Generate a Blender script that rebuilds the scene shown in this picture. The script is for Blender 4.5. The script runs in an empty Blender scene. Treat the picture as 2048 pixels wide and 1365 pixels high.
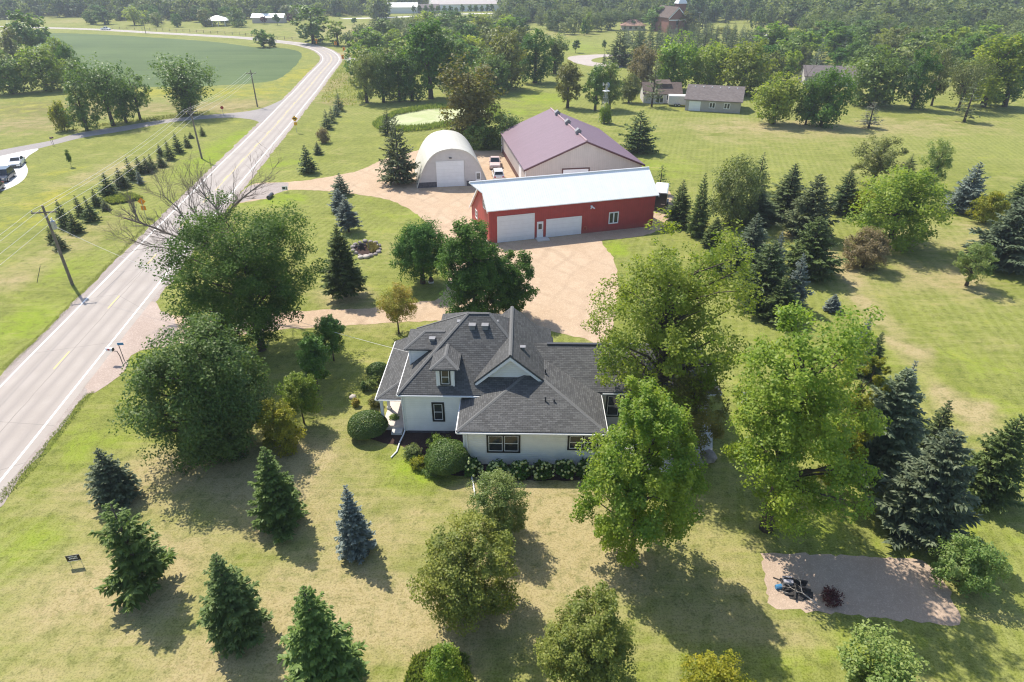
import bpy, bmesh, math, random
import numpy as np
from mathutils import Vector, Matrix
from mathutils.geometry import tessellate_polygon

S = bpy.context.scene
COL = S.collection
R = math.radians
rnd = random.Random(7)

# ------------------------------------------------------------------ camera, sky, sun, exposure
F_PX, CAM_H = 1274.0, 30.0                       # focal length in photo pixels (2048 wide), flight height
PITCH = math.atan(742.0 / F_PX)                  # downward tilt
cam_d = bpy.data.cameras.new('camera')
cam = bpy.data.objects.new('camera', cam_d)
COL.objects.link(cam)
cam_d.sensor_fit = 'HORIZONTAL'
cam_d.sensor_width = 36.0
cam_d.lens = 36.0 * F_PX / 2048.0
cam_d.clip_end = 6000.0
cam.location = (0, 0, CAM_H)
cam.rotation_euler = (math.pi / 2 - PITCH, 0, 0)
S.camera = cam

SUN_ELEV, SUN_AZ = 54.0, 131.0                   # azimuth of the sun, counter-clockwise from +X
w = bpy.data.worlds.new('World'); S.world = w; w.use_nodes = True
wn = w.node_tree.nodes; wl = w.node_tree.links
sky = wn.new('ShaderNodeTexSky'); sky.sky_type = 'NISHITA'; sky.sun_disc = False
sky.sun_elevation = R(SUN_ELEV); sky.sun_rotation = R(90.0 - SUN_AZ)
sky.air_density = 1.0; sky.dust_density = 1.0; sky.ozone_density = 1.0
wl.new(sky.outputs[0], wn['Background'].inputs[0]); wn['Background'].inputs[1].default_value = 0.14
sun_d = bpy.data.lights.new('sun', 'SUN'); sun_d.energy = 4.3; sun_d.angle = R(0.53); sun_d.color = (1.0, 0.93, 0.82)
sun = bpy.data.objects.new('sun', sun_d); COL.objects.link(sun)
sd = Vector((math.cos(R(SUN_AZ)) * math.cos(R(SUN_ELEV)), math.sin(R(SUN_AZ)) * math.cos(R(SUN_ELEV)), math.sin(R(SUN_ELEV))))
sun.rotation_euler = sd.to_track_quat('Z', 'Y').to_euler(); sun.location = sd * 300
S.view_settings.view_transform = 'Standard'; S.view_settings.look = 'None'
S.view_settings.exposure = 0.64; S.view_settings.gamma = 1.0; S.view_settings.use_curve_mapping = False
S.render.engine = 'CYCLES'
cy = S.cycles
cy.max_bounces = 6; cy.diffuse_bounces = 3; cy.glossy_bounces = 2; cy.transmission_bounces = 3
cy.transparent_max_bounces = 4; cy.volume_bounces = 0; cy.caustics_reflective = False; cy.caustics_refractive = False
cy.sample_clamp_indirect = 4.0
cy.filter_width = 1.15; cy.use_denoising = True; cy.denoiser = 'OPENIMAGEDENOISE'; cy.denoising_input_passes = 'RGB_ALBEDO_NORMAL'; cy.denoising_prefilter = 'ACCURATE'
HAZE = 0.00028                                    # air density

# ------------------------------------------------------------------ helpers
_c, _s = math.cos(PITCH), math.sin(PITCH)
def ray(px, py):
    x = (px - 1024) / F_PX; y = -(py - 682.5) / F_PX
    return (x, _c + y * _s, -_s + y * _c)
def G(px, py, z=0.0):                            # where a line of sight of the survey photo meets height z
    r = ray(px, py); t = (CAM_H - z) / -r[2]
    return (r[0] * t, r[1] * t, z)
def height_at(px, pyb, pyt):
    b = G(px, pyb); r = ray(px, pyt)
    return CAM_H + r[2] * b[1] / r[1]
def mpp(y, z=0.0):                               # metres per photo pixel at ground distance y
    return (y * _c + (CAM_H - z) * _s) / F_PX

def tag(o, label=None, cat=None, group=None, kind=None):
    if label: o['label'] = label
    if cat: o['category'] = cat
    if group: o['group'] = group
    if kind: o['kind'] = kind
    return o
def thing(name, loc, rz=0.0, label=None, cat=None, group=None):
    o = bpy.data.objects.new(name, None); COL.objects.link(o)
    o.location = loc; o.rotation_euler = (0, 0, rz); o.empty_display_size = 0.3
    return tag(o, label, cat, group)
def link(name, me, parent=None, loc=None):
    o = bpy.data.objects.new(name, me); COL.objects.link(o)
    if parent: o.parent = parent
    if loc: o.location = loc
    return o
def copy_tree(o, parent=None):
    c = o.copy(); COL.objects.link(c)
    if parent: c.parent = parent
    for ch in list(o.children): copy_tree(ch, c)
    return c

class MB:                                        # collects faces for ONE mesh
    def __init__(s): s.v = []; s.f = []; s.m = []; s.mi = 0
    def face(s, pts):
        n = len(s.v); s.v += [tuple(p) for p in pts]; s.f.append(list(range(n, n + len(pts)))); s.m.append(s.mi); return s
    def box(s, x0, x1, y0, y1, z0, z1):
        n = len(s.v)
        s.v += [(x0,y0,z0),(x1,y0,z0),(x1,y1,z0),(x0,y1,z0),(x0,y0,z1),(x1,y0,z1),(x1,y1,z1),(x0,y1,z1)]
        for q in ((0,3,2,1),(4,5,6,7),(0,1,5,4),(1,2,6,5),(2,3,7,6),(3,0,4,7)): s.f.append([n+i for i in q]); s.m.append(s.mi)
        return s
    def prism(s, poly, axis, a, b):              # poly of (u,v) extruded along axis: 'x' -> (u,v)=(y,z), 'y' -> (x,z), 'z' -> (x,y)
        def pt(u, v, t):
            return (t, u, v) if axis == 'x' else ((u, t, v) if axis == 'y' else (u, v, t))
        n = len(s.v); k = len(poly)
        s.v += [pt(u, v, a) for u, v in poly] + [pt(u, v, b) for u, v in poly]
        s.f.append([n + i for i in range(k)][::-1]); s.f.append([n + k + i for i in range(k)]); s.m += [s.mi, s.mi]
        for i in range(k):
            j = (i + 1) % k; s.f.append([n+i, n+j, n+k+j, n+k+i]); s.m.append(s.mi)
        return s
    def tube(s, pts, rad, seg=6, cap=True):
        pts = [Vector(p) for p in pts]
        if not hasattr(rad, '__len__'): rad = [rad] * len(pts)
        n = len(s.v); up = Vector((0, 0, 1))
        for i, p in enumerate(pts):
            d = (pts[min(i+1, len(pts)-1)] - pts[max(i-1, 0)])
            d = d.normalized() if d.length > 1e-9 else up
            a = d.cross(Vector((1, 0, 0)) if abs(d.x) < 0.9 else Vector((0, 1, 0))).normalized(); b = d.cross(a)
            for k in range(seg):
                t = 2 * math.pi * k / seg
                s.v.append(tuple(p + (a * math.cos(t) + b * math.sin(t)) * rad[i]))
        for i in range(len(pts) - 1):
            for k in range(seg):
                k2 = (k + 1) % seg
                s.f.append([n+i*seg+k, n+i*seg+k2, n+(i+1)*seg+k2, n+(i+1)*seg+k]); s.m.append(s.mi)
        if cap:
            s.f.append([n + k for k in range(seg)][::-1]); s.f.append([n + (len(pts)-1)*seg + k for k in range(seg)]); s.m += [s.mi, s.mi]
        return s
    def slab(s, polys, t):                       # roof planes with a thickness, mitred at shared edges
        cnt = {}
        key = lambda p: tuple(round(c, 3) for c in p)
        for P in polys:
            for i in range(len(P)):
                e = frozenset((key(P[i]), key(P[(i+1) % len(P)]))); cnt[e] = cnt.get(e, 0) + 1
        for P in polys:
            s.face(P); s.face([(p[0], p[1], p[2]-t) for p in P][::-1])
            for i in range(len(P)):
                a, b = P[i], P[(i+1) % len(P)]
                if cnt[frozenset((key(a), key(b)))] == 1:
                    s.face([(a[0],a[1],a[2]-t), (b[0],b[1],b[2]-t), b, a])
        return s
    def ball(s, c, r, seg=8, ring=6, squash=1.0, jit=0.0, rg=None):
        n = len(s.v)
        for i in range(1, ring):
            a = math.pi * i / ring
            for k in range(seg):
                t = 2*math.pi*k/seg; q = 1 + (rg.uniform(-jit, jit) if rg else 0)
                s.v.append((c[0]+r*q*math.sin(a)*math.cos(t), c[1]+r*q*math.sin(a)*math.sin(t), c[2]+r*q*squash*math.cos(a)))
        top = len(s.v); s.v.append((c[0], c[1], c[2]+r*squash)); bot = len(s.v); s.v.append((c[0], c[1], c[2]-r*squash))
        for i in range(ring-2):
            for k in range(seg):
                k2 = (k+1) % seg; s.f.append([n+i*seg+k, n+(i+1)*seg+k, n+(i+1)*seg+k2, n+i*seg+k2]); s.m.append(s.mi)
        for k in range(seg):
            k2 = (k+1) % seg; s.f.append([top, n+k, n+k2]); s.m.append(s.mi)
            s.f.append([bot, n+(ring-2)*seg+k2, n+(ring-2)*seg+k]); s.m.append(s.mi)
        return s
    def mesh(s, name, mats, smooth=False, uv=True):
        me = bpy.data.meshes.new(name); me.from_pydata(s.v, [], s.f)
        for m in (mats if isinstance(mats, (list, tuple)) else [mats]): me.materials.append(m)
        if any(s.m): me.polygons.foreach_set('material_index', s.m)
        if smooth: me.polygons.foreach_set('use_smooth', [True]*len(s.f))
        if uv:                                   # metric UVs: u level, v up the slope
            L = me.uv_layers.new(name='UVMap'); d = L.data
            for p in me.polygons:
                nn = p.normal; t = Vector((0,0,1)).cross(nn)
                if t.length < 1e-4: t = Vector((1,0,0))
                t.normalize(); q = nn.cross(t)
                for li in p.loop_indices:
                    co = me.vertices[me.loops[li].vertex_index].co
                    d[li].uv = (co.dot(t), co.dot(q))
        return me
    def build(s, name, mats, parent=None, loc=None, smooth=False, uv=True):
        return link(name, s.mesh(name, mats, smooth, uv), parent, loc)

# ------------------------------------------------------------------ materials
def mat(name):
    m = bpy.data.materials.new(name); m.use_nodes = True
    nt = m.node_tree; b = nt.nodes['Principled BSDF']
    return m, nt, b
def nd(nt, t, **kw):
    n = nt.nodes.new(t)
    for k, v in kw.items(): setattr(n, k, v)
    return n
def noise(nt, scale, detail=4, rough=0.55, vec=None, dist=0.0):
    n = nd(nt, 'ShaderNodeTexNoise'); n.inputs['Scale'].default_value = scale; n.inputs['Detail'].default_value = detail
    n.inputs['Roughness'].default_value = rough; n.inputs['Distortion'].default_value = dist
    if vec is not None: nt.links.new(vec, n.inputs['Vector'])
    return n.outputs['Fac']
def ramp(nt, fac, a, b, c0=0.0, c1=1.0):         # map range a..b -> c0..c1
    n = nd(nt, 'ShaderNodeMapRange'); n.inputs[1].default_value = a; n.inputs[2].default_value = b
    n.inputs[3].default_value = c0; n.inputs[4].default_value = c1
    nt.links.new(fac, n.inputs[0]); return n.outputs[0]
def mixc(nt, fac, a, b, mode='MIX'):
    n = nd(nt, 'ShaderNodeMix', data_type='RGBA', blend_type=mode)
    for k, v in ((0, fac), (6, a), (7, b)):
        if hasattr(v, 'is_output'): nt.links.new(v, n.inputs[k])
        else: n.inputs[k].default_value = (*v, 1.0) if isinstance(v, tuple) and len(v) == 3 else v
    return n.outputs[2]
def mth(nt, op, a, b=None):
    n = nd(nt, 'ShaderNodeMath', operation=op)
    for k, v in ((0, a), (1, b)):
        if v is None: continue
        if hasattr(v, 'is_output'): nt.links.new(v, n.inputs[k])
        else: n.inputs[k].default_value = v
    return n.outputs[0]
def bump(nt, b, h, strength, dist):
    n = nd(nt, 'ShaderNodeBump'); n.inputs['Strength'].default_value = strength; n.inputs['Distance'].default_value = dist
    nt.links.new(h, n.inputs['Height']); nt.links.new(n.outputs[0], b.inputs['Normal'])
def plain(name, col, rough=0.6, metal=0.0, var=0.12, scale=6.0, spec=0.4, bmp=0.0):
    m, nt, b = mat(name)
    tc = nd(nt, 'ShaderNodeTexCoord'); f = noise(nt, scale, 5, 0.6, tc.outputs['Object'])
    d = tuple(max(0, c*(1-var)) for c in col); l = tuple(min(1, c*(1+var)) for c in col)
    nt.links.new(mixc(nt, ramp(nt, f, 0.3, 0.7), d, l), b.inputs['Base Color'])
    b.inputs['Roughness'].default_value = rough; b.inputs['Metallic'].default_value = metal; b.inputs['Specular IOR Level'].default_value = spec
    if bmp: bump(nt, b, noise(nt, scale*6, 3, 0.6, tc.outputs['Object']), bmp, 0.02)
    return m
def xyz(nt, vec):
    n = nd(nt, 'ShaderNodeSeparateXYZ'); nt.links.new(vec, n.inputs[0]); return n.outputs
def shingle_mat(name, dark, light, cw=0.34, ch=0.15):
    m, nt, b = mat(name)
    uv = nd(nt, 'ShaderNodeUVMap'); br = nd(nt, 'ShaderNodeTexBrick')
    br.inputs['Scale'].default_value = 1.0; br.inputs['Brick Width'].default_value = cw; br.inputs['Row Height'].default_value = ch
    br.inputs['Mortar Size'].default_value = 0.012; br.inputs['Mortar Smooth'].default_value = 0.3; br.inputs['Bias'].default_value = 0.0
    br.inputs['Color1'].default_value = (*dark, 1); br.inputs['Color2'].default_value = (*light, 1)
    br.inputs['Mortar'].default_value = (*[c*0.45 for c in dark], 1)
    nt.links.new(uv.outputs[0], br.inputs['Vector'])
    tc = nd(nt, 'ShaderNodeTexCoord')
    f = noise(nt, 0.5, 4, 0.6, tc.outputs['Object']); g = noise(nt, 25, 2, 0.6, tc.outputs['Object'])
    c = mixc(nt, ramp(nt, f, 0.3, 0.7, 0.0, 0.35), br.outputs['Color'], light)
    c = mixc(nt, ramp(nt, g, 0.3, 0.75, 0.0, 0.35), c, tuple(x*0.5 for x in dark))
    nt.links.new(c, b.inputs['Base Color']); b.inputs['Roughness'].default_value = 0.9; b.inputs['Specular IOR Level'].default_value = 0.25
    v = xyz(nt, uv.outputs[0])[1]
    saw = mth(nt, 'FRACT', mth(nt, 'DIVIDE', v, ch))
    bump(nt, b, mth(nt, 'SUBTRACT', br.outputs['Fac'], saw), 0.5, 0.02)
    return m
def lap_mat(name, col, pitch=0.16, vertical=False, var=0.06, rough=0.55, depth=0.02, rib=False, dirt=0.0, streak=1.0):
    m, nt, b = mat(name)
    uv = nd(nt, 'ShaderNodeUVMap'); tc = nd(nt, 'ShaderNodeTexCoord')
    t = xyz(nt, uv.outputs[0])[0 if vertical else 1]
    saw = mth(nt, 'FRACT', mth(nt, 'DIVIDE', t, pitch))
    f = noise(nt, 1.2, 4, 0.6, tc.outputs['Object'])
    c = mixc(nt, ramp(nt, f, 0.3, 0.7), tuple(x*(1-var) for x in col), tuple(min(1, x*(1+var)) for x in col))
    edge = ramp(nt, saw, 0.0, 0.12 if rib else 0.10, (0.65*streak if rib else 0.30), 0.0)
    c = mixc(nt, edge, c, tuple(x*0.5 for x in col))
    if dirt:
        z = xyz(nt, tc.outputs['Object'])[2]
        g = noise(nt, 3.0, 4, 0.6, tc.outputs['Object'])
        c = mixc(nt, mth(nt, 'MULTIPLY', ramp(nt, z, 0.0, 0.9, dirt, 0.0), g), c, (0.30, 0.22, 0.15))
    if rib:                                       # rain streaks and sheet-to-sheet differences
        mp = nd(nt, 'ShaderNodeMapping'); mp.inputs['Scale'].default_value = (2.6, 0.16, 1); nt.links.new(uv.outputs[0], mp.inputs[0])
        sf = noise(nt, 1.0, 5, 0.65, mp.outputs[0]); c = mixc(nt, ramp(nt, sf, 0.35, 0.75, 0, 0.28*streak), c, tuple(x*0.72 for x in col))
        pn = nd(nt, 'ShaderNodeTexWhiteNoise', noise_dimensions='1D'); nt.links.new(mth(nt, 'FLOOR', mth(nt, 'DIVIDE', t, 0.91)), pn.inputs['W'])
        c = mixc(nt, ramp(nt, pn.outputs['Value'], 0, 1, 0, 0.14*streak), c, tuple(x*0.6 for x in col))
    nt.links.new(c, b.inputs['Base Color']); b.inputs['Roughness'].default_value = rough; b.inputs['Specular IOR Level'].default_value = 0.35
    h = ramp(nt, saw, 0.0, 0.25, 1.0, 0.0) if rib else mth(nt, 'SUBTRACT', 1.0, saw)
    bump(nt, b, h, 0.6, depth)
    return m
def leaf_mat(name, a, b_, trans=0.38, rough=0.5, spec=0.35, tr_boost=(1.25, 1.3, 0.55)):
    m, nt, b = mat(name)
    at = nd(nt, 'ShaderNodeAttribute', attribute_name='tint')
    oi = nd(nt, 'ShaderNodeObjectInfo')
    c = mixc(nt, at.outputs['Fac'], a, b_)
    k = ramp(nt, oi.outputs['Random'], 0, 1, 0.86, 1.16)
    hs = nd(nt, 'ShaderNodeHueSaturation'); nt.links.new(c, hs.inputs['Color']); nt.links.new(k, hs.inputs['Value'])
    nt.links.new(ramp(nt, mth(nt, 'FRACT', mth(nt, 'MULTIPLY', oi.outputs['Random'], 7.31)), 0, 1, 0.488, 0.512), hs.inputs['Hue'])
    nt.links.new(hs.outputs[0], b.inputs['Base Color'])
    b.inputs['Roughness'].default_value = rough; b.inputs['Specular IOR Level'].default_value = spec
    tr = nd(nt, 'ShaderNodeBsdfTranslucent'); nt.links.new(mixc(nt, 1.0, hs.outputs[0], tr_boost, 'MULTIPLY'), tr.inputs['Color'])
    ms = nd(nt, 'ShaderNodeMixShader'); ms.inputs[0].default_value = trans
    nt.links.new(b.outputs[0], ms.inputs[1]); nt.links.new(tr.outputs[0], ms.inputs[2])
    nt.links.new(ms.outputs[0], nt.nodes['Material Output'].inputs['Surface'])
    return m
def glass_mat(name, col=(0.012, 0.014, 0.016)):
    m, nt, b = mat(name)
    tc = nd(nt, 'ShaderNodeTexCoord')
    nt.links.new(mixc(nt, noise(nt, 1.5, 2, 0.5, tc.outputs['Object']), col, tuple(c*3 for c in col)), b.inputs['Base Color'])
    b.inputs['Roughness'].default_value = 0.06; b.inputs['Specular IOR Level'].default_value = 0.6
    return m

M = {}
M['shingle'] = shingle_mat('dark_shingle', (0.072, 0.072, 0.072), (0.138, 0.138, 0.136))
M['shingle_tan'] = shingle_mat('taupe_shingle', (0.15, 0.125, 0.118), (0.22, 0.19, 0.18), 0.5, 0.3)
M['shingle_brown'] = shingle_mat('brown_shingle', (0.10, 0.075, 0.065), (0.16, 0.12, 0.10), 0.5, 0.3)
M['siding'] = lap_mat('white_lap_siding', (0.89, 0.87, 0.84), 0.17)
M['tan_siding'] = lap_mat('greige_lap_siding', (0.40, 0.37, 0.35), 0.25)
M['red'] = lap_mat('red_ribbed_steel', (0.42, 0.060, 0.055), 0.3, True, 0.10, 0.5, 0.03, True, 0.5)
M['tan_steel'] = lap_mat('tan_ribbed_steel', (0.52, 0.46, 0.43), 0.3, True, 0.05, 0.5, 0.03, True, 0.3)
M['white_metal_roof'] = lap_mat('white_ribbed_roof', (0.94, 0.93, 0.90), 0.3, True, 0.03, 0.6, 0.02, True, 0.0, 0.35)
M['purple_roof'] = lap_mat('burgundy_ribbed_roof', (0.185, 0.115, 0.150), 0.3, True, 0.06, 0.55, 0.02, True)
M['quonset_roof'] = lap_mat('cream_ribbed_steel', (0.62, 0.60, 0.53), 0.4, True, 0.06, 0.4, 0.02, True)
M['grey_lap'] = lap_mat('grey_board_siding', (0.56, 0.53, 0.52), 0.22)
M['white'] = plain('white_paint', (0.80, 0.80, 0.80), 0.45, var=0.04)
M['door_white'] = lap_mat('white_panel_door', (0.80, 0.81, 0.83), 0.55, var=0.04, depth=0.012, dirt=0.35)
M['black'] = plain('black_trim', (0.012, 0.012, 0.013), 0.45)
M['maroon'] = plain('maroon_trim', (0.09, 0.03, 0.032), 0.5)
M['glass'] = glass_mat('window_glass')
M['block'] = plain('dark_block', (0.09, 0.085, 0.095), 0.85, var=0.4, scale=3)
M['concrete'] = plain('concrete', (0.62, 0.60, 0.56), 0.85, var=0.08, scale=1.5, bmp=0.2)
M['porch_floor'] = plain('porch_concrete', (0.62, 0.54, 0.49), 0.8, var=0.08, scale=2)
M['wood'] = plain('weathered_wood', (0.19, 0.16, 0.13), 0.85, var=0.3, scale=4, bmp=0.4)
M['galv'] = plain('galvanised_steel', (0.45, 0.46, 0.48), 0.4, metal=0.6)
M['dark_steel'] = plain('dark_steel', (0.05, 0.05, 0.055), 0.45)
M['yellow_sign'] = plain('yellow_sign_sheeting', (0.80, 0.42, 0.01), 0.5, var=0.05)
M['orange_sign'] = plain('orange_sign_sheeting', (0.85, 0.30, 0.01), 0.5, var=0.05)
M['red_sign'] = plain('red_sign_sheeting', (0.45, 0.03, 0.03), 0.5)
M['blue_plate'] = plain('blue_plate', (0.05, 0.22, 0.42), 0.45)
M['tyre'] = plain('tyre_rubber', (0.02, 0.02, 0.02), 0.85)
M['car_white'] = plain('white_car_paint', (0.80, 0.80, 0.81), 0.18, var=0.02, spec=0.6)
M['car_navy'] = plain('navy_car_paint', (0.02, 0.03, 0.055), 0.15, var=0.05, spec=0.7)
M['car_black'] = plain('black_car_paint', (0.012, 0.012, 0.014), 0.18, var=0.05, spec=0.6)
M['car_pink'] = plain('faded_red_paint', (0.60, 0.46, 0.43), 0.35, var=0.1, spec=0.5)
M['brick'] = plain('red_brick', (0.22, 0.10, 0.075), 0.85, var=0.25, scale=3)
M['terracotta'] = plain('orange_roof', (0.34, 0.20, 0.145), 0.8, var=0.15)
M['rock'] = plain('fieldstone', (0.30, 0.26, 0.24), 0.9, var=0.4, scale=3, bmp=0.5)
M['pale_rock'] = plain('pale_limestone', (0.50, 0.44, 0.38), 0.9, var=0.3, scale=3, bmp=0.5)
M['char'] = plain('charred_wood', (0.040, 0.037, 0.036), 0.9, var=0.5)
M['driftwood'] = plain('bleached_branch', (0.38, 0.34, 0.30), 0.85, var=0.2)
M['bark'] = plain('tree_bark', (0.085, 0.068, 0.055), 0.95, var=0.4, scale=5, bmp=0.6)
M['bark_grey'] = plain('grey_bark', (0.22, 0.19, 0.18), 0.95, var=0.35, scale=5, bmp=0.6)
M['bark_pale'] = plain('pale_bark', (0.36, 0.31, 0.26), 0.9, var=0.3, scale=5)
M['skin'] = plain('skin', (0.45, 0.28, 0.20), 0.55)
# ------------------------------------------------------------------ ground, roads, fields
def smooth_poly(pts, closed=True, step=1.0, jit=0.0, seed=1):
    """Catmull-Rom through ground points, resampled, with a slightly ragged edge."""
    rg = random.Random(seed); P = [Vector((p[0], p[1])) for p in pts]; n = len(P); out = []
    for i in range(n if closed else n - 1):
        p0 = P[(i-1) % n] if closed or i > 0 else P[0]; p1 = P[i]; p2 = P[(i+1) % n]
        p3 = P[(i+2) % n] if closed or i + 2 < n else P[-1]
        k = max(1, min(40, int((p2-p1).length / step)))
        for j in range(k):
            t = j / k
            q = 0.5 * ((2*p1) + (p2-p0)*t + (2*p0-5*p1+4*p2-p3)*t*t + (3*p1-p0-3*p2+p3)*t**3)
            out.append((q.x + rg.uniform(-jit, jit), q.y + rg.uniform(-jit, jit)))
    if not closed: out.append((P[-1].x, P[-1].y))
    return out
def sheet(name, pix, material, z, step=1.0, jit=0.08, kind='structure', curve=True, thick=0.0):
    pts = [G(*p) for p in pix]
    pl = smooth_poly(pts, True, step, jit, len(pix)) if curve else [(p[0], p[1]) for p in pts]
    tri = tessellate_polygon([[Vector((x, y, 0)) for x, y in pl]])
    me = bpy.data.meshes.new(name)
    vs = [(x, y, z) for x, y in pl]
    fs = []
    for t in tri:
        a, b, c = (Vector(vs[i]) for i in t)
        fs.append(t if (b-a).cross(c-a).z > 0 else t[::-1])
    me.from_pydata(vs, [], [list(t) for t in fs]); me.materials.append(material)
    return tag(link(name, me), kind=kind)
def strip(name, left, right, z, material, n=220, kind='structure', ret=False):
    """Surface between two ground polylines, UV u across 0..1, v metres along."""
    def res(pl):
        pl = [Vector(p) for p in pl]; d = [0]
        for i in range(1, len(pl)): d.append(d[-1] + (pl[i]-pl[i-1]).length)
        o = []; k = 0
        for i in range(n + 1):
            s = d[-1] * i / n
            while k < len(pl) - 2 and d[k+1] < s: k += 1
            t = (s - d[k]) / max(1e-6, d[k+1]-d[k]); o.append(pl[k].lerp(pl[k+1], min(1, t)))
        return o, d[-1]
    L, dl = res(left); Rr, dr = res(right)
    me = bpy.data.meshes.new(name); vs = []; fs = []; uv = []
    for i in range(n + 1):
        vs += [(L[i].x, L[i].y, z), (Rr[i].x, Rr[i].y, z)]
    for i in range(n):
        fs.append((2*i, 2*i+1, 2*i+3, 2*i+2)); a = dl*i/n; b = dl*(i+1)/n; uv += [(0,a),(1,a),(1,b),(0,b)]
    me.from_pydata(vs, [], fs); lay = me.uv_layers.new(name='UVMap')
    for i, q in enumerate(uv): lay.data[i].uv = q
    me.materials.append(material)
    return tag(link(name, me), kind=kind)
def offset(pl, d):
    o = []
    for i, p in enumerate(pl):
        a = Vector(pl[max(0, i-1)]); b = Vector(pl[min(len(pl)-1, i+1)]); t = (b-a).normalized()
        o.append((p[0] + t.y*d, p[1] - t.x*d))           # +d = to the right of travel
    return o

# --- grass sheet with hand-placed patches: (px, py, rx, ry, dry, lush, gold, wild)
PATCH = [
 (566,1050,52,26,.7,0,0,0),(240,1000,48,22,.7,0,0,0),(295,1185,62,28,.7,0,0,0),(488,1280,62,28,.7,0,0,0),(930,1225,100,40,.5,0,0,0),(1004,1075,60,26,.5,0,0,0),(692,600,48,16,.7,0,0,0),
 (1700,560,14,12,1.3,0,0,0),(1725,600,14,14,1.2,0,0,0),(1790,682,14,9,1.4,0,0,0),(1845,706,18,7,1.5,0,0,0),(1890,778,14,7,1.4,0,0,0),(1955,818,36,8,1.6,0,0,0),(1660,520,16,14,1.2,0,0,0),(1580,470,16,12,1.1,0,0,0),(1965,520,14,8,1.2,0,0,0),
 (1780,180,200,10,.3,0,0,0),(520,412,24,10,.3,0,0,.3),
 (1120,1080,150,110,.9,0,0,0),(860,1240,230,80,.75,0,0,0),(640,1190,130,60,.5,0,0,0),(1230,1120,80,60,.7,0,0,0),
 (160,1190,170,110,.55,0,0,0),(420,1340,240,70,.6,0,0,0),(330,1120,90,60,.5,0,0,0),(560,960,110,60,.55,0,0,0),(640,900,70,60,.5,0,0,0),
 (1000,980,120,35,.6,0,0,0),(700,1060,100,60,.45,0,0,0),(1420,1200,150,80,.35,0,0,0),(1600,1290,120,40,.5,0,0,0),
 (180,980,80,60,.5,0,0,0),(330,930,70,30,.6,0,0,0),(400,960,180,60,.45,0,0,0),(720,640,90,25,.45,0,0,0),
 (1690,540,28,40,.75,0,0,0),(1760,640,35,40,.7,0,0,0),(1830,720,45,35,.7,0,0,0),(1900,800,50,30,.75,0,0,0),(1960,850,40,30,.6,0,0,0),
 (1900,560,90,40,.5,0,0,0),(1640,480,25,30,.6,0,0,0),(1980,470,70,30,.45,0,0,0),(1850,480,90,30,.4,0,0,0),
 (690,590,60,22,.6,0,0,0),(760,480,70,40,.2,0,0,0),(1800,560,140,60,.25,0,0,0),
 (300,340,120,30,.45,0,0,0),(200,480,120,50,.45,0,0,0),(150,360,70,40,.3,0,0,0),(60,560,60,40,.4,0,0,0),
 (1780,255,260,16,.45,0,0,0),(1600,270,200,20,.35,0,0,0),(1500,250,180,14,.4,0,0,0),
 (40,650,70,60,0,1,0,0),(130,540,60,40,0,.5,0,0),(880,920,80,45,0,1,0,0),(830,940,60,40,0,.7,0,0),(330,440,70,40,0,.6,0,0),(420,320,70,40,0,.8,0,0),
 (480,275,40,25,0,.9,0,0),(150,900,110,60,0,.55,0,0),(70,1090,70,50,0,.6,0,0),(290,720,40,30,0,.7,0,0),
 (1640,1060,90,45,0,.8,0,0),(1990,1110,80,50,0,.55,0,0),(1950,1000,60,40,0,.5,0,0),(1300,335,140,22,0,.7,0,0),(1080,198,70,14,0,1,.3,0),
 (1040,225,50,8,0,.8,0,0),(560,400,60,16,0,1,0,0),(840,430,30,18,0,.8,0,0),(1230,500,30,20,0,1,0,0),(560,330,60,25,0,.6,0,0),
 (1700,700,120,80,0,.4,0,0),(1960,760,90,70,0,.35,0,0),(1160,95,60,12,0,.7,0,0),(1500,1330,200,40,0,.5,0,0),
 (1780,1290,200,40,0,.4,0,0),(740,440,80,50,0,.25,0,0),(1480,830,60,60,0,.6,0,0),
 (330,185,260,9,0,.3,1.1,0),(600,150,40,25,0,.2,.9,0),(575,120,30,20,0,.2,.7,0),(95,395,60,25,0,.3,.9,0),(60,440,60,30,0,.3,.6,0),(120,345,40,18,0,.2,.5,0),
 (500,205,70,12,.2,0,.5,.4),(1400,222,40,6,0,.2,.8,0),(60,215,120,18,0,.3,.4,.6),
 (250,215,260,16,.35,0,0,.9),(60,250,140,22,.35,0,.1,.9),(460,215,60,14,.3,0,0,.8),(665,170,28,30,.5,0,.2,1),(690,110,30,15,.6,0,.3,.8),
 (680,205,45,12,.25,0,.1,.9),(560,85,30,8,.4,0,.4,.6),(730,60,140,12,.55,0,.1,.3),(580,65,70,12,.25,.3,.1,.2),(150,42,80,6,.5,0,.5,.2),
 (430,62,120,6,.4,.1,.2,.2),(1110,70,90,8,.4,.1,.2,.4),(20,560,40,20,.5,0,0,.8),
]
def axis(lo, hi, a, b, fine, coarse):
    v = list(np.arange(a, b + 1e-6, fine)); x = b; s = fine
    while x < hi: s = min(s*1.12, coarse); x += s; v.append(x)
    x = a; s = fine; pre = []
    while x > lo: s = min(s*1.12, coarse); x -= s; pre.append(x)
    return np.array(pre[::-1] + v)
gx = axis(-4000, 4000, -75, 75, 1.2, 120); gy = axis(-1500, 4500, 10, 150, 1.2, 120)
X, Y = np.meshgrid(gx, gy); nx, ny = len(gx), len(gy)
att = {k: np.zeros(X.size) for k in ('dry', 'lush', 'gold', 'wild')}
xf, yf = X.ravel(), Y.ravel()
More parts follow.
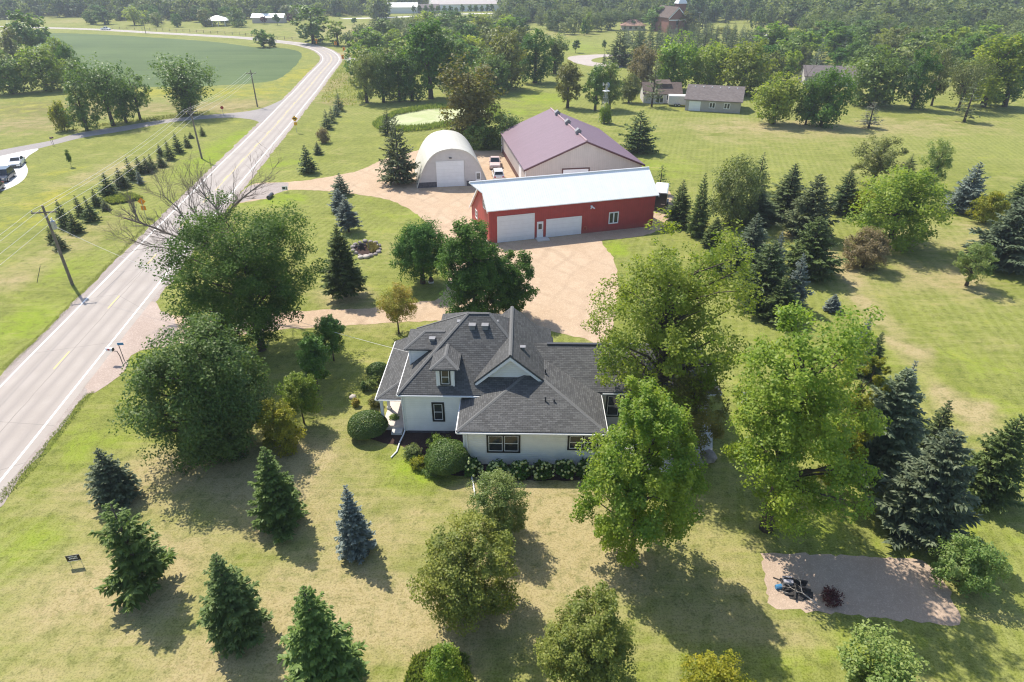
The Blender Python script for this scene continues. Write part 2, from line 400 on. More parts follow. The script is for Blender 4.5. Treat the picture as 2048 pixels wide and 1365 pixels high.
for px, py, rx, ry, d, l, g, wd in PATCH:
    c = G(px, py); ex = mpp(c[1]) * rx; y0 = G(px, py - ry)[1]; y1 = G(px, py + ry)[1]
    dy = np.where(yf > c[1], (yf - c[1]) / max(1, y0 - c[1]), (yf - c[1]) / max(1, c[1] - y1))
    q = np.exp(-1.1 * (((xf - c[0]) / ex)**2 + dy**2))
    for k, v in (('dry', d), ('lush', l), ('gold', g), ('wild', wd)): att[k] += v * q
near = 1/(1+np.exp((yf-40)/4)) * 1/(1+np.exp((xf-14)/6)) * 1/(1+np.exp((-xf-33)/4))
att['dry'] += .27*near
att['dry'] = np.clip(att['dry'] - .75*att['lush'], 0, 1.2)
gm = bpy.data.meshes.new('ground')
vid = np.arange(X.size).reshape(ny, nx)
quads = np.stack([vid[:-1,:-1], vid[:-1,1:], vid[1:,1:], vid[1:,:-1]], -1).reshape(-1, 4)
gm.vertices.add(X.size); gm.vertices.foreach_set('co', np.stack([xf, yf, np.zeros_like(xf)], 1).ravel())
gm.loops.add(quads.size); gm.loops.foreach_set('vertex_index', quads.ravel())
gm.polygons.add(len(quads)); gm.polygons.foreach_set('loop_start', np.arange(0, quads.size, 4))
gm.update(calc_edges=True)
for k, v in att.items():
    a = gm.attributes.new(k, 'FLOAT', 'POINT'); a.data.foreach_set('value', np.clip(v, 0, 1.2).astype(np.float32))

m, nt, b = mat('mown_grass')
tc = nd(nt, 'ShaderNodeTexCoord'); P = tc.outputs['Object']
A = {k: nd(nt, 'ShaderNodeAttribute', attribute_name=k).outputs['Fac'] for k in att}
n_big = noise(nt, 0.035, 4, 0.6, P); n_mid = noise(nt, 0.28, 6, 0.62, P, 0.4); n_fine = noise(nt, 2.2, 6, 0.7, P); n_blade = noise(nt, 9.0, 3, 0.7, P)
mp = nd(nt, 'ShaderNodeMapping'); mp.inputs['Rotation'].default_value = (0, 0, R(-62)); mp.inputs['Scale'].default_value = (0.35, 3.0, 1); nt.links.new(P, mp.inputs[0])
n_str = noise(nt, 0.55, 5, 0.65, mp.outputs[0])
green = mixc(nt, ramp(nt, n_mid, 0.32, 0.68), (0.116, 0.150, 0.019), (0.212, 0.238, 0.038))
green = mixc(nt, ramp(nt, n_str, 0.42, 0.70, 0, 0.6), green, (0.285, 0.280, 0.085))
green = mixc(nt, ramp(nt, n_big, 0.4, 0.65, 0, 0.45), green, (0.235, 0.26, 0.062))
wv = nd(nt, 'ShaderNodeTexWave'); wv.inputs['Scale'].default_value = 0.32; wv.inputs['Distortion'].default_value = 1.2; wv.inputs['Detail'].default_value = 1
mp2 = nd(nt, 'ShaderNodeMapping'); mp2.inputs['Rotation'].default_value = (0, 0, R(16)); nt.links.new(P, mp2.inputs[0]); nt.links.new(mp2.outputs[0], wv.inputs[0])
green = mixc(nt, mth(nt, 'MULTIPLY', ramp(nt, wv.outputs['Fac'], 0.35, 0.65, 0, 0.42), ramp(nt, n_big, 0.32, 0.6)), green, (0.29, 0.30, 0.10))
def over(c, a, lo, hi, n, col, top=1.0):
    s = mth(nt, 'ADD', a, mth(nt, 'MULTIPLY', mth(nt, 'SUBTRACT', n, 0.5), 2.9))
    return mixc(nt, ramp(nt, s, lo, hi, 0, top), c, col)
lushc = mixc(nt, ramp(nt, n_fine, 0.3, 0.7), (0.135, 0.215, 0.010), (0.285, 0.365, 0.022))
dryc = mixc(nt, ramp(nt, n_fine, 0.35, 0.68), (0.26, 0.215, 0.095), (0.52, 0.410, 0.235))
goldc = mixc(nt, ramp(nt, n_fine, 0.3, 0.7), (0.25, 0.25, 0.022), (0.36, 0.33, 0.04))
wildc = mixc(nt, ramp(nt, n_mid, 0.35, 0.65), (0.13, 0.125, 0.035), (0.25, 0.215, 0.08))
c = over(green, A['wild'], 0.35, 0.9, n_mid, wildc)
c = over(c, A['lush'], 0.22, 0.95, n_mid, lushc)
c = over(c, A['gold'], 0.3, 0.95, n_mid, goldc)
n_low = noise(nt, 0.11, 5, 0.6, P, 0.5)
n_pat = mth(nt, 'ADD', mth(nt, 'MULTIPLY', n_mid, 0.45), mth(nt, 'ADD', mth(nt, 'MULTIPLY', n_low, 0.35), mth(nt, 'MULTIPLY', n_str, 0.25)))
c = over(c, A['dry'], 0.15, 0.85, n_pat, dryc)
n_tuft = noise(nt, 1.1, 5, 0.75, P, 0.3)
c = mixc(nt, ramp(nt, n_tuft, 0.50, 0.66, 0, 0.62), c, (0.085, 0.105, 0.020))
c = mixc(nt, ramp(nt, n_fine, 0.50, 0.70, 0, 0.5), c, (0.075, 0.092, 0.018))
c = mixc(nt, ramp(nt, n_blade, 0.40, 0.70, 0.0, 0.5), c, mixc(nt, 0.5, c, (0.46, 0.44, 0.17)))
c = mixc(nt, ramp(nt, n_blade, 0.30, 0.50, 0.5, 0.0), c, (0.055, 0.065, 0.014))
nt.links.new(c, b.inputs['Base Color']); b.inputs['Roughness'].default_value = 0.95; b.inputs['Specular IOR Level'].default_value = 0.1
bump(nt, b, mth(nt, 'ADD', n_fine, n_blade), 0.55, 0.06)
gm.materials.append(m); M['grass'] = m
tag(link('ground', gm), kind='structure')

# --- the county road
LW = [(-330,1110),(-160,940),(0,774),(90,682),(180,589),(270,496),(375,393),(440,331),(512,262),(532,242),(562,207),(592,179),(617.6,151),(634,135),(644,124.5),(646.4,115),(642,108),(632,101),(618.6,96),(599,91),(579.5,88),(560,86),(500,79),(425,74),(300,67),(200,61),(100,57.5),(0,55),(-120,53)]
RW = [(-250,1268),(-120,1109),(0,961),(112,823),(225,684),(342,541),(425,438),(512,327.5),(587,237.5),(622,197),(656.7,149),(672,129.5),(678.7,119.5),(675,112.5),(667.4,106),(653.8,99),(638,94),(618.6,89.4),(599,86.2),(579,84),(560,82.3),(500,75.6),(425,70.9),(300,64.2),(200,58.6),(100,55.4),(0,53),(-120,51)]
def resm(pl, n):
    q = smooth_poly([G(*p) for p in pl], False, 1.5); v = [Vector(p) for p in q]; d = [0]
    for i in range(1, len(v)): d.append(d[-1] + (v[i]-v[i-1]).length)
    o = []; k = 0
    for i in range(n + 1):
        s = d[-1]*i/n
        while k < len(v) - 2 and d[k+1] < s: k += 1
        o.append(v[k].lerp(v[k+1], min(1, (s-d[k])/max(1e-6, d[k+1]-d[k]))))
    return o
CL = []
Lr = resm(LW, 300); Rr_ = resm(RW, 900)
for p in Lr:                                      # centre line from both edge lines, constant width afterwards
    q = min(Rr_, key=lambda r: (r - p).length); CL.append(((p.x+q.x)/2, (p.y+q.y)/2))
for _ in range(6): CL = [CL[0]] + [tuple((CL[i-1][k] + 2*CL[i][k] + CL[i+1][k])/4 for k in (0, 1)) for i in range(1, len(CL)-1)] + [CL[-1]]
HW = 3.12
m, nt, b = mat('pale_asphalt')
uv = nd(nt, 'ShaderNodeUVMap'); u, v, _ = xyz(nt, uv.outputs[0]); tc = nd(nt, 'ShaderNodeTexCoord'); P = tc.outputs['Object']
def band(c0, wd):
    return ramp(nt, mth(nt, 'ABSOLUTE', mth(nt, 'SUBTRACT', u, c0)), 0.0, wd, 1.0, 0.0)
tr = band(0.20, 0.07)
for c0 in (0.39, 0.61, 0.80): tr = mth(nt, 'MAXIMUM', tr, band(c0, 0.07))
n1 = noise(nt, 0.25, 5, 0.6, P); n2 = noise(nt, 9, 3, 0.7, P); n3 = noise(nt, 40, 2, 0.7, P)
c = mixc(nt, ramp(nt, n1, 0.3, 0.7), (0.325, 0.283, 0.248), (0.400, 0.352, 0.312))
c = mixc(nt, mth(nt, 'MULTIPLY', tr, ramp(nt, n1, 0.25, 0.75, 0.25, 0.7)), c, (0.225, 0.198, 0.182))
c = mixc(nt, ramp(nt, n2, 0.4, 0.75, 0, 0.25), c, (0.25, 0.23, 0.22))
c = mixc(nt, ramp(nt, n3, 0.5, 0.8, 0, 0.2), c, (0.55, 0.52, 0.5))
seam = mth(nt, 'MULTIPLY', band(0.5, 0.006), ramp(nt, n1, 0.3, 0.6, 0.2, 0.9))
c = mixc(nt, seam, c, (0.12, 0.11, 0.11))
vor = nd(nt, 'ShaderNodeTexVoronoi', feature='DISTANCE_TO_EDGE'); vor.inputs['Scale'].default_value = 0.085; nt.links.new(P, vor.inputs['Vector'])
c = mixc(nt, ramp(nt, vor.outputs['Distance'], 0.0, 0.0035, 0.55, 0.0), c, (0.13, 0.12, 0.12))
nt.links.new(c, b.inputs['Base Color']); b.inputs['Roughness'].default_value = 0.75; b.inputs['Specular IOR Level'].default_value = 0.3
bump(nt, b, n3, 0.3, 0.01); M['asphalt'] = m
def gravel_mat(name, c1, c2, c3, sc=1.0, trk=True):
    m, nt, b = mat(name); tc = nd(nt, 'ShaderNodeTexCoord'); P = tc.outputs['Object']
    f1 = noise(nt, 0.16*sc, 5, 0.6, P, 0.6); f2 = noise(nt, 1.1*sc, 5, 0.65, P); f3 = noise(nt, 14*sc, 3, 0.7, P)
    vv = nd(nt, 'ShaderNodeTexVoronoi'); vv.inputs['Scale'].default_value = 11*sc; nt.links.new(P, vv.inputs['Vector'])
    c = mixc(nt, ramp(nt, f1, 0.32, 0.68), c1, c2)
    c = mixc(nt, ramp(nt, f2, 0.42, 0.72, 0, 0.5), c, c3)
    if trk:                                       # wandering tyre tracks
        for rot, off in ((20, 0), (-38, 29)):
            mp = nd(nt, 'ShaderNodeMapping'); mp.inputs['Rotation'].default_value = (0, 0, R(rot)); mp.inputs['Location'].default_value = (off, 0, 0); nt.links.new(P, mp.inputs[0])
            wv = nd(nt, 'ShaderNodeTexWave'); wv.inputs['Scale'].default_value = 0.11; wv.inputs['Distortion'].default_value = 13.0; wv.inputs['Detail'].default_value = 2; wv.inputs['Detail Scale'].default_value = 0.4
            nt.links.new(mp.outputs[0], wv.inputs[0])
            g = mth(nt, 'MULTIPLY', ramp(nt, wv.outputs['Fac'], 0.80, 0.97, 0, 0.4), ramp(nt, f1, 0.4, 0.6))
            c = mixc(nt, g, c, tuple(x*0.72 for x in c1))
    c = mixc(nt, ramp(nt, f3, 0.35, 0.72, 0.0, 0.5), c, tuple(x*0.62 for x in c1))
    c = mixc(nt, ramp(nt, vv.outputs['Color'], 0.6, 1.0, 0, 0.4), c, tuple(min(1, x*1.35) for x in c2))
    nt.links.new(c, b.inputs['Base Color']); b.inputs['Roughness'].default_value = 0.95; b.inputs['Specular IOR Level'].default_value = 0.15
    bump(nt, b, f3, 0.6, 0.03); return m
M['gravel'] = gravel_mat('pink_gravel', (0.46, 0.335, 0.225), (0.55, 0.42, 0.295), (0.40, 0.285, 0.185))
M['shoulder'] = gravel_mat('shoulder_gravel', (0.33, 0.28, 0.25), (0.42, 0.365, 0.33), (0.27, 0.225, 0.20), 1.0, False)
M['sand'] = gravel_mat('pale_pea_gravel', (0.42, 0.315, 0.235), (0.52, 0.40, 0.305), (0.35, 0.26, 0.19), 1.3, False)
M['mulch'] = gravel_mat('bark_mulch', (0.045, 0.028, 0.024), (0.075, 0.045, 0.038), (0.03, 0.02, 0.018), 1.5, False)
M['side_asphalt'] = gravel_mat('grey_side_road', (0.30, 0.275, 0.262), (0.37, 0.34, 0.325), (0.26, 0.24, 0.23), 1.0, False)
def ragged(pl, amt, seed):
    rg = random.Random(seed); return [(p[0]+rg.uniform(-amt, amt), p[1]+rg.uniform(-amt, amt)) for p in pl]
cl = smooth_poly(CL, False, 0.8)
strip('road_shoulder', ragged(offset(cl, -HW-1.05), 0.22, 3), ragged(offset(cl, HW+1.25), 0.22, 4), 0.008, M['shoulder'], 900)
strip('road', ragged(offset(cl, -HW-0.32), 0.05, 5), ragged(offset(cl, HW+0.72), 0.05, 6), 0.016, M['asphalt'], 600)
def paint(name, col):
    m, nt, b = mat(name); tc = nd(nt, 'ShaderNodeTexCoord'); f = noise(nt, 5, 5, 0.7, tc.outputs['Object'])
    nt.links.new(mixc(nt, ramp(nt, f, 0.25, 0.5, 0.45, 0.0), col, (0.36, 0.33, 0.31)), b.inputs['Base Color']); b.inputs['Roughness'].default_value = 0.6; return m
M['line_white'] = paint('white_road_paint', (0.80, 0.80, 0.78)); M['line_yellow'] = paint('yellow_road_paint', (0.62, 0.45, 0.12))
for sgn, nm in ((-1, 'road_marking'), (1, 'road_marking')):
    strip(nm, offset(cl, sgn*HW - 0.085), offset(cl, sgn*HW + 0.085), 0.021, M['line_white'], 900)
d = 0; k = 0; dash = MB()
mark = G(120, 722); start = min(range(len(cl)), key=lambda i: (Vector(cl[i]) - Vector(mark[:2])).length)
segs = [0.0]
for i in range(1, len(cl)): segs.append(segs[-1] + (Vector(cl[i]) - Vector(cl[i-1])).length)
def at_s(s):
    i = 0
    while i < len(segs) - 2 and segs[i+1] < s: i += 1
    return Vector(cl[i]).lerp(Vector(cl[i+1]), (s - segs[i]) / max(1e-6, segs[i+1]-segs[i]))
s0 = segs[start] - 11.6 * 4 - 1.5
while s0 < segs[-1] - 15:
    if s0 > 1:
        for j in range(4):
            a, b_ = at_s(s0 + j*0.75), at_s(s0 + (j+1)*0.75); t = (b_-a).normalized(); nn = Vector((t.y, -t.x))*0.06
            dash.face([(a.x-nn.x, a.y-nn.y, .021), (a.x+nn.x, a.y+nn.y, .021), (b_.x+nn.x, b_.y+nn.y, .021), (b_.x-nn.x, b_.y-nn.y, .021)])
    s0 += 11.6
tag(dash.build('road_marking', M['line_yellow'], uv=False), kind='structure')
def band_line(s_a, s_b, off, name):
    pl = [at_s(s_a + (s_b - s_a)*i/80) for i in range(81)]; pl = [(p.x, p.y) for p in pl]
    strip(name, offset(pl, off-0.055), offset(pl, off+0.055), 0.0212, M['line_yellow'], 120)
sb = segs[min(range(len(cl)), key=lambda i: (Vector(cl[i]) - Vector(G(440, 380)[:2])).length)]
band_line(sb, sb + 190, 0.22, 'road_marking')

# --- side road, its white concrete pad, gravel yard
sheet('side_road', [(-60,318),(0,301),(100,282),(160,266),(250,252),(325,240),(400,232),(512,220),(575,196),(590,200),(545,246),(500,239),(450,236),(350,244),(250,262),(165,276),(75,298),(0,313),(-60,331)], M['side_asphalt'], 0.0115, 1.0, 0.06)
sheet('concrete_pad', [(-90,332),(0,313),(75,298),(58,312),(50,322),(53,332),(56,342),(50,357),(32,371),(0,384),(-40,392),(-120,396)], M['concrete'], 0.03, 0.7, 0.0)
YARD = [(470,405),(500,372),(522,366),(557,365.5),(612,361),(652,355),(687,348.5),(719,341),(762,322),(800,311),(832,302),(842,300),(880,296),(960,302),(1012,303),(1100,330),(1300,372),(1345,392),(1342,440),(1300,468),(1240,478),(1204,482),(1214,501),(1227,516),(1236,560),(1228,640),(1205,690),(1171,677),(1146,673.5),(1104,663.5),(1081,657),(1000,644),(940,642),(879.5,642),(762,647),(687,652),(587,658),(512,666),(440,676),(330,694),(265,706),(238,752),(180,782),(215,690),(262,640),(302,604),(318,616),(328,628),(415,636),(560,626),(649.5,620),(702,618.5),(752,616),(842,603.5),(869,601),(888,585),(897,540),(886,500),(870,470),(857,451),(842,436),(817,418.5),(787,403.5),(752,395),(697,387),(637,381.5),(577,381),(557,386),(539,396),(520,400)]
sheet('gravel_driveway', YARD, M['gravel'], 0.012, 0.5, 0.14)
sheet('driveway_apron', [(500,372),(540,367),(575,366),(572,381),(550,388),(538,397),(505,400),(462,408),(478,392)], M['shoulder'], 0.0135, 0.8, 0.1)
sheet('driveway_apron', [(302,604),(322,622),(345,632),(352,650),(345,690),(300,697),(262,712),(240,752),(172,788),(205,705),(250,655)], gravel_mat('apron_gravel', (0.40, 0.315, 0.265), (0.49, 0.40, 0.345), (0.34, 0.265, 0.22), 1.0, False), 0.0135, 0.8, 0.12)
sheet('far_driveway', [(1135,117),(1150,112),(1205,109),(1255,108),(1255,112),(1210,114),(1185,119),(1190,125),(1240,130),(1240,136),(1185,133),(1150,126)], gravel_mat('pale_drive', (0.42, 0.36, 0.32), (0.5, 0.44, 0.40), (0.38, 0.33, 0.29), 0.5, False), 0.012, 2.0, 0.1)
sheet('far_lot', [(1500,77),(1540,68),(1600,70),(1605,79),(1560,85),(1510,84)], M['concrete'], 0.012, 3.0, 0.1)
sheet('far_lane', [(690,38.5),(790,36),(900,30),(1000,27.5),(1000,26.5),(900,28.5),(790,34),(690,37)], M['concrete'], 0.012, 3.0, 0.1)
sheet('far_lane', [(672,118),(684,119),(740,126),(760,130),(740,122),(700,116)], M['side_asphalt'], 0.0125, 2.0, 0.1)
sheet('yard_lane', [(1255,110),(1400,104),(1500,92),(1500,90),(1400,101)], M['side_asphalt'], 0.0125, 3.0, 0.1)
sheet('sand_patch', [(1524,1108),(1560,1107),(1600,1108),(1700,1113),(1800,1116),(1845,1122),(1868,1142),(1888,1160),(1903,1185),(1908,1212),(1925,1248),(1860,1246),(1800,1240),(1690,1229),(1600,1222),(1548,1217),(1537,1195),(1528,1150)], M['sand'], 0.006, 0.35, 0.13)
sheet('mulch_bed', [(700,640+210),(760,855),(800,860),(860,862),(925,862),(960,915),(1200,920),(1202,955),(1100,962),(960,955),(900,950),(830,935),(808,895),(740,880)], M['mulch'], 0.006, 0.4, 0.08)
sheet('patio', [(1205,905),(1215,850),(1300,845),(1425,845),(1425,900),(1400,935),(1330,945),(1240,940)], M['concrete'], 0.0065, 1.0, 0.0, curve=False)

# --- bean field, pond
m, nt, b = mat('bean_field'); tc = nd(nt, 'ShaderNodeTexCoord'); P = tc.outputs['Object']
f1 = noise(nt, 0.018, 5, 0.6, P); f2 = noise(nt, 0.9, 4, 0.7, P)
mp = nd(nt, 'ShaderNodeMapping'); mp.inputs['Rotation'].default_value = (0, 0, R(28)); mp.inputs['Scale'].default_value = (0.03, 1, 1); nt.links.new(P, mp.inputs[0])
f3 = noise(nt, 0.35, 3, 0.6, mp.outputs[0])
c = mixc(nt, ramp(nt, f1, 0.35, 0.65), (0.066, 0.105, 0.036), (0.105, 0.150, 0.052))
c = mixc(nt, ramp(nt, f3, 0.45, 0.7, 0, 0.5), c, (0.13, 0.18, 0.068))
c = mixc(nt, ramp(nt, f2, 0.5, 0.8, 0, 0.5), c, (0.045, 0.10, 0.035))
nt.links.new(c, b.inputs['Base Color']); b.inputs['Roughness'].default_value = 0.9; b.inputs['Specular IOR Level'].default_value = 0.15
bump(nt, b, f2, 0.8, 0.3)
sheet('bean_field', [(60,72),(110,67),(200,69.5),(300,75),(425,84),(512,95),(562,96.5),(590,101),(602,107),(603,113),(597,125),(577,145),(552,160),(512,166.5),(425,172),(287,174),(200,166),(130,155),(100,130),(60,95)], m, 0.006, 2.0, 0.25)
m, nt, b = mat('duckweed_pond'); tc = nd(nt, 'ShaderNodeTexCoord'); P = tc.outputs['Object']
f = noise(nt, 0.16, 5, 0.65, P, 1.0)
nt.links.new(mixc(nt, ramp(nt, f, 0.36, 0.6), (0.33, 0.385, 0.15), (0.44, 0.45, 0.25)), b.inputs['Base Color'])
nt.links.new(ramp(nt, noise(nt, 2, 3, 0.6, P), 0.3, 0.7, 0.5, 0.9), b.inputs['Roughness'])
sheet('pond_water', [(750,252),(760,244),(775,240),(787,231),(812,225),(850,219.5),(905,215),(950,214),(985,222),(985,234),(950,240),(920,245),(887,251),(850,257),(812,260),(785,259),(762,257)], m, 0.006, 1.0, 0.1)

ring_ = [(712+30*math.cos(k*.45), 1103-17*math.sin(k*.45)) for k in range(14)]
sheet('mulch_ring', ring_, gravel_mat('faded_mulch', (0.15, 0.105, 0.075), (0.21, 0.15, 0.105), (0.11, 0.075, 0.055), 1.6, False), 0.006, 0.3, 0.07)
# ------------------------------------------------------------------ buildings
def window(parent, x0, x1, z0, z1, y, trim=0.11, sash=0.045, panes=1, fmat='black', face=-1, axis='y', meet=True):
    """Double-hung window on a wall whose outer face is at y (facing -y) or, axis 'x', at x (facing -x / +x)."""
    f = MB(); s = MB(); g = MB()
    def bx(mb, a0, a1, c0, c1, d0, d1):           # d: depth out of the wall
        lo, hi = sorted((y + face*d0, y + face*d1))
        if axis == 'y': mb.box(a0, a1, lo, hi, c0, c1)
        else: mb.box(lo, hi, a0, a1, c0, c1)
    bx(f, x0-trim, x0, z0-trim, z1+trim, .002, .05); bx(f, x1, x1+trim, z0-trim, z1+trim, .002, .05)
    bx(f, x0, x1, z1, z1+trim, .002, .05); bx(f, x0, x1, z0-trim, z0, .002, .055)
    wd = (x1 - x0) / panes
    for i in range(panes):
        a, b_ = x0 + i*wd, x0 + (i+1)*wd
        if i: bx(f, a-trim*.45, a+trim*.45, z0, z1, .002, .048)
        a += trim*.45 if i else 0; b_ -= trim*.45 if i < panes-1 else 0
        bx(s, a, a+sash, z0, z1, .004, .035); bx(s, b_-sash, b_, z0, z1, .004, .035)
        bx(s, a+sash, b_-sash, z0, z0+sash, .004, .035); bx(s, a+sash, b_-sash, z1-sash, z1, .004, .035)
        zm = (z0+z1)/2
        if meet: bx(s, a+sash, b_-sash, zm-sash*.5, zm+sash*.5, .004, .032)
        bx(g, a+sash, b_-sash, z0+sash, z1-sash, .004, .015)
    w = f.build('window', M[fmat], parent)
    s.build('sash', M['white'], w); g.build('pane', M['glass'], w)
    return w
def hipped(x0, x1, y0, y1, z, m, ridge='x'):
    """Hip roof planes over an eave rectangle."""
    if ridge == 'x':
        d = (y1-y0)/2; h = z + m*d; a = (x0+d, (y0+y1)/2, h); b_ = (x1-d, (y0+y1)/2, h)
        return [[(x0,y0,z),(x1,y0,z),b_,a], [(x1,y0,z),(x1,y1,z),b_], [(x1,y1,z),(x0,y1,z),a,b_], [(x0,y1,z),(x0,y0,z),a]]
    d = (x1-x0)/2; h = z + m*d; a = ((x0+x1)/2, y0+d, h); b_ = ((x0+x1)/2, y1-d, h)
    return [[(x0,y0,z),(x1,y0,z),a], [(x1,y0,z),(x1,y1,z),b_,a], [(x1,y1,z),(x0,y1,z),b_], [(x0,y1,z),(x0,y0,z),a,b_]]
def gutter(name, pts, parent, h=0.10, d=0.09, material='white'):
    mb = MB()
    for (a, b_) in zip(pts[:-1], pts[1:]):
        t = (Vector(b_)-Vector(a)).normalized(); n = Vector((t.y, -t.x, 0))*d
        p = [Vector(a), Vector(b_), Vector(b_)+n, Vector(a)+n]
        mb.face([q for q in p][::-1]); mb.face([q+Vector((0,0,h)) for q in p])
        for i in range(4):
            j = (i+1) % 4; mb.face([p[i], p[j], p[j]+Vector((0,0,h)), p[i]+Vector((0,0,h))])
    return mb.build(name, M[material], parent)

def each(parent, name, mtl, boxes, cls=None):
    for q in boxes:
        mb = (cls or MB)(); mb.box(*q); mb.build(name, M[mtl], parent)
# --- the white farmhouse (local frame = world frame here, turned a touch clockwise about its own corner)
HO = Vector((-7.9, 37.8, 0))
house = thing('farmhouse', HO, R(-1.0), 'white farmhouse with dark shingled hip roof and gables, black trimmed windows', 'house')
class HB(MB):                                     # build in survey coordinates, store relative to the house corner
    def build(s, name, mats, parent=None, **k):
        s.v = [(p[0]-HO.x, p[1]-HO.y, p[2]) for p in s.v]; return MB.build(s, name, mats, parent, **k)
def hwin(parent, x0, x1, z0, z1, y, **k):
    ax = k.get('axis', 'y')
    if ax == 'y': return window(parent, x0-HO.x, x1-HO.x, z0, z1, y-HO.y, **k)
    return window(parent, x0-HO.y, x1-HO.y, z0, z1, y-HO.x, **k)
def hgut(pts, parent=house, **k): return gutter('gutter', [(p[0]-HO.x, p[1]-HO.y, p[2]) for p in pts], parent, **k)
w_ = HB(); w_.box(-7.9, 2.75, 37.8, 46.8, 0.25, 3.82); w_.box(-6.0, -1.2, 46.8, 49.2, 0.25, 3.8)
main_wall = w_.build('wall', M['siding'], house)
w_ = HB(); w_.box(-3.25, 6.05, 34.3, 41, 0.12, 3.28); w_.build('wall', M['siding'], house)
w_ = HB(); w_.box(6.06, 14.6, 38.95, 45.2, 0.1, 3.4); w_.build('wall', M['grey_lap'], house)
each(house, 'foundation', 'block', [(-7.86, 2.7, 37.84, 46.7, -0.2, 0.25), (-3.2, 6.0, 34.34, 37.8, -0.2, 0.12)], HB)
# main hip roof
MP = .83
rf = HB(); rf.slab(hipped(-8.2, 3.1, 37.37, 47.11, 3.85, MP), .16); main_roof = rf.build('roof', M['shingle'], house)
rf = HB(); rf.slab(hipped(-6.3, -0.9, 44.6, 49.7, 3.84, .62), .15); rf.build('roof', M['shingle'], house)
# long cross gable
gx0, gz = -.12, 6.82; yA, yB = 37.95, 45.45
rf = HB(); rf.slab([[(gx0-2.6,yA,gz-.88*2.6),(gx0,yA,gz),(gx0,yB,gz),(gx0-2.6,yB,gz-.88*2.6)][::-1], [(gx0,yA,gz),(gx0+3.35,yA,gz-.86*3.35),(gx0+3.35,yB,gz-.86*3.35),(gx0,yB,gz)][::-1]], .15)
gable_roof = rf.build('roof', M['shingle'], house)
gw = HB(); gw.prism([(gx0-2.25, 4.3), (gx0+2.3, 4.3), (gx0, gz-.24)], 'y', 38.4, 38.55); gw.build('gable_wall', M['siding'], house)
rk = HB()
for s_, m_ in ((-1, .88), (1, .86)):
    a, e = (gx0, gz-.02), (gx0+s_*2.52, gz-.02-m_*2.52)
    rk.prism([(a[0], a[1]-.16), (e[0], e[1]-.16), (e[0], e[1]-.40), (a[0], a[1]-.40)], 'y', yA-.03, yA+.02)
    rk.prism([(a[0], a[1]-.17), (e[0], e[1]-.17), (e[0], e[1]-.20), (a[0], a[1]-.20)], 'y', yA+.021, 38.4)
rk.build('bargeboard', M['white'], house)
gw = HB(); gw.prism([(gx0-1.9, 3.9), (gx0+2.95, 3.9), (gx0, gz-.3)], 'y', 45.2, 45.3); gw.build('gable_wall', M['siding'], house)
# front wing hip
wing = hipped(-3.65, 6.45, 33.9, 45.4, 3.3, .347, 'y')
rf = HB(); rf.slab([[(-3.65,33.9,3.3),(6.45,33.9,3.3),(1.4,38.95,5.05)], [(6.45,33.9,3.3),(6.45,43.0,3.3),(1.4,43.0,5.05),(1.4,38.95,5.05)], [(-3.65,37.79,3.3),(-3.65,33.9,3.3),(1.4,38.95,5.05),(1.4,43.0,5.05),(-.5,43.0,4.39),(-.5,37.79,4.39)]], .14)
wing_roof = rf.build('roof', M['shingle'], house)
# right wing
rf = HB(); rf.slab([[(5.9,38.5,3.42),(15.2,38.5,3.42),(13.0,42.06,5.38),(1.5,42.06,5.38),(1.5,39.5,3.97)], [(15.2,38.5,3.42),(15.2,45.62,3.42),(13.0,42.06,5.38)], [(15.2,45.62,3.42),(3.3,45.62,3.42),(1.5,42.06,5.38),(13.0,42.06,5.38)]], .15)
east_roof = rf.build('roof', M['shingle'], house)
rv = HB(); rv.box(2.6, 8.4, 41.93, 42.19, 5.33, 5.43); rv.build('ridge_vent', M['dark_steel'], east_roof)
# eave gutters and fascia
hgut([(-8.2,37.37,3.66),(-1.2,37.37,3.66)]); hgut([(-8.2,47.1,3.66),(-8.2,37.37,3.66)])
hgut([(-3.65,33.9,3.11),(6.45,33.9,3.11)]); hgut([(-3.65,37.7,3.11),(-3.65,33.9,3.11)]); hgut([(6.45,33.9,3.11),(6.45,38.5,3.11)])
hgut([(6.6,38.5,3.22),(15.2,38.5,3.22)]); hgut([(15.2,38.5,3.22),(15.2,45.6,3.22)])
each(house, 'soffit', 'white', [(-8.15, -1.2, 37.4, 37.79, 3.64, 3.67), (-3.6, 6.4, 33.93, 34.29, 3.1, 3.13)], HB)
# front dormer
dm = HB(); dm.box(-5.36, -4.13, 37.88, 40.0, 4.2, 5.86); dormer = dm.build('dormer', M['siding'], house)
rf = HB(); ez, rz_, dx = 5.82, 6.30, -4.745
rf.slab([[(-5.76,37.6,ez),(-3.73,37.6,ez),(dx,38.7,rz_)], [(-3.73,37.6,ez),(-3.73,39.85,ez),(dx,40.5,rz_),(dx,38.7,rz_)], [(-5.76,39.85,ez),(-5.76,37.6,ez),(dx,38.7,rz_),(dx,40.5,rz_)]], .12)
rf.build('dormer_roof', M['shingle'], dormer)
hwin(dormer, -5.03, -4.47, 4.42, 5.62, 37.88, trim=.10)
each(dormer, 'corner_board', 'white', [(-5.40, -5.28, 37.84, 37.96, 4.2, 5.7), (-4.21, -4.09, 37.84, 37.96, 4.2, 5.7)], HB)
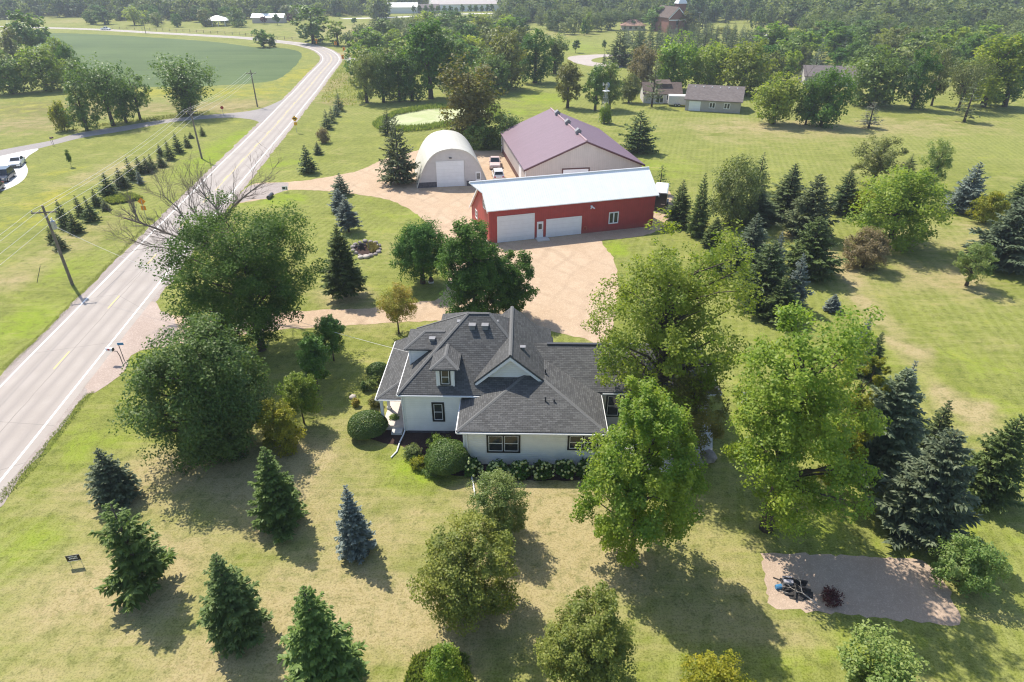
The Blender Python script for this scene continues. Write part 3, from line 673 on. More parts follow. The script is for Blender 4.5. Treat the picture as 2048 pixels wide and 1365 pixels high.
# left dormer
dm = HB(); dm.box(-7.72, -5.2, 40.72, 43.1, 3.9, 5.86); dorm2 = dm.build('dormer', M['siding'], house)
rf = HB(); ez, rz_ = 5.80, 6.50
rf.slab([[(-8.02,40.35,ez),(-5.6,40.35,ez),(-5.0,41.9,rz_),(-6.6,41.9,rz_)], [(-5.6,43.45,ez),(-8.02,43.45,ez),(-6.6,41.9,rz_),(-5.0,41.9,rz_)], [(-8.02,43.45,ez),(-8.02,40.35,ez),(-6.6,41.9,rz_)]], .12)
rf.build('dormer_roof', M['shingle'], dorm2)
cb = HB(); cb.box(-7.76, -7.62, 40.68, 40.82, 3.9, 5.72); cb.build('corner_board', M['white'], dorm2)
hwin(dorm2, 41.3, 42.5, 4.5, 5.5, -7.72, axis='x', panes=2)
# porch along the left side
po = HB(); po.slab([[(-9.95,38.0,2.98),(-7.9,38.0,2.98),(-7.9,39.9,3.72)], [(-9.95,46.4,2.98),(-9.95,38.0,2.98),(-7.9,39.9,3.72),(-7.9,46.4,3.72)]], .13)
porch_roof = po.build('porch_roof', M['shingle'], house)
fl = HB(); fl.box(-9.75, -7.91, 38.15, 46.5, 0.0, 0.42); fl.build('porch_floor', M['porch_floor'], house)
bm_ = HB(); bm_.box(-9.72, -9.56, 38.2, 46.3, 2.66, 2.85); bm_.box(-9.56, -7.91, 38.2, 38.36, 2.66, 2.85); bm_.build('porch_beam', M['white'], house)
for cy_ in (38.28, 40.3, 43.2, 46.2):
    pc = HB(); pc.box(-9.74, -9.54, cy_-.1, cy_+.1, .42, 2.66); pc.box(-9.78, -9.5, cy_-.14, cy_+.14, .42, .62); pc.box(-9.78, -9.5, cy_-.14, cy_+.14, 2.52, 2.66)
    pc.build('porch_post', M['white'], house)
gutter('gutter', [(p[0]-HO.x, p[1]-HO.y, p[2]) for p in ((-9.95,46.4,2.82),(-9.95,38.0,2.82),(-7.9,38.0,2.82))], house, h=.09)
rail = HB()
st = HB(); st.box(-9.0, -8.2, 37.55, 38.15, 0, .2); st.build('porch_step', M['concrete'], house)
# windows and doors
hwin(house, -5.72, -5.08, 1.28, 2.72, 37.8, trim=.14)
hwin(house, -1.55, .50, 1.32, 2.66, 34.3, panes=2, trim=.13)
hwin(house, 3.98, 5.85, 1.62, 2.70, 34.3, panes=2, trim=.13)
hwin(house, 7.1, 8.9, 1.0, 2.75, 38.95, panes=2, trim=.12)
hwin(house, 10.4, 12.2, 0.3, 2.6, 38.95, panes=2, trim=.12, meet=False)
hwin(house, 40.0, 41.0, 1.0, 2.5, -7.9, axis='x'); hwin(house, 44.5, 45.5, 1.0, 2.5, -7.9, axis='x')
dr = HB(); dr.box(-7.95, -7.9, 42.2, 43.2, .42, 2.5); dr.build('front_door', M['black'], house)
each(house, 'corner_board', 'white', [(-7.94, -7.80, 37.76, 37.90, .25, 3.64), (-3.29, -3.15, 34.26, 34.4, .12, 3.1), (5.95, 6.09, 34.26, 34.4, .12, 3.1)], HB)
# downspouts with splash extensions
ds = HB(); ds.tube([(-8.05,37.5,3.66),(-7.98,37.72,3.3),(-7.98,37.72,.35),(-8.05,37.3,.22),(-8.2,36.6,.12),(-8.25,35.6,.07),(-8.55,34.95,.06)], .055, 8); ds.build('downspout', M['white'], house)
ds = HB(); ds.tube([(-3.4,34.05,3.1),(-3.0,34.2,2.8),(-3.0,34.2,.35),(-2.75,33.4,.2),(-2.45,32.0,.07),(-2.3,31.25,.06)], .055, 8); ds.build('downspout', M['white'], house)
# cap shingles along hips and ridges
M['cap'] = plain('cap_shingle', (0.135, 0.135, 0.133), 0.9, var=.2, scale=12)
def cap(parent, *segs):
    for a, b_ in segs:
        a, b_ = Vector(a), Vector(b_); d = (b_-a).normalized(); sd_ = d.cross(Vector((0,0,1))).normalized()*.13; up = Vector((0,0,.035))
        mb = HB(); p = [a-sd_-up*.6, a+up, a+sd_-up*.6]; q = [b_-sd_-up*.6, b_+up, b_+sd_-up*.6]
        mb.face([p[0], p[1], q[1], q[0]][::-1]); mb.face([p[1], p[2], q[2], q[1]][::-1]); mb.face([p[0]-up*2, p[2]-up*2, q[2]-up*2, q[0]-up*2]); mb.build('cap_shingles', M['cap'], parent)
hr = 3.85 + MP*4.87
cap(main_roof, ((-8.2,37.37,3.85),(-3.33,42.24,hr)), ((3.1,37.37,3.85),(-1.77,42.24,hr)), ((-8.2,47.11,3.85),(-3.33,42.24,hr)), ((-3.33,42.24,hr),(-1.77,42.24,hr)))
cap(gable_roof, ((gx0,yA,gz),(gx0,yB,gz)))
cap(wing_roof, ((-3.65,33.9,3.3),(1.4,38.95,5.05)), ((6.45,33.9,3.3),(1.4,38.95,5.05)), ((1.4,38.95,5.05),(1.4,41.0,5.05)))
cap(east_roof, ((15.2,38.5,3.42),(13.0,42.06,5.38)), ((8.5,42.06,5.38),(13.0,42.06,5.38)))
cap(dormer, ((-5.76,37.6,5.82),(-4.745,38.7,6.30)), ((-3.73,37.6,5.82),(-4.745,38.7,6.30)), ((-4.745,38.7,6.30),(-4.745,40.4,6.30)))
cap(dorm2, ((-8.02,40.35,5.8),(-6.6,41.9,6.5)), ((-6.6,41.9,6.5),(-5.1,41.9,6.5)))
cap(porch_roof, ((-9.95,38.0,2.98),(-7.95,39.85,3.70)))
# roof vents, pipes
def roof_vent(x, y, parent=main_roof, mtl='dark_steel', s=.2, yaw=0):
    z = 3.85 + MP*min(y-37.37, x+8.2, 3.1-x, 47.11-y)
    mb = HB(); mb.box(x-s, x+s, y-s, y+s, z-.1, z+.22); mb.build('roof_vent', M[mtl], parent)
def vent_on(x, y, z, parent, s=.2):
    mb = HB(); mb.box(x-s, x+s, y-s*.8, y+s*.8, z-.25, z+.16); mb.box(x-s-.06, x+s+.06, y-s-.06, y+s+.02, z+.16, z+.20); mb.build('roof_vent', M['grey_vent'], parent)
M['grey_vent'] = plain('grey_vent', (0.22, 0.22, 0.23), 0.5)
vent_on(-3.0, 41.35, 7.15+.06, main_roof); vent_on(-2.05, 41.35, 7.15+.06, main_roof); vent_on(-3.95, 41.9, 7.2, main_roof, .16); vent_on(-1.3, 41.9, 7.2, main_roof, .16)
vent_on(-6.0, 41.15, 6.15, dorm2, .17); vent_on(.75, 40.1, 6.1, gable_roof, .14)
for x, y, z, hh in ((2.4, 38.9, 4.75, .35), (2.35, 36.3, 4.1, .4), (2.95, 36.25, 4.1, .25)):
    mb = HB(); mb.tube([(x, y, z-.25), (x, y, z+hh)], .055, 8); mb.tube([(x,y,z-.12),(x,y,z+.02)], .12, 8); mb.build('vent_pipe', M['dark_steel'], house)

# --- red barn with hay hood (local x along the front, y to the back)
barn = thing('red_barn', (-2.86, 76.05, 0), R(16.4), 'red ribbed steel barn with white metal roof and white garage doors', 'barn')
BL = 22.8
prof = [(0,0),(0,4.5),(3.3,6.94),(9.6,1.9),(9.6,0)]
mb = MB(); mb.prism([(y, z) for y, z in prof], 'x', 0.0, BL); mb.build('wall', M['red'], barn)
mb = MB(); e0, e1, rd = (-.32, 4.36), (9.95, 1.72), (3.3, 7.05)
mb.slab([[(-.3,e0[0],e0[1]),(BL+.35,e0[0],e0[1]),(BL+.35,rd[0],rd[1]),(-.3,rd[0],rd[1])], [(BL+.35,e1[0],e1[1]),(-.3,e1[0],e1[1]),(-.3,rd[0],rd[1]),(BL+.35,rd[0],rd[1])]], .1)
# hood
mb.slab([[(-.3,1.9,rd[1]-1.04),(-.3,rd[0],rd[1]),(-1.7,rd[0],rd[1]+.03)][::-1], [(-.3,4.9,rd[1]-1.28),(-.3,rd[0],rd[1]),(-1.7,rd[0],rd[1]+.03)]], .1)
barn_roof = mb.build('roof', M['white_metal_roof'], barn)
mb = MB(); mb.tube([(-1.6, rd[0], rd[1]+.03), (BL+.35, rd[0], rd[1]+.03)], .11, 6); mb.build('ridge_cap', M['white'], barn_roof)
for xa, xb in ((-.31, -.26), (BL+.30, BL+.36)):
    mb = MB(); mb.prism([(e0[0], e0[1]-.10), (rd[0], rd[1]-.10), (e1[0], e1[1]-.10), (e1[0], e1[1]-.30), (rd[0], rd[1]-.30), (e0[0], e0[1]-.30)], 'x', xa, xb); mb.build('rake_trim', M['white'], barn)
def garage_door(parent, x0, x1, z1, y, nm='garage_door', trim=.12, ax='y'):
    d = MB(); d.box(x0, x1, y-.03, y, .02, z1); o = d.build(nm, M['door_white'], parent)
    t = MB(); t.box(x0-trim, x0, y-.06, y, .02, z1+trim); t.box(x1, x1+trim, y-.06, y, .02, z1+trim); t.box(x0, x1, y-.06, y, z1, z1+trim); t.build('door_frame', M['white'], o)
    return o
garage_door(barn, 1.15, 5.85, 3.35, -.01); garage_door(barn, 7.65, 12.3, 2.35, -.01)
d = MB(); d.box(6.3, 7.15, -.05, -.01, .15, 2.25); ed = d.build('entry_door', M['white'], barn)
d = MB(); d.box(6.5, 6.95, -.065, -.05, 1.25, 1.95); d.build('pane', M['glass'], ed)
d = MB(); d.ball((7.05, -.1, 1.1), .05); d.build('door_knob', M['galv'], ed)
d = MB(); d.box(6.1, 7.7, -1.15, -.06, 0, .16); d.build('doorstep', M['concrete'], barn)
window(barn, 16.35, 17.55, 1.05, 2.45, -.01, trim=.1, fmat='white', panes=2, meet=False)
window(barn, 1.6, 2.7, 4.0, 5.2, -.01, trim=.09, fmat='white', panes=2, axis='x')
window(barn, 6.2, 7.2, 1.2, 2.2, -.01, trim=.09, fmat='white', axis='x')
d = MB(); d.box(13.55, 13.75, -.25, -.02, 3.55, 3.75); d.tube([(13.65,-.2,3.6),(13.45,-.42,3.45)], .09, 8); d.tube([(13.7,-.2,3.6),(14.0,-.42,3.4)], .09, 8); d.build('floodlight', M['white'], barn)
d = MB(); d.tube([(12.95+.22*math.cos(t*.5), -.1-.04*(t % 2), .75+.28*math.sin(t*.5)) for t in range(14)], .035, 6); tag(d.build('garden_hose', plain('orange_hose', (0.45, 0.16, 0.09), .6)), 'coiled orange hose hung on the red barn wall beside a door', 'hose')
hose = bpy.data.objects['garden_hose']; hose.location = barn.location; hose.rotation_euler = barn.rotation_euler
mb = MB(); mb.box(-.02, -.005, 0, 9.6, 0, .15); mb.build('base_trim', M['block'], barn)

# --- arched machine shed
qs = thing('arched_shed', (-15.15, 99.85, 0), R(9.5), 'arched cream steel shed with pointed roof and white overhead door', 'shed')
QW, QH, QL = 11.5, 6.05, 13.3
arc = []
for i in range(13):                               # pointed arch, left foot to apex
    t = i/12; ang = R(2) + t*R(58); arc.append((t, ang))
def gothic(W_, H_, n=14):
    L_ = []
    for i in range(n + 1):
        u = (i/n)**1.6; L_.append((W_/2*u, H_*(.9*(1-(1-u)**3.3) + .10*u)))
    return L_ + [(W_-x, z) for x, z in L_[-2::-1]]
ga = gothic(QW, QH)
mb = MB()
for (a, b_) in zip(ga[:-1], ga[1:]):
    mb.face([(a[0], -.25, a[1]), (b_[0], -.25, b_[1]), (b_[0], QL, b_[1]), (a[0], QL, a[1])])
gi = gothic(QW-.24, QH-.14)
gi = [(x+.12, z) for x, z in gi]
for (a, b_) in zip(gi[:-1], gi[1:]): mb.face([(a[0], -.25, a[1]), (a[0], QL, a[1]), (b_[0], QL, b_[1]), (b_[0], -.25, b_[1])])
for i in range(len(ga)-1):
    mb.face([(ga[i][0], -.25, ga[i][1]), (gi[i][0], -.25, gi[i][1]), (gi[i+1][0], -.25, gi[i+1][1]), (ga[i+1][0], -.25, ga[i+1][1])])
mb.build('roof', M['quonset_roof'], qs, uv=True)
for ya, yb in ((0, .15), (QL-.2, QL-.1)):
    mb = MB(); mb.prism([(x, z) for x, z in gi], 'y', ya, yb); mb.build('end_wall', M['grey_lap'], qs)
each(qs, 'block_base', 'block', [(.14, 3.2, -.05, 0, 0, .85), (7.96, 9.35, -.05, 0, 0, .8), (10.4, QW-.16, -.05, 0, 0, .75)])
garage_door(qs, 3.3, 7.55, 4.0, -.02, trim=.08)
d = MB(); d.box(9.45, 10.3, -.06, -.01, .05, 2.2); ed = d.build('entry_door', M['white'], qs)
d = MB(); d.box(9.62, 10.13, -.075, -.06, 1.05, 1.95); pn = d.build('pane', M['glass'], ed)
d = MB()
for i in (1, 2): d.box(9.62+.17*i-.015, 9.62+.17*i+.015, -.085, -.075, 1.05, 1.95); d.box(9.62, 10.13, -.0845, -.0755, 1.05+.3*i-.012, 1.05+.3*i+.012)
d.build('muntin', M['white'], ed)
d = MB(); d.box(5.35, 5.75, -.3, 0, 4.5, 4.62); d.build('wall_lamp', M['dark_steel'], qs)
d = MB(); d.box(7.75, 7.95, -.06, 0, .02, 4.1); d.build('door_track', M['grey_lap'], qs)

# --- burgundy-roofed pole barn
pb = thing('pole_barn', (1.9, 96.6, 0), R(8.9), 'large tan steel pole barn with burgundy metal roof', 'barn')
PW, PL, PE, PR = 19.0, 26.4, 3.95, 7.75
mb = MB(); mb.prism([(.3,0),(PW-.3,0),(PW-.3,PE-.05),(PW/2,PR-.12),(.3,PE-.05)], 'y', .4, PL-.4); mb.build('wall', M['tan_steel'], pb)
mb = MB(); mb.slab([[(-.1,0,PE-.15),(PW/2,0,PR),(PW/2,PL,PR),(-.1,PL,PE-.15)][::-1], [(PW/2,0,PR),(PW+.1,0,PE-.15),(PW+.1,PL,PE-.15),(PW/2,PL,PR)][::-1]], .1); pr = mb.build('roof', M['purple_roof'], pb)
mb = MB()
for sx in (-1, 1):
    a, e = (PW/2, PR-.1), (PW/2+sx*(PW/2+.1), PE-.25)
    mb.prism([(a[0],a[1]),(e[0],e[1]),(e[0],e[1]-.2),(a[0],a[1]-.2)], 'y', -.04, .03)
mb.build('rake_trim', M['maroon'], pb)
each(pb, 'wainscot', 'maroon', [(.27, .30, .5, PL-.5, 0, .9), (PW-.3, PW-.27, .5, PL-.5, 0, .9)])
mb = MB(); mb.tube([(PW/2,0,PR+.03),(PW/2,PL,PR+.03)], .16, 6); mb.build('ridge_cap', plain('faded_cap', (0.36,0.24,0.26),.45), pr)
for yy in (5.4, 12.6, 20.6):
    mb = MB(); mb.box(PW/2-.4, PW/2+.4, yy-.35, yy+.35, PR-.3, PR+.35); mb.prism([(PW/2-.55,PR+.35),(PW/2+.55,PR+.35),(PW/2,PR+.8)], 'y', yy-.5, yy+.5); mb.build('ridge_ventilator', M['grey_vent'], pr)
mb = MB(); mb.box(6.1, 10.1, .34, .4, 0, 3.45); o = mb.build('sliding_door', M['door_white'], pb)
mb = MB(); mb.box(5.9, 6.1, .32, .4, 0, 3.65); mb.box(10.1, 10.3, .32, .4, 0, 3.65); mb.box(6.1, 10.1, .32, .4, 3.45, 3.65); mb.build('door_frame', M['maroon'], o)
mb = MB(); mb.box(.6, 1.5, .35, .4, 0, 2.2); mb.build('entry_door', M['white'], pb)
mb = MB(); mb.box(.26, .3, 4.5, 6.8, .9, 3.0); mb.build('side_door', M['white'], pb)
mb = MB(); mb.tube([(.05,.05,3.7),(.2,.3,3.4),(.2,.3,.2),(-.3,-.1,.1)], .06, 6); mb.build('downspout', M['white'], pb)
mb = MB(); mb.tube([(.05,PL-.1,3.7),(.2,PL-.35,3.4),(.2,PL-.35,.2)], .06, 6); mb.build('downspout', M['white'], pb)

# --- generic small gabled building: local x along front, y back
def gabled(name, loc, rz, L_, D_, eave, ridge, wall, roof, label, cat, oh=.35):
    t = thing(name, loc, rz, label, cat)
    mb = MB(); mb.prism([(0,0),(0,eave),(D_/2,ridge-.1),(D_,eave),(D_,0)], 'x', 0, L_); mb.build('wall', M[wall], t)
    sl = (ridge-eave)/(D_/2); z0 = eave - sl*oh + .06
    mb = MB(); mb.slab([[(-oh,-oh,z0),(L_+oh,-oh,z0),(L_+oh,D_/2,ridge+.06),(-oh,D_/2,ridge+.06)], [(L_+oh,D_+oh,z0),(-oh,D_+oh,z0),(-oh,D_/2,ridge+.06),(L_+oh,D_/2,ridge+.06)]], .14); r = mb.build('roof', M[roof], t)
    return t, r
tg, tr_ = gabled('garage', (42.7, 164.9, 0), R(-18.6), 13.0, 10.4, 2.75, 5.35, 'tan_siding', 'shingle_tan', 'greige garage with taupe shingle roof and white door beyond the lawn', 'garage')
for i in range(6):
    mb = MB(); mb.ball((1.6+i*2.0, 4.4, 5.02), .16, 8, 5); mb.build('roof_vent', M['white'], tr_)
garage_door(tg, .95, 3.55, 2.2, -.01, trim=.08)
for x0 in (5.75, 9.2): window(tg, x0, x0+1.25, .95, 2.1, -.01, trim=.09, fmat='white', panes=2, meet=False)
window(tg, 3.2, 4.2, 1.0, 2.1, 13.0, trim=.08, fmat='white', axis='x', face=1)
c1, cr = gabled('cottage', (34.2, 174.5, 0), R(-4), 9.5, 8.5, 2.5, 4.6, 'grey_lap', 'shingle_brown', 'small grey cottage with brown roof behind the white trailer', 'house')
window(c1, 3.2, 5.0, .2, 2.1, -.01, trim=.1, fmat='white', panes=2, meet=False); window(c1, 5.8, 7.4, .9, 2.1, -.01, trim=.1, fmat='white', panes=2, meet=False)
mb = MB(); mb.prism([(2.2,2.9),(2.2,4.5),(5.5,5.1),(5.5,3.6)], 'x', 3.0, 7.0); mb.build('shed_dormer', M['shingle_brown'], c1)
h2, hr2 = gabled('ranch_house', (88, 205, 0), R(-12), 16, 10, 2.6, 5.0, 'grey_lap', 'shingle_tan', 'long low house with pinkish roof half hidden behind a bare tree', 'house')
h3, hr3 = gabled('wood_shed', (124, 184, 0), R(-6), 7, 4.5, 2.0, 3.2, 'brick', 'shingle_brown', 'low brown shed under the tall trees beyond the right lawn', 'shed')
# distant farmstead and church
def far_b(name, px, py, rz, L_, D_, e, r_, wall, roof, label, cat):
    g = G(px, py); return gabled(name, (g[0], g[1], 0), R(rz), L_, D_, e, r_, wall, roof, label, cat, .6)
far_b('white_stable', 774, 27.5, 4, 24, 14, 4.6, 7.4, 'white', 'white_metal_roof', 'long white stable with pale metal roof at the distant farm', 'barn')
far_b('riding_arena', 866, 24, 12, 62, 34, 5.5, 12.5, 'white', 'tan_steel', 'huge pale riding arena on the distant horse farm', 'barn')
far_b('farm_shed', 822, 26, 0, 22, 12, 3.4, 6.0, 'tan_steel', 'shingle_tan', 'low tan shed between the white stable and the riding arena', 'shed')
far_b('machine_shed', 505, 47, 3, 20, 9, 3.4, 5.4, 'tan_steel', 'white_metal_roof', 'white roofed machine shed in the fields past the road', 'shed')
far_b('hay_shelter', 588, 36, -10, 9, 8, 3, 5, 'white', 'white_metal_roof', 'small white shelter partly behind the big roadside tree', 'shed')
pv_ = G(438, 52)
pav = thing('pavilion', pv_, 0, 'open pavilion with white hip roof among far trees', 'pavilion')
mb = MB(); mb.slab([[(x+0, y, z) for x, y, z in P_] for P_ in hipped(-7, 7, -6, 6, 3.2, .42)], .2); mb.build('roof', M['white'], pav)
for sx in (-6, -2, 2, 6):
    for sy in (-5.2, 5.2):
        mb = MB(); mb.box(sx-.15, sx+.15, sy-.15, sy+.15, 0, 3.1); mb.build('post', M['white'], pav)
gz_ = G(1265, 60)
gaz = thing('hip_roof_house', gz_, R(-4), 'low house with orange tiled hip roof near the church', 'house')
mb = MB(); mb.box(-6.5, 6.5, -5, 5, 0, 2.5); mb.build('wall', M['tan_steel'], gaz)
mb = MB(); mb.slab(hipped(-7.2, 7.2, -5.7, 5.7, 2.5, .55), .2); mb.build('roof', M['terracotta'], gaz)
for i in range(4):
    mb = MB(); mb.box(-5.6+i*3.2, -4.2+i*3.2, -5.03, -5.0, .8, 2.0); mb.build('window', M['glass'], gaz)
cp = G(1352, 67)
ch = thing('church', cp, R(14), 'red brick church with white steeple rising above the trees', 'church')
mb = MB(); mb.prism([(-5,0),(5,0),(5,8),(0,12.6),(-5,8)], 'y', 0, 22); mb.box(3.8, 8.2, 8, 12.4, 0, 14.0); mb.build('wall', M['brick'], ch)
mb = MB(); mb.slab([[(-5.6,-.5,7.6),(0,-.5,12.8),(0,22.5,12.8),(-5.6,22.5,7.6)][::-1], [(0,-.5,12.8),(5.6,-.5,7.6),(5.6,22.5,7.6),(0,22.5,12.8)][::-1]], .3); mb.build('roof', M['shingle_brown'], ch)
mb = MB()
for sx in (-1, 1): mb.prism([(0,12.6),(sx*5.6,7.4),(sx*5.6,6.8),(0,12.0)], 'y', -.55, -.5)
mb.box(-5, 5, -.08, 0, 6.2, 6.7); mb.build('gable_trim', M['white'], ch)
def pyr(mb, c, r0, r1, z0, z1):
    q = lambda r, z: [(c[0]-r, c[1]-r, z), (c[0]+r, c[1]-r, z), (c[0]+r, c[1]+r, z), (c[0]-r, c[1]+r, z)]
    A, B = q(r0, z0), q(r1, z1); mb.face(A[::-1]); mb.face(B)
    for i in range(4): mb.face([A[i], A[(i+1) % 4], B[(i+1) % 4], B[i]])
mb = MB(); pyr(mb, (6, 10.2), 2.7, 2.6, 14.0, 14.5); pyr(mb, (6, 10.2), 2.6, 1.5, 14.502, 16.4); pyr(mb, (6, 10.2), 1.5, 1.45, 16.402, 21); mb.build('steeple', M['white'], ch)
mb = MB(); pyr(mb, (6, 10.2), 1.9, .03, 21.002, 31); mb.build('spire', M['white'], ch)
mb = MB(); mb.box(-.7, .7, -.04, 0, 3.0, 6.0); mb.build('window', M['glass'], ch)
mb = MB(); mb.box(-1.0, 1.0, -.05, 0, 0, 2.6); mb.build('door', M['wood'], ch)
# ------------------------------------------------------------------ trees: meshes
def quads_mesh(name, V, tint, material):
    """V (n,4,3) leaf quads, tint (n,) 0..1"""
    n = len(V); me = bpy.data.meshes.new(name)
    me.vertices.add(n*4); me.vertices.foreach_set('co', V.reshape(-1).astype(np.float32))
    me.loops.add(n*4); me.loops.foreach_set('vertex_index', np.arange(n*4, dtype=np.int32))
    me.polygons.add(n); me.polygons.foreach_set('loop_start', np.arange(0, n*4, 4, dtype=np.int32))
    a = me.attributes.new('tint', 'FLOAT', 'POINT'); a.data.foreach_set('value', np.repeat(np.clip(tint, 0, 1), 4).astype(np.float32))
    me.update(calc_edges=True); me.materials.append(material); return me
def unit(v): return v / np.maximum(1e-9, np.linalg.norm(v, axis=-1, keepdims=True))
def leaf_quads(g, C, N, size, aspect=0.62):
    """Leaf-shaped (kite) quads at C with normals N."""
    n = len(C); a = unit(np.cross(N, g.normal(size=(n, 3)))); b_ = np.cross(N, a)
    L = (size * g.uniform(.65, 1.35, n))[:, None]; Wd = L * aspect * .5
    fold = N * L * .12
    return np.stack([C - a*L*.5, C + b_*Wd + fold, C + a*L*.5, C - b_*Wd + fold], 1)
def tn(g, n):
    q = g.normal(size=(n, 3)); r = np.linalg.norm(q, axis=1, keepdims=True); return q * np.minimum(1.0, 1.75/np.maximum(r, 1e-6))
def crown_leaves(seed, H, W, cb, shape='round', lobes=42, n=16000, leaf=.22, lr=(.10, .17), fill=.8, sub=9, tint_bias=0.0, flat=.75, inner=.25, lump=.16):
    """Leaves of a broad crown: lobes of leaf clusters through the crown's volume. Returns V, tint, lobe centres."""
    g = np.random.default_rng(seed); zc = (1+cb)/2*H; hz = (1-cb)/2*H
    i = np.arange(lobes) + .5; ph = np.arccos(1 - 2*i/lobes); th = math.pi*(1+5**.5)*i + g.uniform(0, 6.28)
    D = np.stack([np.cos(th)*np.sin(ph), np.sin(th)*np.sin(ph), np.cos(ph)], 1) + g.normal(size=(lobes, 3))*.16
    D = unit(D)
    kx = g.normal(size=(5, 3))*1.6; kp = g.uniform(0, 6.28, 5)
    wob = 1 + lump*np.sin(D @ kx.T + kp).mean(1)*1.8
    rad = np.where(g.uniform(size=lobes) < inner, g.uniform(.15, .6, lobes), g.uniform(.74, .95, lobes)) * wob
    LR = g.uniform(lr[0], lr[1], lobes) * W * 1.32
    Cn = D * rad[:, None]; t = (Cn[:, 2]+1)/2
    prof = {'round': np.ones(lobes), 'vase': .42+.66*t**.8, 'oval': np.ones(lobes), 'cone': 1.12-.78*np.clip(t, 0, 1)**1.3, 'dome': 1.06-.35*np.clip(t, 0, 1)**3, 'egg': 1.10-.45*np.clip(t, 0, 1)**1.6}[shape]
    Cn = np.stack([Cn[:, 0]*W/2*prof, Cn[:, 1]*W/2*prof, zc + Cn[:, 2]*hz], 1)
    s_c = np.repeat(Cn, sub, 0) + tn(g, lobes*sub) * np.repeat(LR, sub)[:, None] * np.array([.62, .62, .62*flat])
    s_t = np.clip(np.repeat(g.uniform(0, 1, lobes), sub)*.55 + g.uniform(0, 1, lobes*sub)*.3, 0, 1)
    k = max(1, int(n / (lobes*sub)))
    P = np.repeat(s_c, k, 0); m_ = len(P)
    P = P + tn(g, m_) * np.repeat(np.repeat(LR, sub), k)[:, None] * .30 * np.array([1, 1, flat])
    out = unit(P - np.array([0, 0, zc - .25*hz]))
    N = unit(g.normal(size=(m_, 3))*.60 + out*.70 + np.array([0, 0, .60]))
    T = np.repeat(s_t, k) + g.normal(size=m_)*.16 + tint_bias
    rr = np.hypot(P[:, 0], P[:, 1]); q = np.percentile(rr, 98.8) if m_ > 100 else 1; sx = (W/2)/q; zt = np.percentile(P[:, 2], 99.8); zl = cb*H
    zlo = np.percentile(P[:, 2], .8); fz = lambda z: zl + (z - zlo)*(H*.985 - zl)/(zt - zlo)
    P[:, :2] *= sx; P[:, 2] = fz(P[:, 2]); Cn = np.stack([Cn[:, 0]*sx, Cn[:, 1]*sx, fz(Cn[:, 2])], 1)
    P[:, 2] = np.maximum(P[:, 2], .04)
    return leaf_quads(g, P, N, leaf), T, Cn
def shell_leaves(seed, H, W, n=16000, leaf=.085):
    g = np.random.default_rng(seed); D = unit(g.normal(size=(n, 3))); D[:, 2] = np.abs(D[:, 2])*1.0 - .12
    kx = g.normal(size=(6, 3))*3.0; kp = g.uniform(0, 6.28, 6); w_ = 1 + .05*np.sin(D @ kx.T + kp).sum(1)*.4
    r = (w_*(1 - np.abs(g.normal(size=n))*.07))[:, None]
    P = D*r*np.array([W/2, W/2, H*.62]) + np.array([0, 0, H*.38]); P[:, 2] = np.clip(P[:, 2], .03, None)
    low = P[:, 2] < H*.3; P[low, :2] *= (.80 + .2*(P[low, 2:3]/(H*.3)))
    N = unit(D + g.normal(size=(n, 3))*.5 + np.array([0, 0, .25])); T = g.uniform(0, 1, n)*.7 + .3*np.sin(P[:, 0]*5)*np.sin(P[:, 1]*5)
    return leaf_quads(g, P, N, leaf), T, D[:20]*np.array([W/2, W/2, H*.6])*.8 + np.array([0, 0, H*.38])
def trunk_mesh(name, seed, H, W, cb, Cn, r0, material, limbs=16, lean=0.0, fork=.35, top=.8):
    rg = random.Random(seed); mb = MB()
    tp = []
    for i in range(7):
        t = i/6; tp.append((math.sin(t*3+seed)*.018*H*t + lean*t*H, math.cos(t*2.3+seed)*.018*H*t, t*top*H - (.1 if i == 0 else 0)))
    mb.tube(tp, [r0*1.35, r0, r0*.86, r0*.7, r0*.52, r0*.34, r0*.12], 8)
    sel = list(range(len(Cn))); rg.shuffle(sel)
    for j in sel[:limbs]:
        c = Vector(Cn[j]); hz_ = min(c.z*.75, max(fork*H, c.z - math.hypot(c.x, c.y)*.8))
        hz_ = max(cb*H*.8 + .1*H, min(hz_, top*H*.92)); t = hz_/(top*H); f = t*6; i = min(5, int(f))
        s = Vector(tp[i]).lerp(Vector(tp[i+1]), f-i); L_ = (c-s).length
        m1 = s.lerp(c, .4) + Vector((rg.uniform(-.06, .06), rg.uniform(-.06, .06), .07))*L_; m2 = s.lerp(c, .75) + Vector((rg.uniform(-.06, .06), rg.uniform(-.06, .06), .05))*L_
        rr = max(.02, r0*(.50-.32*t)); mb.tube([s, m1, m2, c], [rr, rr*.7, rr*.42, rr*.15], 5, False)
    return mb.mesh(name, material, smooth=True, uv=False)
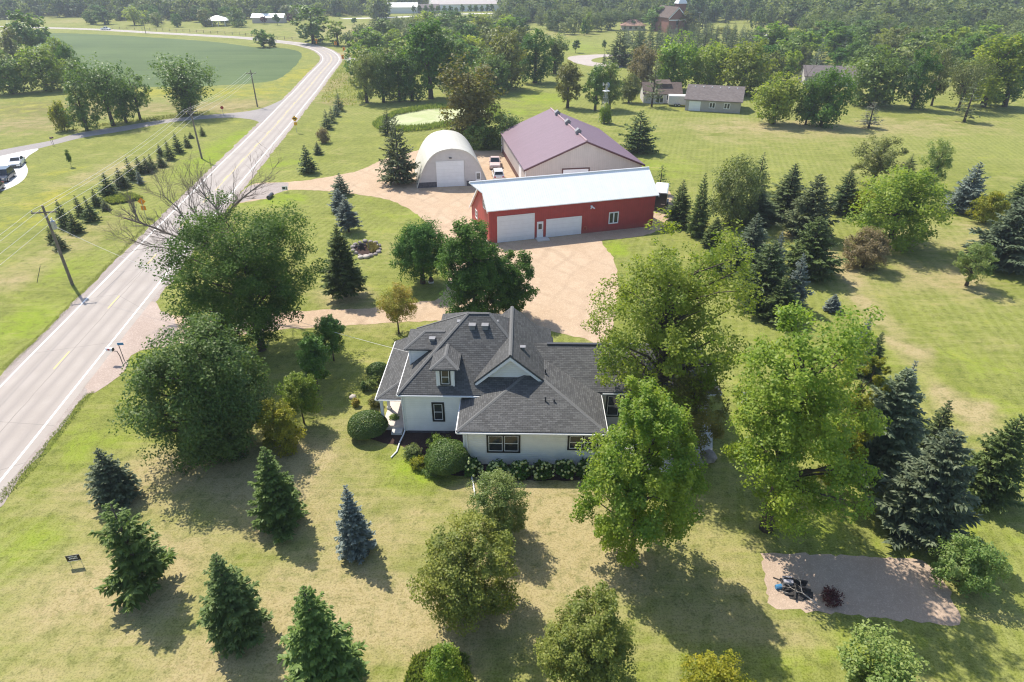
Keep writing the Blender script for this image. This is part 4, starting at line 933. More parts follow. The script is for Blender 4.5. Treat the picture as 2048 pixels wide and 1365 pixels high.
def conifer_leaves(seed, H, W, cb=.04, whorls=26, per=9, droop=.18, nw=.045, taper=.85, gap=.0, dens=13, fluff=1.0, curve=.25, jit=.16):
    """Needle sprays along whorled branches. Sprays are narrow kites; returns V, tint."""
    g = np.random.default_rng(seed); Vs = []; Ts = []
    for w_ in range(whorls):
        t = (w_ + .5)/whorls; z = H*(cb + (1-cb)*t**.93)
        r = W/2 * (1-t)**taper * (1.0 if t > .12 else .86+.14*t/.12) * g.uniform(.84, 1.08)
        k = max(4, int(per*(.55+.45*(1-t)) + .5)); a0 = g.uniform(0, 6.28)
        for b_ in range(k):
            if g.uniform() < gap: continue
            az = a0 + 6.283*(b_ + g.uniform(-.3, .3))/k; L_ = max(.12, r*(1 + g.uniform(-jit, jit*.6))); zz = z + g.uniform(-.28, .28)*H/whorls
            up = .55*t - droop*(1-t) + g.uniform(-.08, .08)
            dr = np.array([math.cos(az), math.sin(az), 0.0]); sd_ = np.array([-dr[1], dr[0], 0.0])
            m_ = max(4, int(dens*(.35+.65*L_/(W/2))))
            s = (np.arange(m_)+.5+g.uniform(-.3, .3, m_))/m_; s = .12 + .88*s
            ax = dr[None]*(L_*s)[:, None]; ax[:, 2] = zz + L_*(up*s + curve*s*s*.45 - .12*curve)
            tl = (L_*(.30*(1-s)+.15) + .05*W/4)*fluff
            for side in (-1, 1, 0, 0):
                jj = g.normal(size=(m_, 3))*.22
                if side: d = unit(dr*.75 + side*sd_*.8 + np.array([0, 0, -.10]) + jj)
                else: d = unit(dr*.9 + np.array([0, 0, .35]) + jj*1.6)
                ll = tl*g.uniform(.7, 1.25, m_)*(1 if side else .75)
                nrm = unit(np.array([0, 0, 1.0]) + g.normal(size=(m_, 3))*.45); wd = unit(np.cross(d, nrm))*(ll*.20 + nw)[:, None]*.62
                a = ax; e = ax + d*ll[:, None]; e[:, 2] -= .10*ll; mid = ax + d*(ll*.5)[:, None] + np.array([0, 0, 1])*(ll*.05)[:, None]
                Vs.append(np.stack([a, mid+wd, e, mid-wd], 1)); Ts.append(np.clip(.25*s + g.uniform(0, .5, m_) + .25*(side == 0), 0, 1))
    # leader
    V = np.concatenate(Vs); T = np.concatenate(Ts)
    q = np.percentile(np.hypot(V[:, 2, 0], V[:, 2, 1]), 97.5); V[:, :, :2] *= (W/2)/q
    V[:, :, 2] = np.maximum(V[:, :, 2], .03)
    return V, T
def conifer_trunk(name, H, r0, material):
    mb = MB(); mb.tube([(0, 0, -.1), (.0, 0, H*.3), (0, 0, H*.7), (0, 0, H*.985)], [r0*1.2, r0*.85, r0*.45, .015], 7); return mb.mesh(name, material, smooth=True, uv=False)

LM = {
 'maple':   leaf_mat('maple_leaf', (0.052, 0.128, 0.020), (0.135, 0.235, 0.044), .42, .6, .18),
 'oak':     leaf_mat('oak_leaf', (0.062, 0.120, 0.024), (0.160, 0.225, 0.058), .40, .5, .3),
 'ash':     leaf_mat('ash_leaf', (0.150, 0.235, 0.030), (0.370, 0.410, 0.060), .50, .5, .35),
 'bright':  leaf_mat('silver_maple_leaf', (0.135, 0.240, 0.024), (0.360, 0.420, 0.060), .52, .48, .4),
 'crab':    leaf_mat('crabapple_leaf', (0.130, 0.178, 0.030), (0.320, 0.340, 0.062), .35, .5, .35),
 'light':   leaf_mat('light_leaf', (0.135, 0.221, 0.046), (0.328, 0.375, 0.119), .40, .5, .4),
 'round':   leaf_mat('broad_leaf', (0.086, 0.160, 0.028), (0.205, 0.285, 0.058), .33, .5, .35),
 'olive':   leaf_mat('olive_leaf', (0.120, 0.158, 0.040), (0.241, 0.258, 0.075), .32, .5, .35),
 'rust':    leaf_mat('bronzed_leaf', (0.120, 0.140, 0.036), (0.275, 0.250, 0.066), .40, .55, .3),
 'yellow':  leaf_mat('yellowing_leaf', (0.130, 0.175, 0.016), (0.40, 0.36, 0.030), .45, .5, .3),
 'orange':  leaf_mat('turning_leaf', (0.250, 0.290, 0.055), (0.500, 0.330, 0.070), .42, .5, .3),
 'young':   leaf_mat('young_maple_leaf', (0.088, 0.198, 0.026), (0.219, 0.324, 0.048), .40, .42, .5),
 'brown':   leaf_mat('brownish_leaf', (0.149, 0.131, 0.061), (0.306, 0.245, 0.123), .30, .55, .3),
 'purple':  leaf_mat('purple_leaf', (0.079, 0.021, 0.025), (0.166, 0.052, 0.049), .25, .5, .3),
 'willow':  leaf_mat('willow_leaf', (0.149, 0.201, 0.061), (0.280, 0.315, 0.105), .38, .5, .3),
 'far':     leaf_mat('far_woods_leaf', (0.070, 0.115, 0.036), (0.240, 0.270, 0.090), .35, .6, .2),
 'box':     leaf_mat('clipped_leaf', (0.070, 0.146, 0.028), (0.170, 0.255, 0.057), .28, .45, .4),
 'spruce':  leaf_mat('spruce_needle', (0.062, 0.108, 0.028), (0.180, 0.230, 0.070), .20, .6, .25, (1.1, 1.2, .6)),
 'dspruce': leaf_mat('dark_spruce_needle', (0.058, 0.098, 0.034), (0.170, 0.215, 0.082), .20, .6, .25, (1.1, 1.2, .6)),
 'fir':     leaf_mat('fir_needle', (0.084, 0.145, 0.030), (0.220, 0.290, 0.070), .24, .55, .3, (1.1, 1.2, .6)),
 'blue':    leaf_mat('blue_spruce_needle', (0.115, 0.150, 0.122), (0.320, 0.375, 0.325), .14, .6, .3, (1, 1, .9)),
 'bluish':  leaf_mat('bluish_spruce_needle', (0.080, 0.120, 0.066), (0.240, 0.290, 0.170), .20, .6, .3, (1, 1.1, .8)),
 'pine':    leaf_mat('pine_needle', (0.095, 0.126, 0.053), (0.221, 0.241, 0.115), .15, .6, .25, (1.1, 1.1, .6)),
 'grey':    leaf_mat('sparse_needle', (0.140, 0.149, 0.096), (0.289, 0.280, 0.201), .12, .6, .25, (1, 1, .8)),
}
PROTO = {}
def proto(key, LOD, var):
    """Shared meshes at nominal size: key -> (trunk mesh, crown mesh, H, W)."""
    k = (key, LOD, var)
    if k in PROTO: return PROTO[k]
    sd = hash((len(key), ord(key[0]), ord(key[-1]), LOD, var)) % 99991
    r = {0: 1.0, 1: .42, 2: .12}[LOD]; ls = {0: 1.0, 1: 1.55, 2: 2.7}[LOD]
    if key in CON:
        c = CON[key]; H, W = c['H'], c['W']
        kw = {q: v for q, v in c.items() if q not in ('H', 'W')}
        sc = {0: 1.0, 1: .66, 2: .42}[LOD]
        kw['whorls'] = int(kw.get('whorls', 26)*sc**.8); kw['dens'] = max(4, int(kw.get('dens', 13)*sc)); kw['nw'] = kw.get('nw', .045)*(1/sc)
        kw['per'] = max(5, int(kw.get('per', 9)*sc**.4))
        V, T = conifer_leaves(sd, H, W, **kw); tr_ = conifer_trunk('trunk', H, .014*H+.05, M['bark'])
    else:
        c = DEC[key]; H, W = c['H'], c['W']
        kw = {q: v for q, v in c.items() if q not in ('H', 'W', 'tr', 'limbs', 'bark', 'fork')}
        kw['n'] = int(kw.get('n', 14000)*r); kw['leaf'] = kw.get('leaf', .24)*ls
        if LOD == 2: kw['lobes'] = max(14, int(kw.get('lobes', 42)*.6)); kw['sub'] = 5
        V, T, Cn = crown_leaves(sd, H, W, **kw)
        tr_ = trunk_mesh('trunk', sd, H, W, c['cb'], Cn, c.get('tr', .028*H), M[c.get('bark', 'bark')], limbs=c.get('limbs', 14) if LOD < 2 else 3, fork=c.get('fork', .35))
    PROTO[k] = (tr_, quads_mesh('crown', V, T, LM['round']), H, W); return PROTO[k]
CON = {
 'spruce': dict(H=8.0, W=4.6, whorls=21, per=9, droop=.16, dens=15, jit=.26, gap=.05),
 'wide':   dict(H=8.0, W=6.0, whorls=20, per=10, droop=.08, dens=17, jit=.28, taper=.72, gap=.05),
 'fir':    dict(H=6.5, W=4.6, whorls=22, per=9, droop=-.12, dens=14, jit=.24, taper=.72, gap=.06, fluff=1.15),
 'thin':   dict(H=9.0, W=4.6, whorls=24, per=7, droop=.12, dens=9, jit=.35, gap=.22, taper=.7, cb=.12),
 'small':  dict(H=4.0, W=2.6, whorls=16, per=12, droop=.05, dens=13, jit=.24, nw=.06),
 'pole':   dict(H=8.0, W=4.4, whorls=19, per=9, droop=.16, dens=14, jit=.28, cb=.17, gap=.06),
}
DEC = {
 'round':  dict(H=9.0, W=8.5, cb=.08, shape='round', lobes=46, n=15000, leaf=.26),
 'dome':   dict(H=9.0, W=8.5, cb=.04, shape='dome', lobes=52, n=17000, leaf=.26, lr=(.09, .15)),
 'egg':    dict(H=10.0, W=6.5, cb=.16, shape='egg', lobes=40, n=13000, leaf=.25),
 'oval':   dict(H=12.0, W=7.5, cb=.06, shape='oval', lobes=46, n=15000, leaf=.26, lump=.24),
 'vase':   dict(H=12.0, W=11.0, cb=.20, shape='vase', lobes=44, n=14000, leaf=.26, lump=.22, limbs=20),
 'airy':   dict(H=9.0, W=7.5, cb=.18, shape='oval', lobes=40, n=8500, leaf=.24, lr=(.07, .12), limbs=30, lump=.28),
 'lolly':  dict(H=5.0, W=3.1, cb=.30, shape='egg', lobes=30, n=9000, leaf=.17, tr=.075, lr=(.11, .18)),
 'shrub':  dict(H=2.4, W=3.0, cb=.0, shape='dome', lobes=26, n=6000, leaf=.15, tr=.05, limbs=8),
 'bush':   dict(H=4.5, W=5.0, cb=.04, shape='dome', lobes=34, n=9000, leaf=.22, tr=.09),
}
def finish(t, crown, trunk, matname):
    if crown.material_slots:
        crown.material_slots[0].link = 'OBJECT'; crown.material_slots[0].material = LM[matname]
cnt_ = [0]
def plant(key, leaf, bx, by, ty, wpx, label, name='tree', cat='tree', lod=1, group=None, rz=None, hmul=1.0, var=None, loc=None, H=None, W=None):
    """One tree: Empty at the foot > trunk, crown (shared meshes, own size, turn and leaf colour)."""
    cnt_[0] += 1
    if loc is None: loc = G(bx, by)
    if H is None: H = max(.5, height_at(bx, by, ty)*hmul)
    if W is None: W = mpp(loc[1], H*.5) * wpx
    v = cnt_[0] % 3 if var is None else var
    tm, cm, H0, W0 = proto(key, lod, v)
    t = thing(name, loc, rnd.uniform(0, 6.28) if rz is None else rz, label, cat, group)
    a = link('trunk', tm, t); b_ = link('crown', cm, t)
    t.scale = (W/W0, W/W0, H/H0)
    t.rotation_euler[0] = rnd.gauss(0, .022); t.rotation_euler[1] = rnd.gauss(0, .022)
    finish(t, b_, a, leaf); return t
def unique(lm, bx, by, ty, wpx, label, seed, name='tree', cat='tree', bark='bark', tr=None, limbs=24, fork=.3, hmul=1.0, lean=0.0, off=(0, 0), **kw):
    """A near tree with its own mesh at true size."""
    loc = G(bx, by); H = height_at(bx, by, ty)*hmul; W = mpp(loc[1], H*.5)*wpx
    V, T, Cn = crown_leaves(seed, H, W, **kw)
    if off != (0, 0): V[:, :, 0] += off[0]; V[:, :, 1] += off[1]; Cn = Cn + np.array([off[0], off[1], 0])
    t = thing(name, loc, 0, label, cat)
    link('trunk', trunk_mesh('trunk', seed, H, W, kw['cb'], Cn, tr or .022*H, M[bark], limbs, lean, fork), t)
    c = link('crown', quads_mesh('crown', V, T, LM[lm]), t); return t
def ucon(lm, bx, by, ty, wpx, label, seed, name='spruce_tree', hmul=1.0, **kw):
    loc = G(bx, by); H = height_at(bx, by, ty)*hmul; W = mpp(loc[1], H*.4)*wpx
    V, T = conifer_leaves(seed, H, W, **kw)
    t = thing(name, loc, 0, label, 'tree'); link('trunk', conifer_trunk('trunk', H, .016*H+.03, M['bark']), t); link('crown', quads_mesh('crown', V, T, LM[lm]), t); return t
# ------------------------------------------------------------------ near trees, one by one
U, C_, Pt = unique, ucon, plant
U('oak', 446, 902, 650, 300, 'large dark glossy oak crowding the road shoulder beside the mailbox', 11, 'oak_tree', cb=.03, shape='dome', lobes=95, n=71300, leaf=0.184, lr=(.075, .125), sub=10, tr=.38, limbs=30, fork=.15, lump=.2)
U('maple', 524, 700, 405, 296, 'tall dark green tree on a bare trunk between the road and the drive', 12, 'shade_tree', cb=.16, shape='oval', lobes=90, n=65100, leaf=0.192, lr=(.06, .11), sub=9, tr=.30, limbs=34, fork=.2, lump=.16, off=(.1, 0))
U('maple', 950, 640, 438, 160, 'tallest dense dark maple directly behind the farmhouse roof', 13, 'maple_tree', cb=.06, shape='egg', lobes=85, n=46500, leaf=0.192, lr=(.07, .12), tr=.26, lump=.16)
U('maple', 1022, 632, 505, 100, 'smaller dark maple pressed against the tallest one behind the roof', 14, 'maple_tree', cb=.06, shape='round', lobes=50, n=23250, leaf=0.184, lr=(.09, .15), tr=.2)
U('maple', 846, 567, 443, 118, 'round dark maple with a short trunk at the edge of the gravel yard', 15, 'maple_tree', cb=.17, shape='round', lobes=60, n=31000, leaf=0.176, lr=(.09, .14), tr=.24, lump=.12)
U('ash', 1306, 868, 452, 320, 'huge airy ash with visible forked limbs rising over the east wing', 16, 'ash_tree', cb=.22, shape='round', lobes=105, n=38000, leaf=0.192, lr=(.055, .10), sub=8, tr=.40, limbs=60, fork=.2, lump=.30, inner=.3)
U('ash', 1532, 1058, 612, 305, 'tall open ash with yellowing leaves between the patio and the spruces', 17, 'ash_tree', cb=.16, shape='oval', lobes=110, n=42000, leaf=0.184, lr=(.055, .10), sub=8, tr=.33, limbs=56, fork=.2, lump=.28, inner=.3)
U('bright', 1262, 1118, 772, 245, 'bright yellow-green maple in front of the house corner with upswept shoots', 18, 'maple_tree', cb=.10, shape='egg', lobes=95, n=52700, leaf=0.160, lr=(.055, .10), sub=8, tr=.17, limbs=44, fork=.12, lump=.26, flat=1.1)
U('crab', 928, 1222, 1052, 222, 'broad low crabapple with olive leaves alone on the dry front lawn', 19, 'crabapple_tree', cb=.05, shape='round', lobes=70, n=38750, leaf=0.128, lr=(.07, .12), tr=.12, limbs=26, fork=.12, lump=.2)
U('crab', 1168, 1385, 1196, 202, 'yellow-tinged crabapple cut by the bottom edge below the bright maple', 20, 'crabapple_tree', cb=.05, shape='round', lobes=70, n=37200, leaf=0.120, lr=(.07, .12), tr=.11, limbs=26, fork=.12, lump=.24, flat=1.1)
U('light', 1001, 1072, 945, 124, 'pale green small round tree just in front of the hydrangeas', 21, 'small_tree', cb=.08, shape='round', lobes=48, n=23250, leaf=0.104, lr=(.09, .14), tr=.07, limbs=16, fork=.15, lump=.14)
U('light', 1915, 1166, 1078, 132, 'leafy green young tree at the corner of the pea gravel patch', 22, 'small_tree', cb=.05, shape='round', lobes=40, n=13950, leaf=0.136, lr=(.08, .13), tr=.06, limbs=16, lump=.25, flat=1.1)
U('light', 1752, 1432, 1305, 205, 'pale green leafy tree top at the bottom edge under the gravel patch', 23, 'small_tree', cb=.08, shape='vase', lobes=46, n=20150, leaf=0.144, lr=(.07, .12), tr=.09, limbs=22, lump=.3, flat=1.1)
U('yellow', 1420, 1430, 1318, 150, 'yellow-green round tree top at the bottom edge right of the crabapple', 24, 'small_tree', cb=.05, shape='dome', lobes=36, n=13950, leaf=0.112, lr=(.10, .16), tr=.07, limbs=14)
U('bright', 893, 1395, 1290, 78, 'narrow upright young tree at the bottom edge under the broad crabapple', 25, 'small_tree', cb=.05, shape='egg', lobes=26, n=8525, leaf=0.104, lr=(.12, .2), tr=.04, limbs=10, flat=1.3)
U('yellow', 569, 903, 806, 92, 'yellow leafed shrubby tree beside the big oak', 26, 'small_tree', cb=.03, shape='egg', lobes=38, n=13950, leaf=0.128, lr=(.10, .16), tr=.06, limbs=16, lump=.2)
U('young', 668, 722, 632, 58, 'young maple with slim trunk farthest along the lawn row near the drive', 27, 'young_maple', cb=.28, shape='egg', lobes=34, n=13950, leaf=0.136, lr=(.12, .18), tr=.06, limbs=10)
U('young', 637, 781, 671, 66, 'middle young maple of three standing in a row on the side lawn', 28, 'young_maple', cb=.24, shape='egg', lobes=36, n=15500, leaf=0.136, lr=(.12, .18), tr=.065, limbs=10)
U('bright', 609, 848, 746, 78, 'nearest young maple of the row with bright lopsided crown', 29, 'young_maple', cb=.27, shape='egg', lobes=36, n=14725, leaf=0.128, lr=(.11, .17), tr=.06, limbs=12, lump=.25)
U('orange', 798, 668, 568, 84, 'small tree turning orange beside the drive left of the house', 30, 'young_maple', cb=.30, shape='round', lobes=36, n=11625, leaf=0.136, lr=(.10, .15), tint_bias=-.15, tr=.075, limbs=20, lump=.2)
U('yellow', 1660, 985, 792, 112, 'yellow leafed tree between the open ash and the big right spruce', 31, 'small_tree', cb=.10, shape='oval', lobes=42, n=13950, leaf=0.144, lr=(.07, .12), tr=.08, limbs=24, lump=.3)
U('rust', 1368, 905, 738, 150, 'dull bronzed shade tree over the patio behind the bright maple', 32, 'small_tree', cb=.12, shape='round', lobes=46, n=18600, leaf=0.144, lr=(.08, .13), tr=.12, limbs=26, lump=.25)
U('yellow', 1672, 935, 702, 96, 'taller yellow-leafed tree top showing right of the open ash', 34, 'small_tree', cb=.2, shape='oval', lobes=40, n=9000, leaf=.15, lr=(.06, .10), tr=.09, limbs=26, lump=.3)
# conifers on the lawn
C_('fir', 565, 1050, 893, 104, 'green fir on the lawn below the yellow shrubby tree', 41, 'fir_tree', whorls=21, per=11, droop=.05, dens=17, jit=0.25, taper=.8)
C_('bluish', 237, 1000, 898, 92, 'small layered bluish spruce left of the oak shadow near the road', 42, whorls=13, per=12, droop=.02, dens=15, jit=0.22, taper=.85)
C_('fir', 295, 1180, 1003, 142, 'loose light green spruce nearest the small black yard sign', 43, 'fir_tree', whorls=14, per=8, droop=-.05, dens=15, jit=0.34, taper=.68, gap=.10, fluff=1.2)
C_('spruce', 485, 1275, 1110, 122, 'dense green spruce on the dry lawn left of the largest bottom spruce', 44, whorls=19, per=11, droop=.02, dens=15, jit=0.25, taper=.74)
C_('fir', 660, 1392, 1174, 168, 'largest bright green spruce cut by the bottom edge', 45, 'fir_tree', whorls=21, per=12, droop=.0, dens=18, jit=0.22, taper=.76)
C_('blue', 714, 1104, 972, 78, 'silvery blue spruce standing alone in a mulch ring on the front lawn', 46, whorls=21, per=11, droop=.10, dens=14, jit=0.16, taper=.8)
C_('spruce', 692, 594, 450, 86, 'dark green spruce with bare lower trunk beside the rock planter', 47, whorls=22, per=11, droop=.16, dens=16, jit=0.22, taper=.78, cb=.13)
C_('spruce', 466, 722, 592, 74, 'slim dark spruce tucked between the two large dark trees', 48, whorls=19, per=10, droop=.12, dens=13, jit=0.25)
C_('bluish', 1742, 945, 738, 150, 'broad dark spruce right of the yellowing ash, largest of its clump', 49, whorls=21, per=13, droop=.10, dens=19, jit=0.28, taper=.7)
C_('bluish', 1826, 1062, 862, 176, 'wide grey-green spruce nearest the pea gravel patch on the right', 50, whorls=18, per=13, droop=.0, dens=19, jit=0.28, taper=.68)
C_('spruce', 1962, 998, 832, 124, 'dark spruce cut by the right edge next to the wide grey-green one', 51, whorls=18, per=12, droop=.08, dens=16, jit=0.28, taper=.66)
C_('dspruce', 1848, 925, 800, 84, 'small dark spruce between the broad spruces at the lawn edge', 52, whorls=15, per=10, droop=.08, dens=13, jit=0.25)
C_('blue', 1788, 842, 722, 56, 'slender blue spruce peeking from behind the broad dark spruce', 53, whorls=16, per=10, droop=.1, dens=12, jit=0.19)
# spruces along the north drive and behind
for a in (
 ('bluish', 'small', 683, 390, 347, 36, 'bluish spruce at the top of the island lawn by the north drive'),
 ('blue', 'small', 681, 424, 378, 32, 'small blue spruce second from the north drive on the island lawn'),
 ('blue', 'pole', 698, 464, 390, 42, 'blue spruce with a short bare trunk above the rock planter'),
 ('pine', 'wide', 800, 368, 234, 72, 'tall olive spruce standing left of the arched shed'),
 ('dspruce', 'spruce', 776, 270, 214, 28, 'narrow dark spruce at the near end of the pond'),
 ('spruce', 'small', 619, 346, 290, 34, 'lone dark spruce on the grass beside the road and north drive'),
 ('dspruce', 'small', 637, 309, 283, 18, 'tiny dark spruce at the near end of the roadside hedge line'),
 ('dspruce', 'spruce', 655, 258, 218, 22, 'dark spruce in the roadside line beside the yellow sign, below its middle'),
 ('dspruce', 'spruce', 664, 246, 212, 18, 'dark spruce at the middle of the roadside line beside the yellow sign'),
 ('bluish', 'spruce', 673, 233, 204, 17, 'bluish spruce second from the far end of the roadside line'),
 ('dspruce', 'spruce', 679, 222, 183, 20, 'tallest dark spruce at the far end of the roadside line'),
 ('spruce', 'wide', 1275, 304, 220, 66, 'full spruce standing alone on the lawn right of the pole barn'),
 ('fir', 'thin', 1318, 388, 330, 36, 'light green pine behind the right end of the red barn'),
 ('spruce', 'spruce', 1355, 452, 358, 46, 'brown tipped spruce right of the black trailer'),
 ('spruce', 'spruce', 1393, 472, 346, 42, 'tall slim spruce behind the airy ash, second from the trailer'),
 ('spruce', 'small', 1424, 494, 434, 38, 'short dark spruce behind the airy ash, third from the trailer'),
 ('dspruce', 'wide', 1467, 540, 482, 70, 'low dark spruce behind the crown of the airy ash'),
 ('bluish', 'spruce', 1512, 520, 428, 62, 'bluish spruce in the dense clump right of the airy ash'),
 ('dspruce', 'spruce', 1522, 446, 374, 72, 'dark spruce behind the bluish one at the top of the clump'),
 ('dspruce', 'wide', 1532, 615, 482, 100, 'bulky dark pine at the heart of the clump right of the ash'),
 ('dspruce', 'spruce', 1577, 436, 326, 76, 'tall dark spruce at the left edge of the right lawn'),
 ('pine', 'wide', 1620, 474, 348, 84, 'broad olive spruce right of the tall dark spruce'),
 ('spruce', 'wide', 1626, 552, 432, 92, 'ragged green spruce in front of the broad olive one'),
 ('blue', 'spruce', 1598, 616, 506, 46, 'blue spruce below the ragged green spruce'),
 ('spruce', 'spruce', 1568, 640, 552, 68, 'grey-green spruce left of the blue spruce in the clump'),
 ('dspruce', 'spruce', 1684, 428, 335, 52, 'dark spruce left of the large yellow-green tree'),
 ('blue', 'spruce', 1556, 560, 462, 34, 'narrow pale blue spruce tip in the middle of the clump'),
 ('blue', 'wide', 1922, 424, 324, 58, 'dense blue spruce right of the large yellow-green tree'),
 ('bluish', 'wide', 2012, 536, 392, 118, 'massive spruce at the right edge behind the small birch'),
 ('dspruce', 'spruce', 2036, 424, 342, 58, 'dark spruce at the right edge above the massive one'),
 ('blue', 'small', 1675, 622, 590, 28, 'very small blue spruce alone on the right lawn'),
 ('blue', 'spruce', 1734, 690, 633, 24, 'slim blue spruce tip above the yellowing ash'),
 ('dspruce', 'spruce', 1742, 755, 664, 50, 'dark blue-green spruce behind the yellowing ash on its right'),
 ('spruce', 'spruce', 1815, 345, 307, 26, 'small spruce beside the sparse olive willow on the far lawn'),
 ('dspruce', 'spruce', 1585, 372, 327, 22, 'small dark spruce tip at the far lawn edge'),
 ('spruce', 'spruce', 1512, 385, 305, 44, 'pointed green spruce behind the rounded olive tree'),
):
    Pt(a[1], a[0], a[2] - (12 if a[2] > 1450 and a[3] > 430 else 0), a[3], a[4], a[5]*1.28, a[6], 'spruce_tree', lod=1 if a[3] < 420 else 0)
# row of planted spruces left of the road, nearest first
ROW = [(125,500,464,24),(106,487,455,18),(155,466,421,27),(133,456,400,25),(185,442,393,27),(163,433,391,20),(213,421,400,17),(196,413,378,23),(220,392,346,33),(245,376,337,31),
       (265,361,315,23),(283,347,313,20),(297,346,313,22),(306,341,308,17),(324,334,309,20),(322,313,289,15),(341,320,281,21),(359,306,265,20),(376,295,269,14),(382,277,264,11),(406,272,252,11)]
NTH = ['nearest', 'second', 'third', 'fourth', 'fifth', 'sixth', 'seventh', 'eighth', 'ninth', 'tenth', 'eleventh', 'twelfth', 'thirteenth', 'fourteenth', 'fifteenth', 'sixteenth', 'seventeenth', 'eighteenth', 'nineteenth', 'twentieth', 'farthest']
for i, (x, y, t, w_) in enumerate(ROW):
    Pt('small', 'spruce' if i % 3 else 'dspruce', x, y, t, w_*1.32, ('dark spruce %s from the near utility pole in the planted row across the road' % NTH[i]) if 0 < i < 20 else ('dark spruce nearest the near utility pole in the planted row' if i == 0 else 'tiny spruce at the far end of the planted row across the road'), 'spruce_tree', group='spruces planted in a row across the road')
Pt('small', 'blue', 282, 369, 340, 18, 'pale blue little spruce set into the planted row across the road', 'spruce_tree')
Pt('lolly', 'round', 143, 334, 300, 10, 'spindly sapling on the lawn beside the concrete pad', 'sapling')
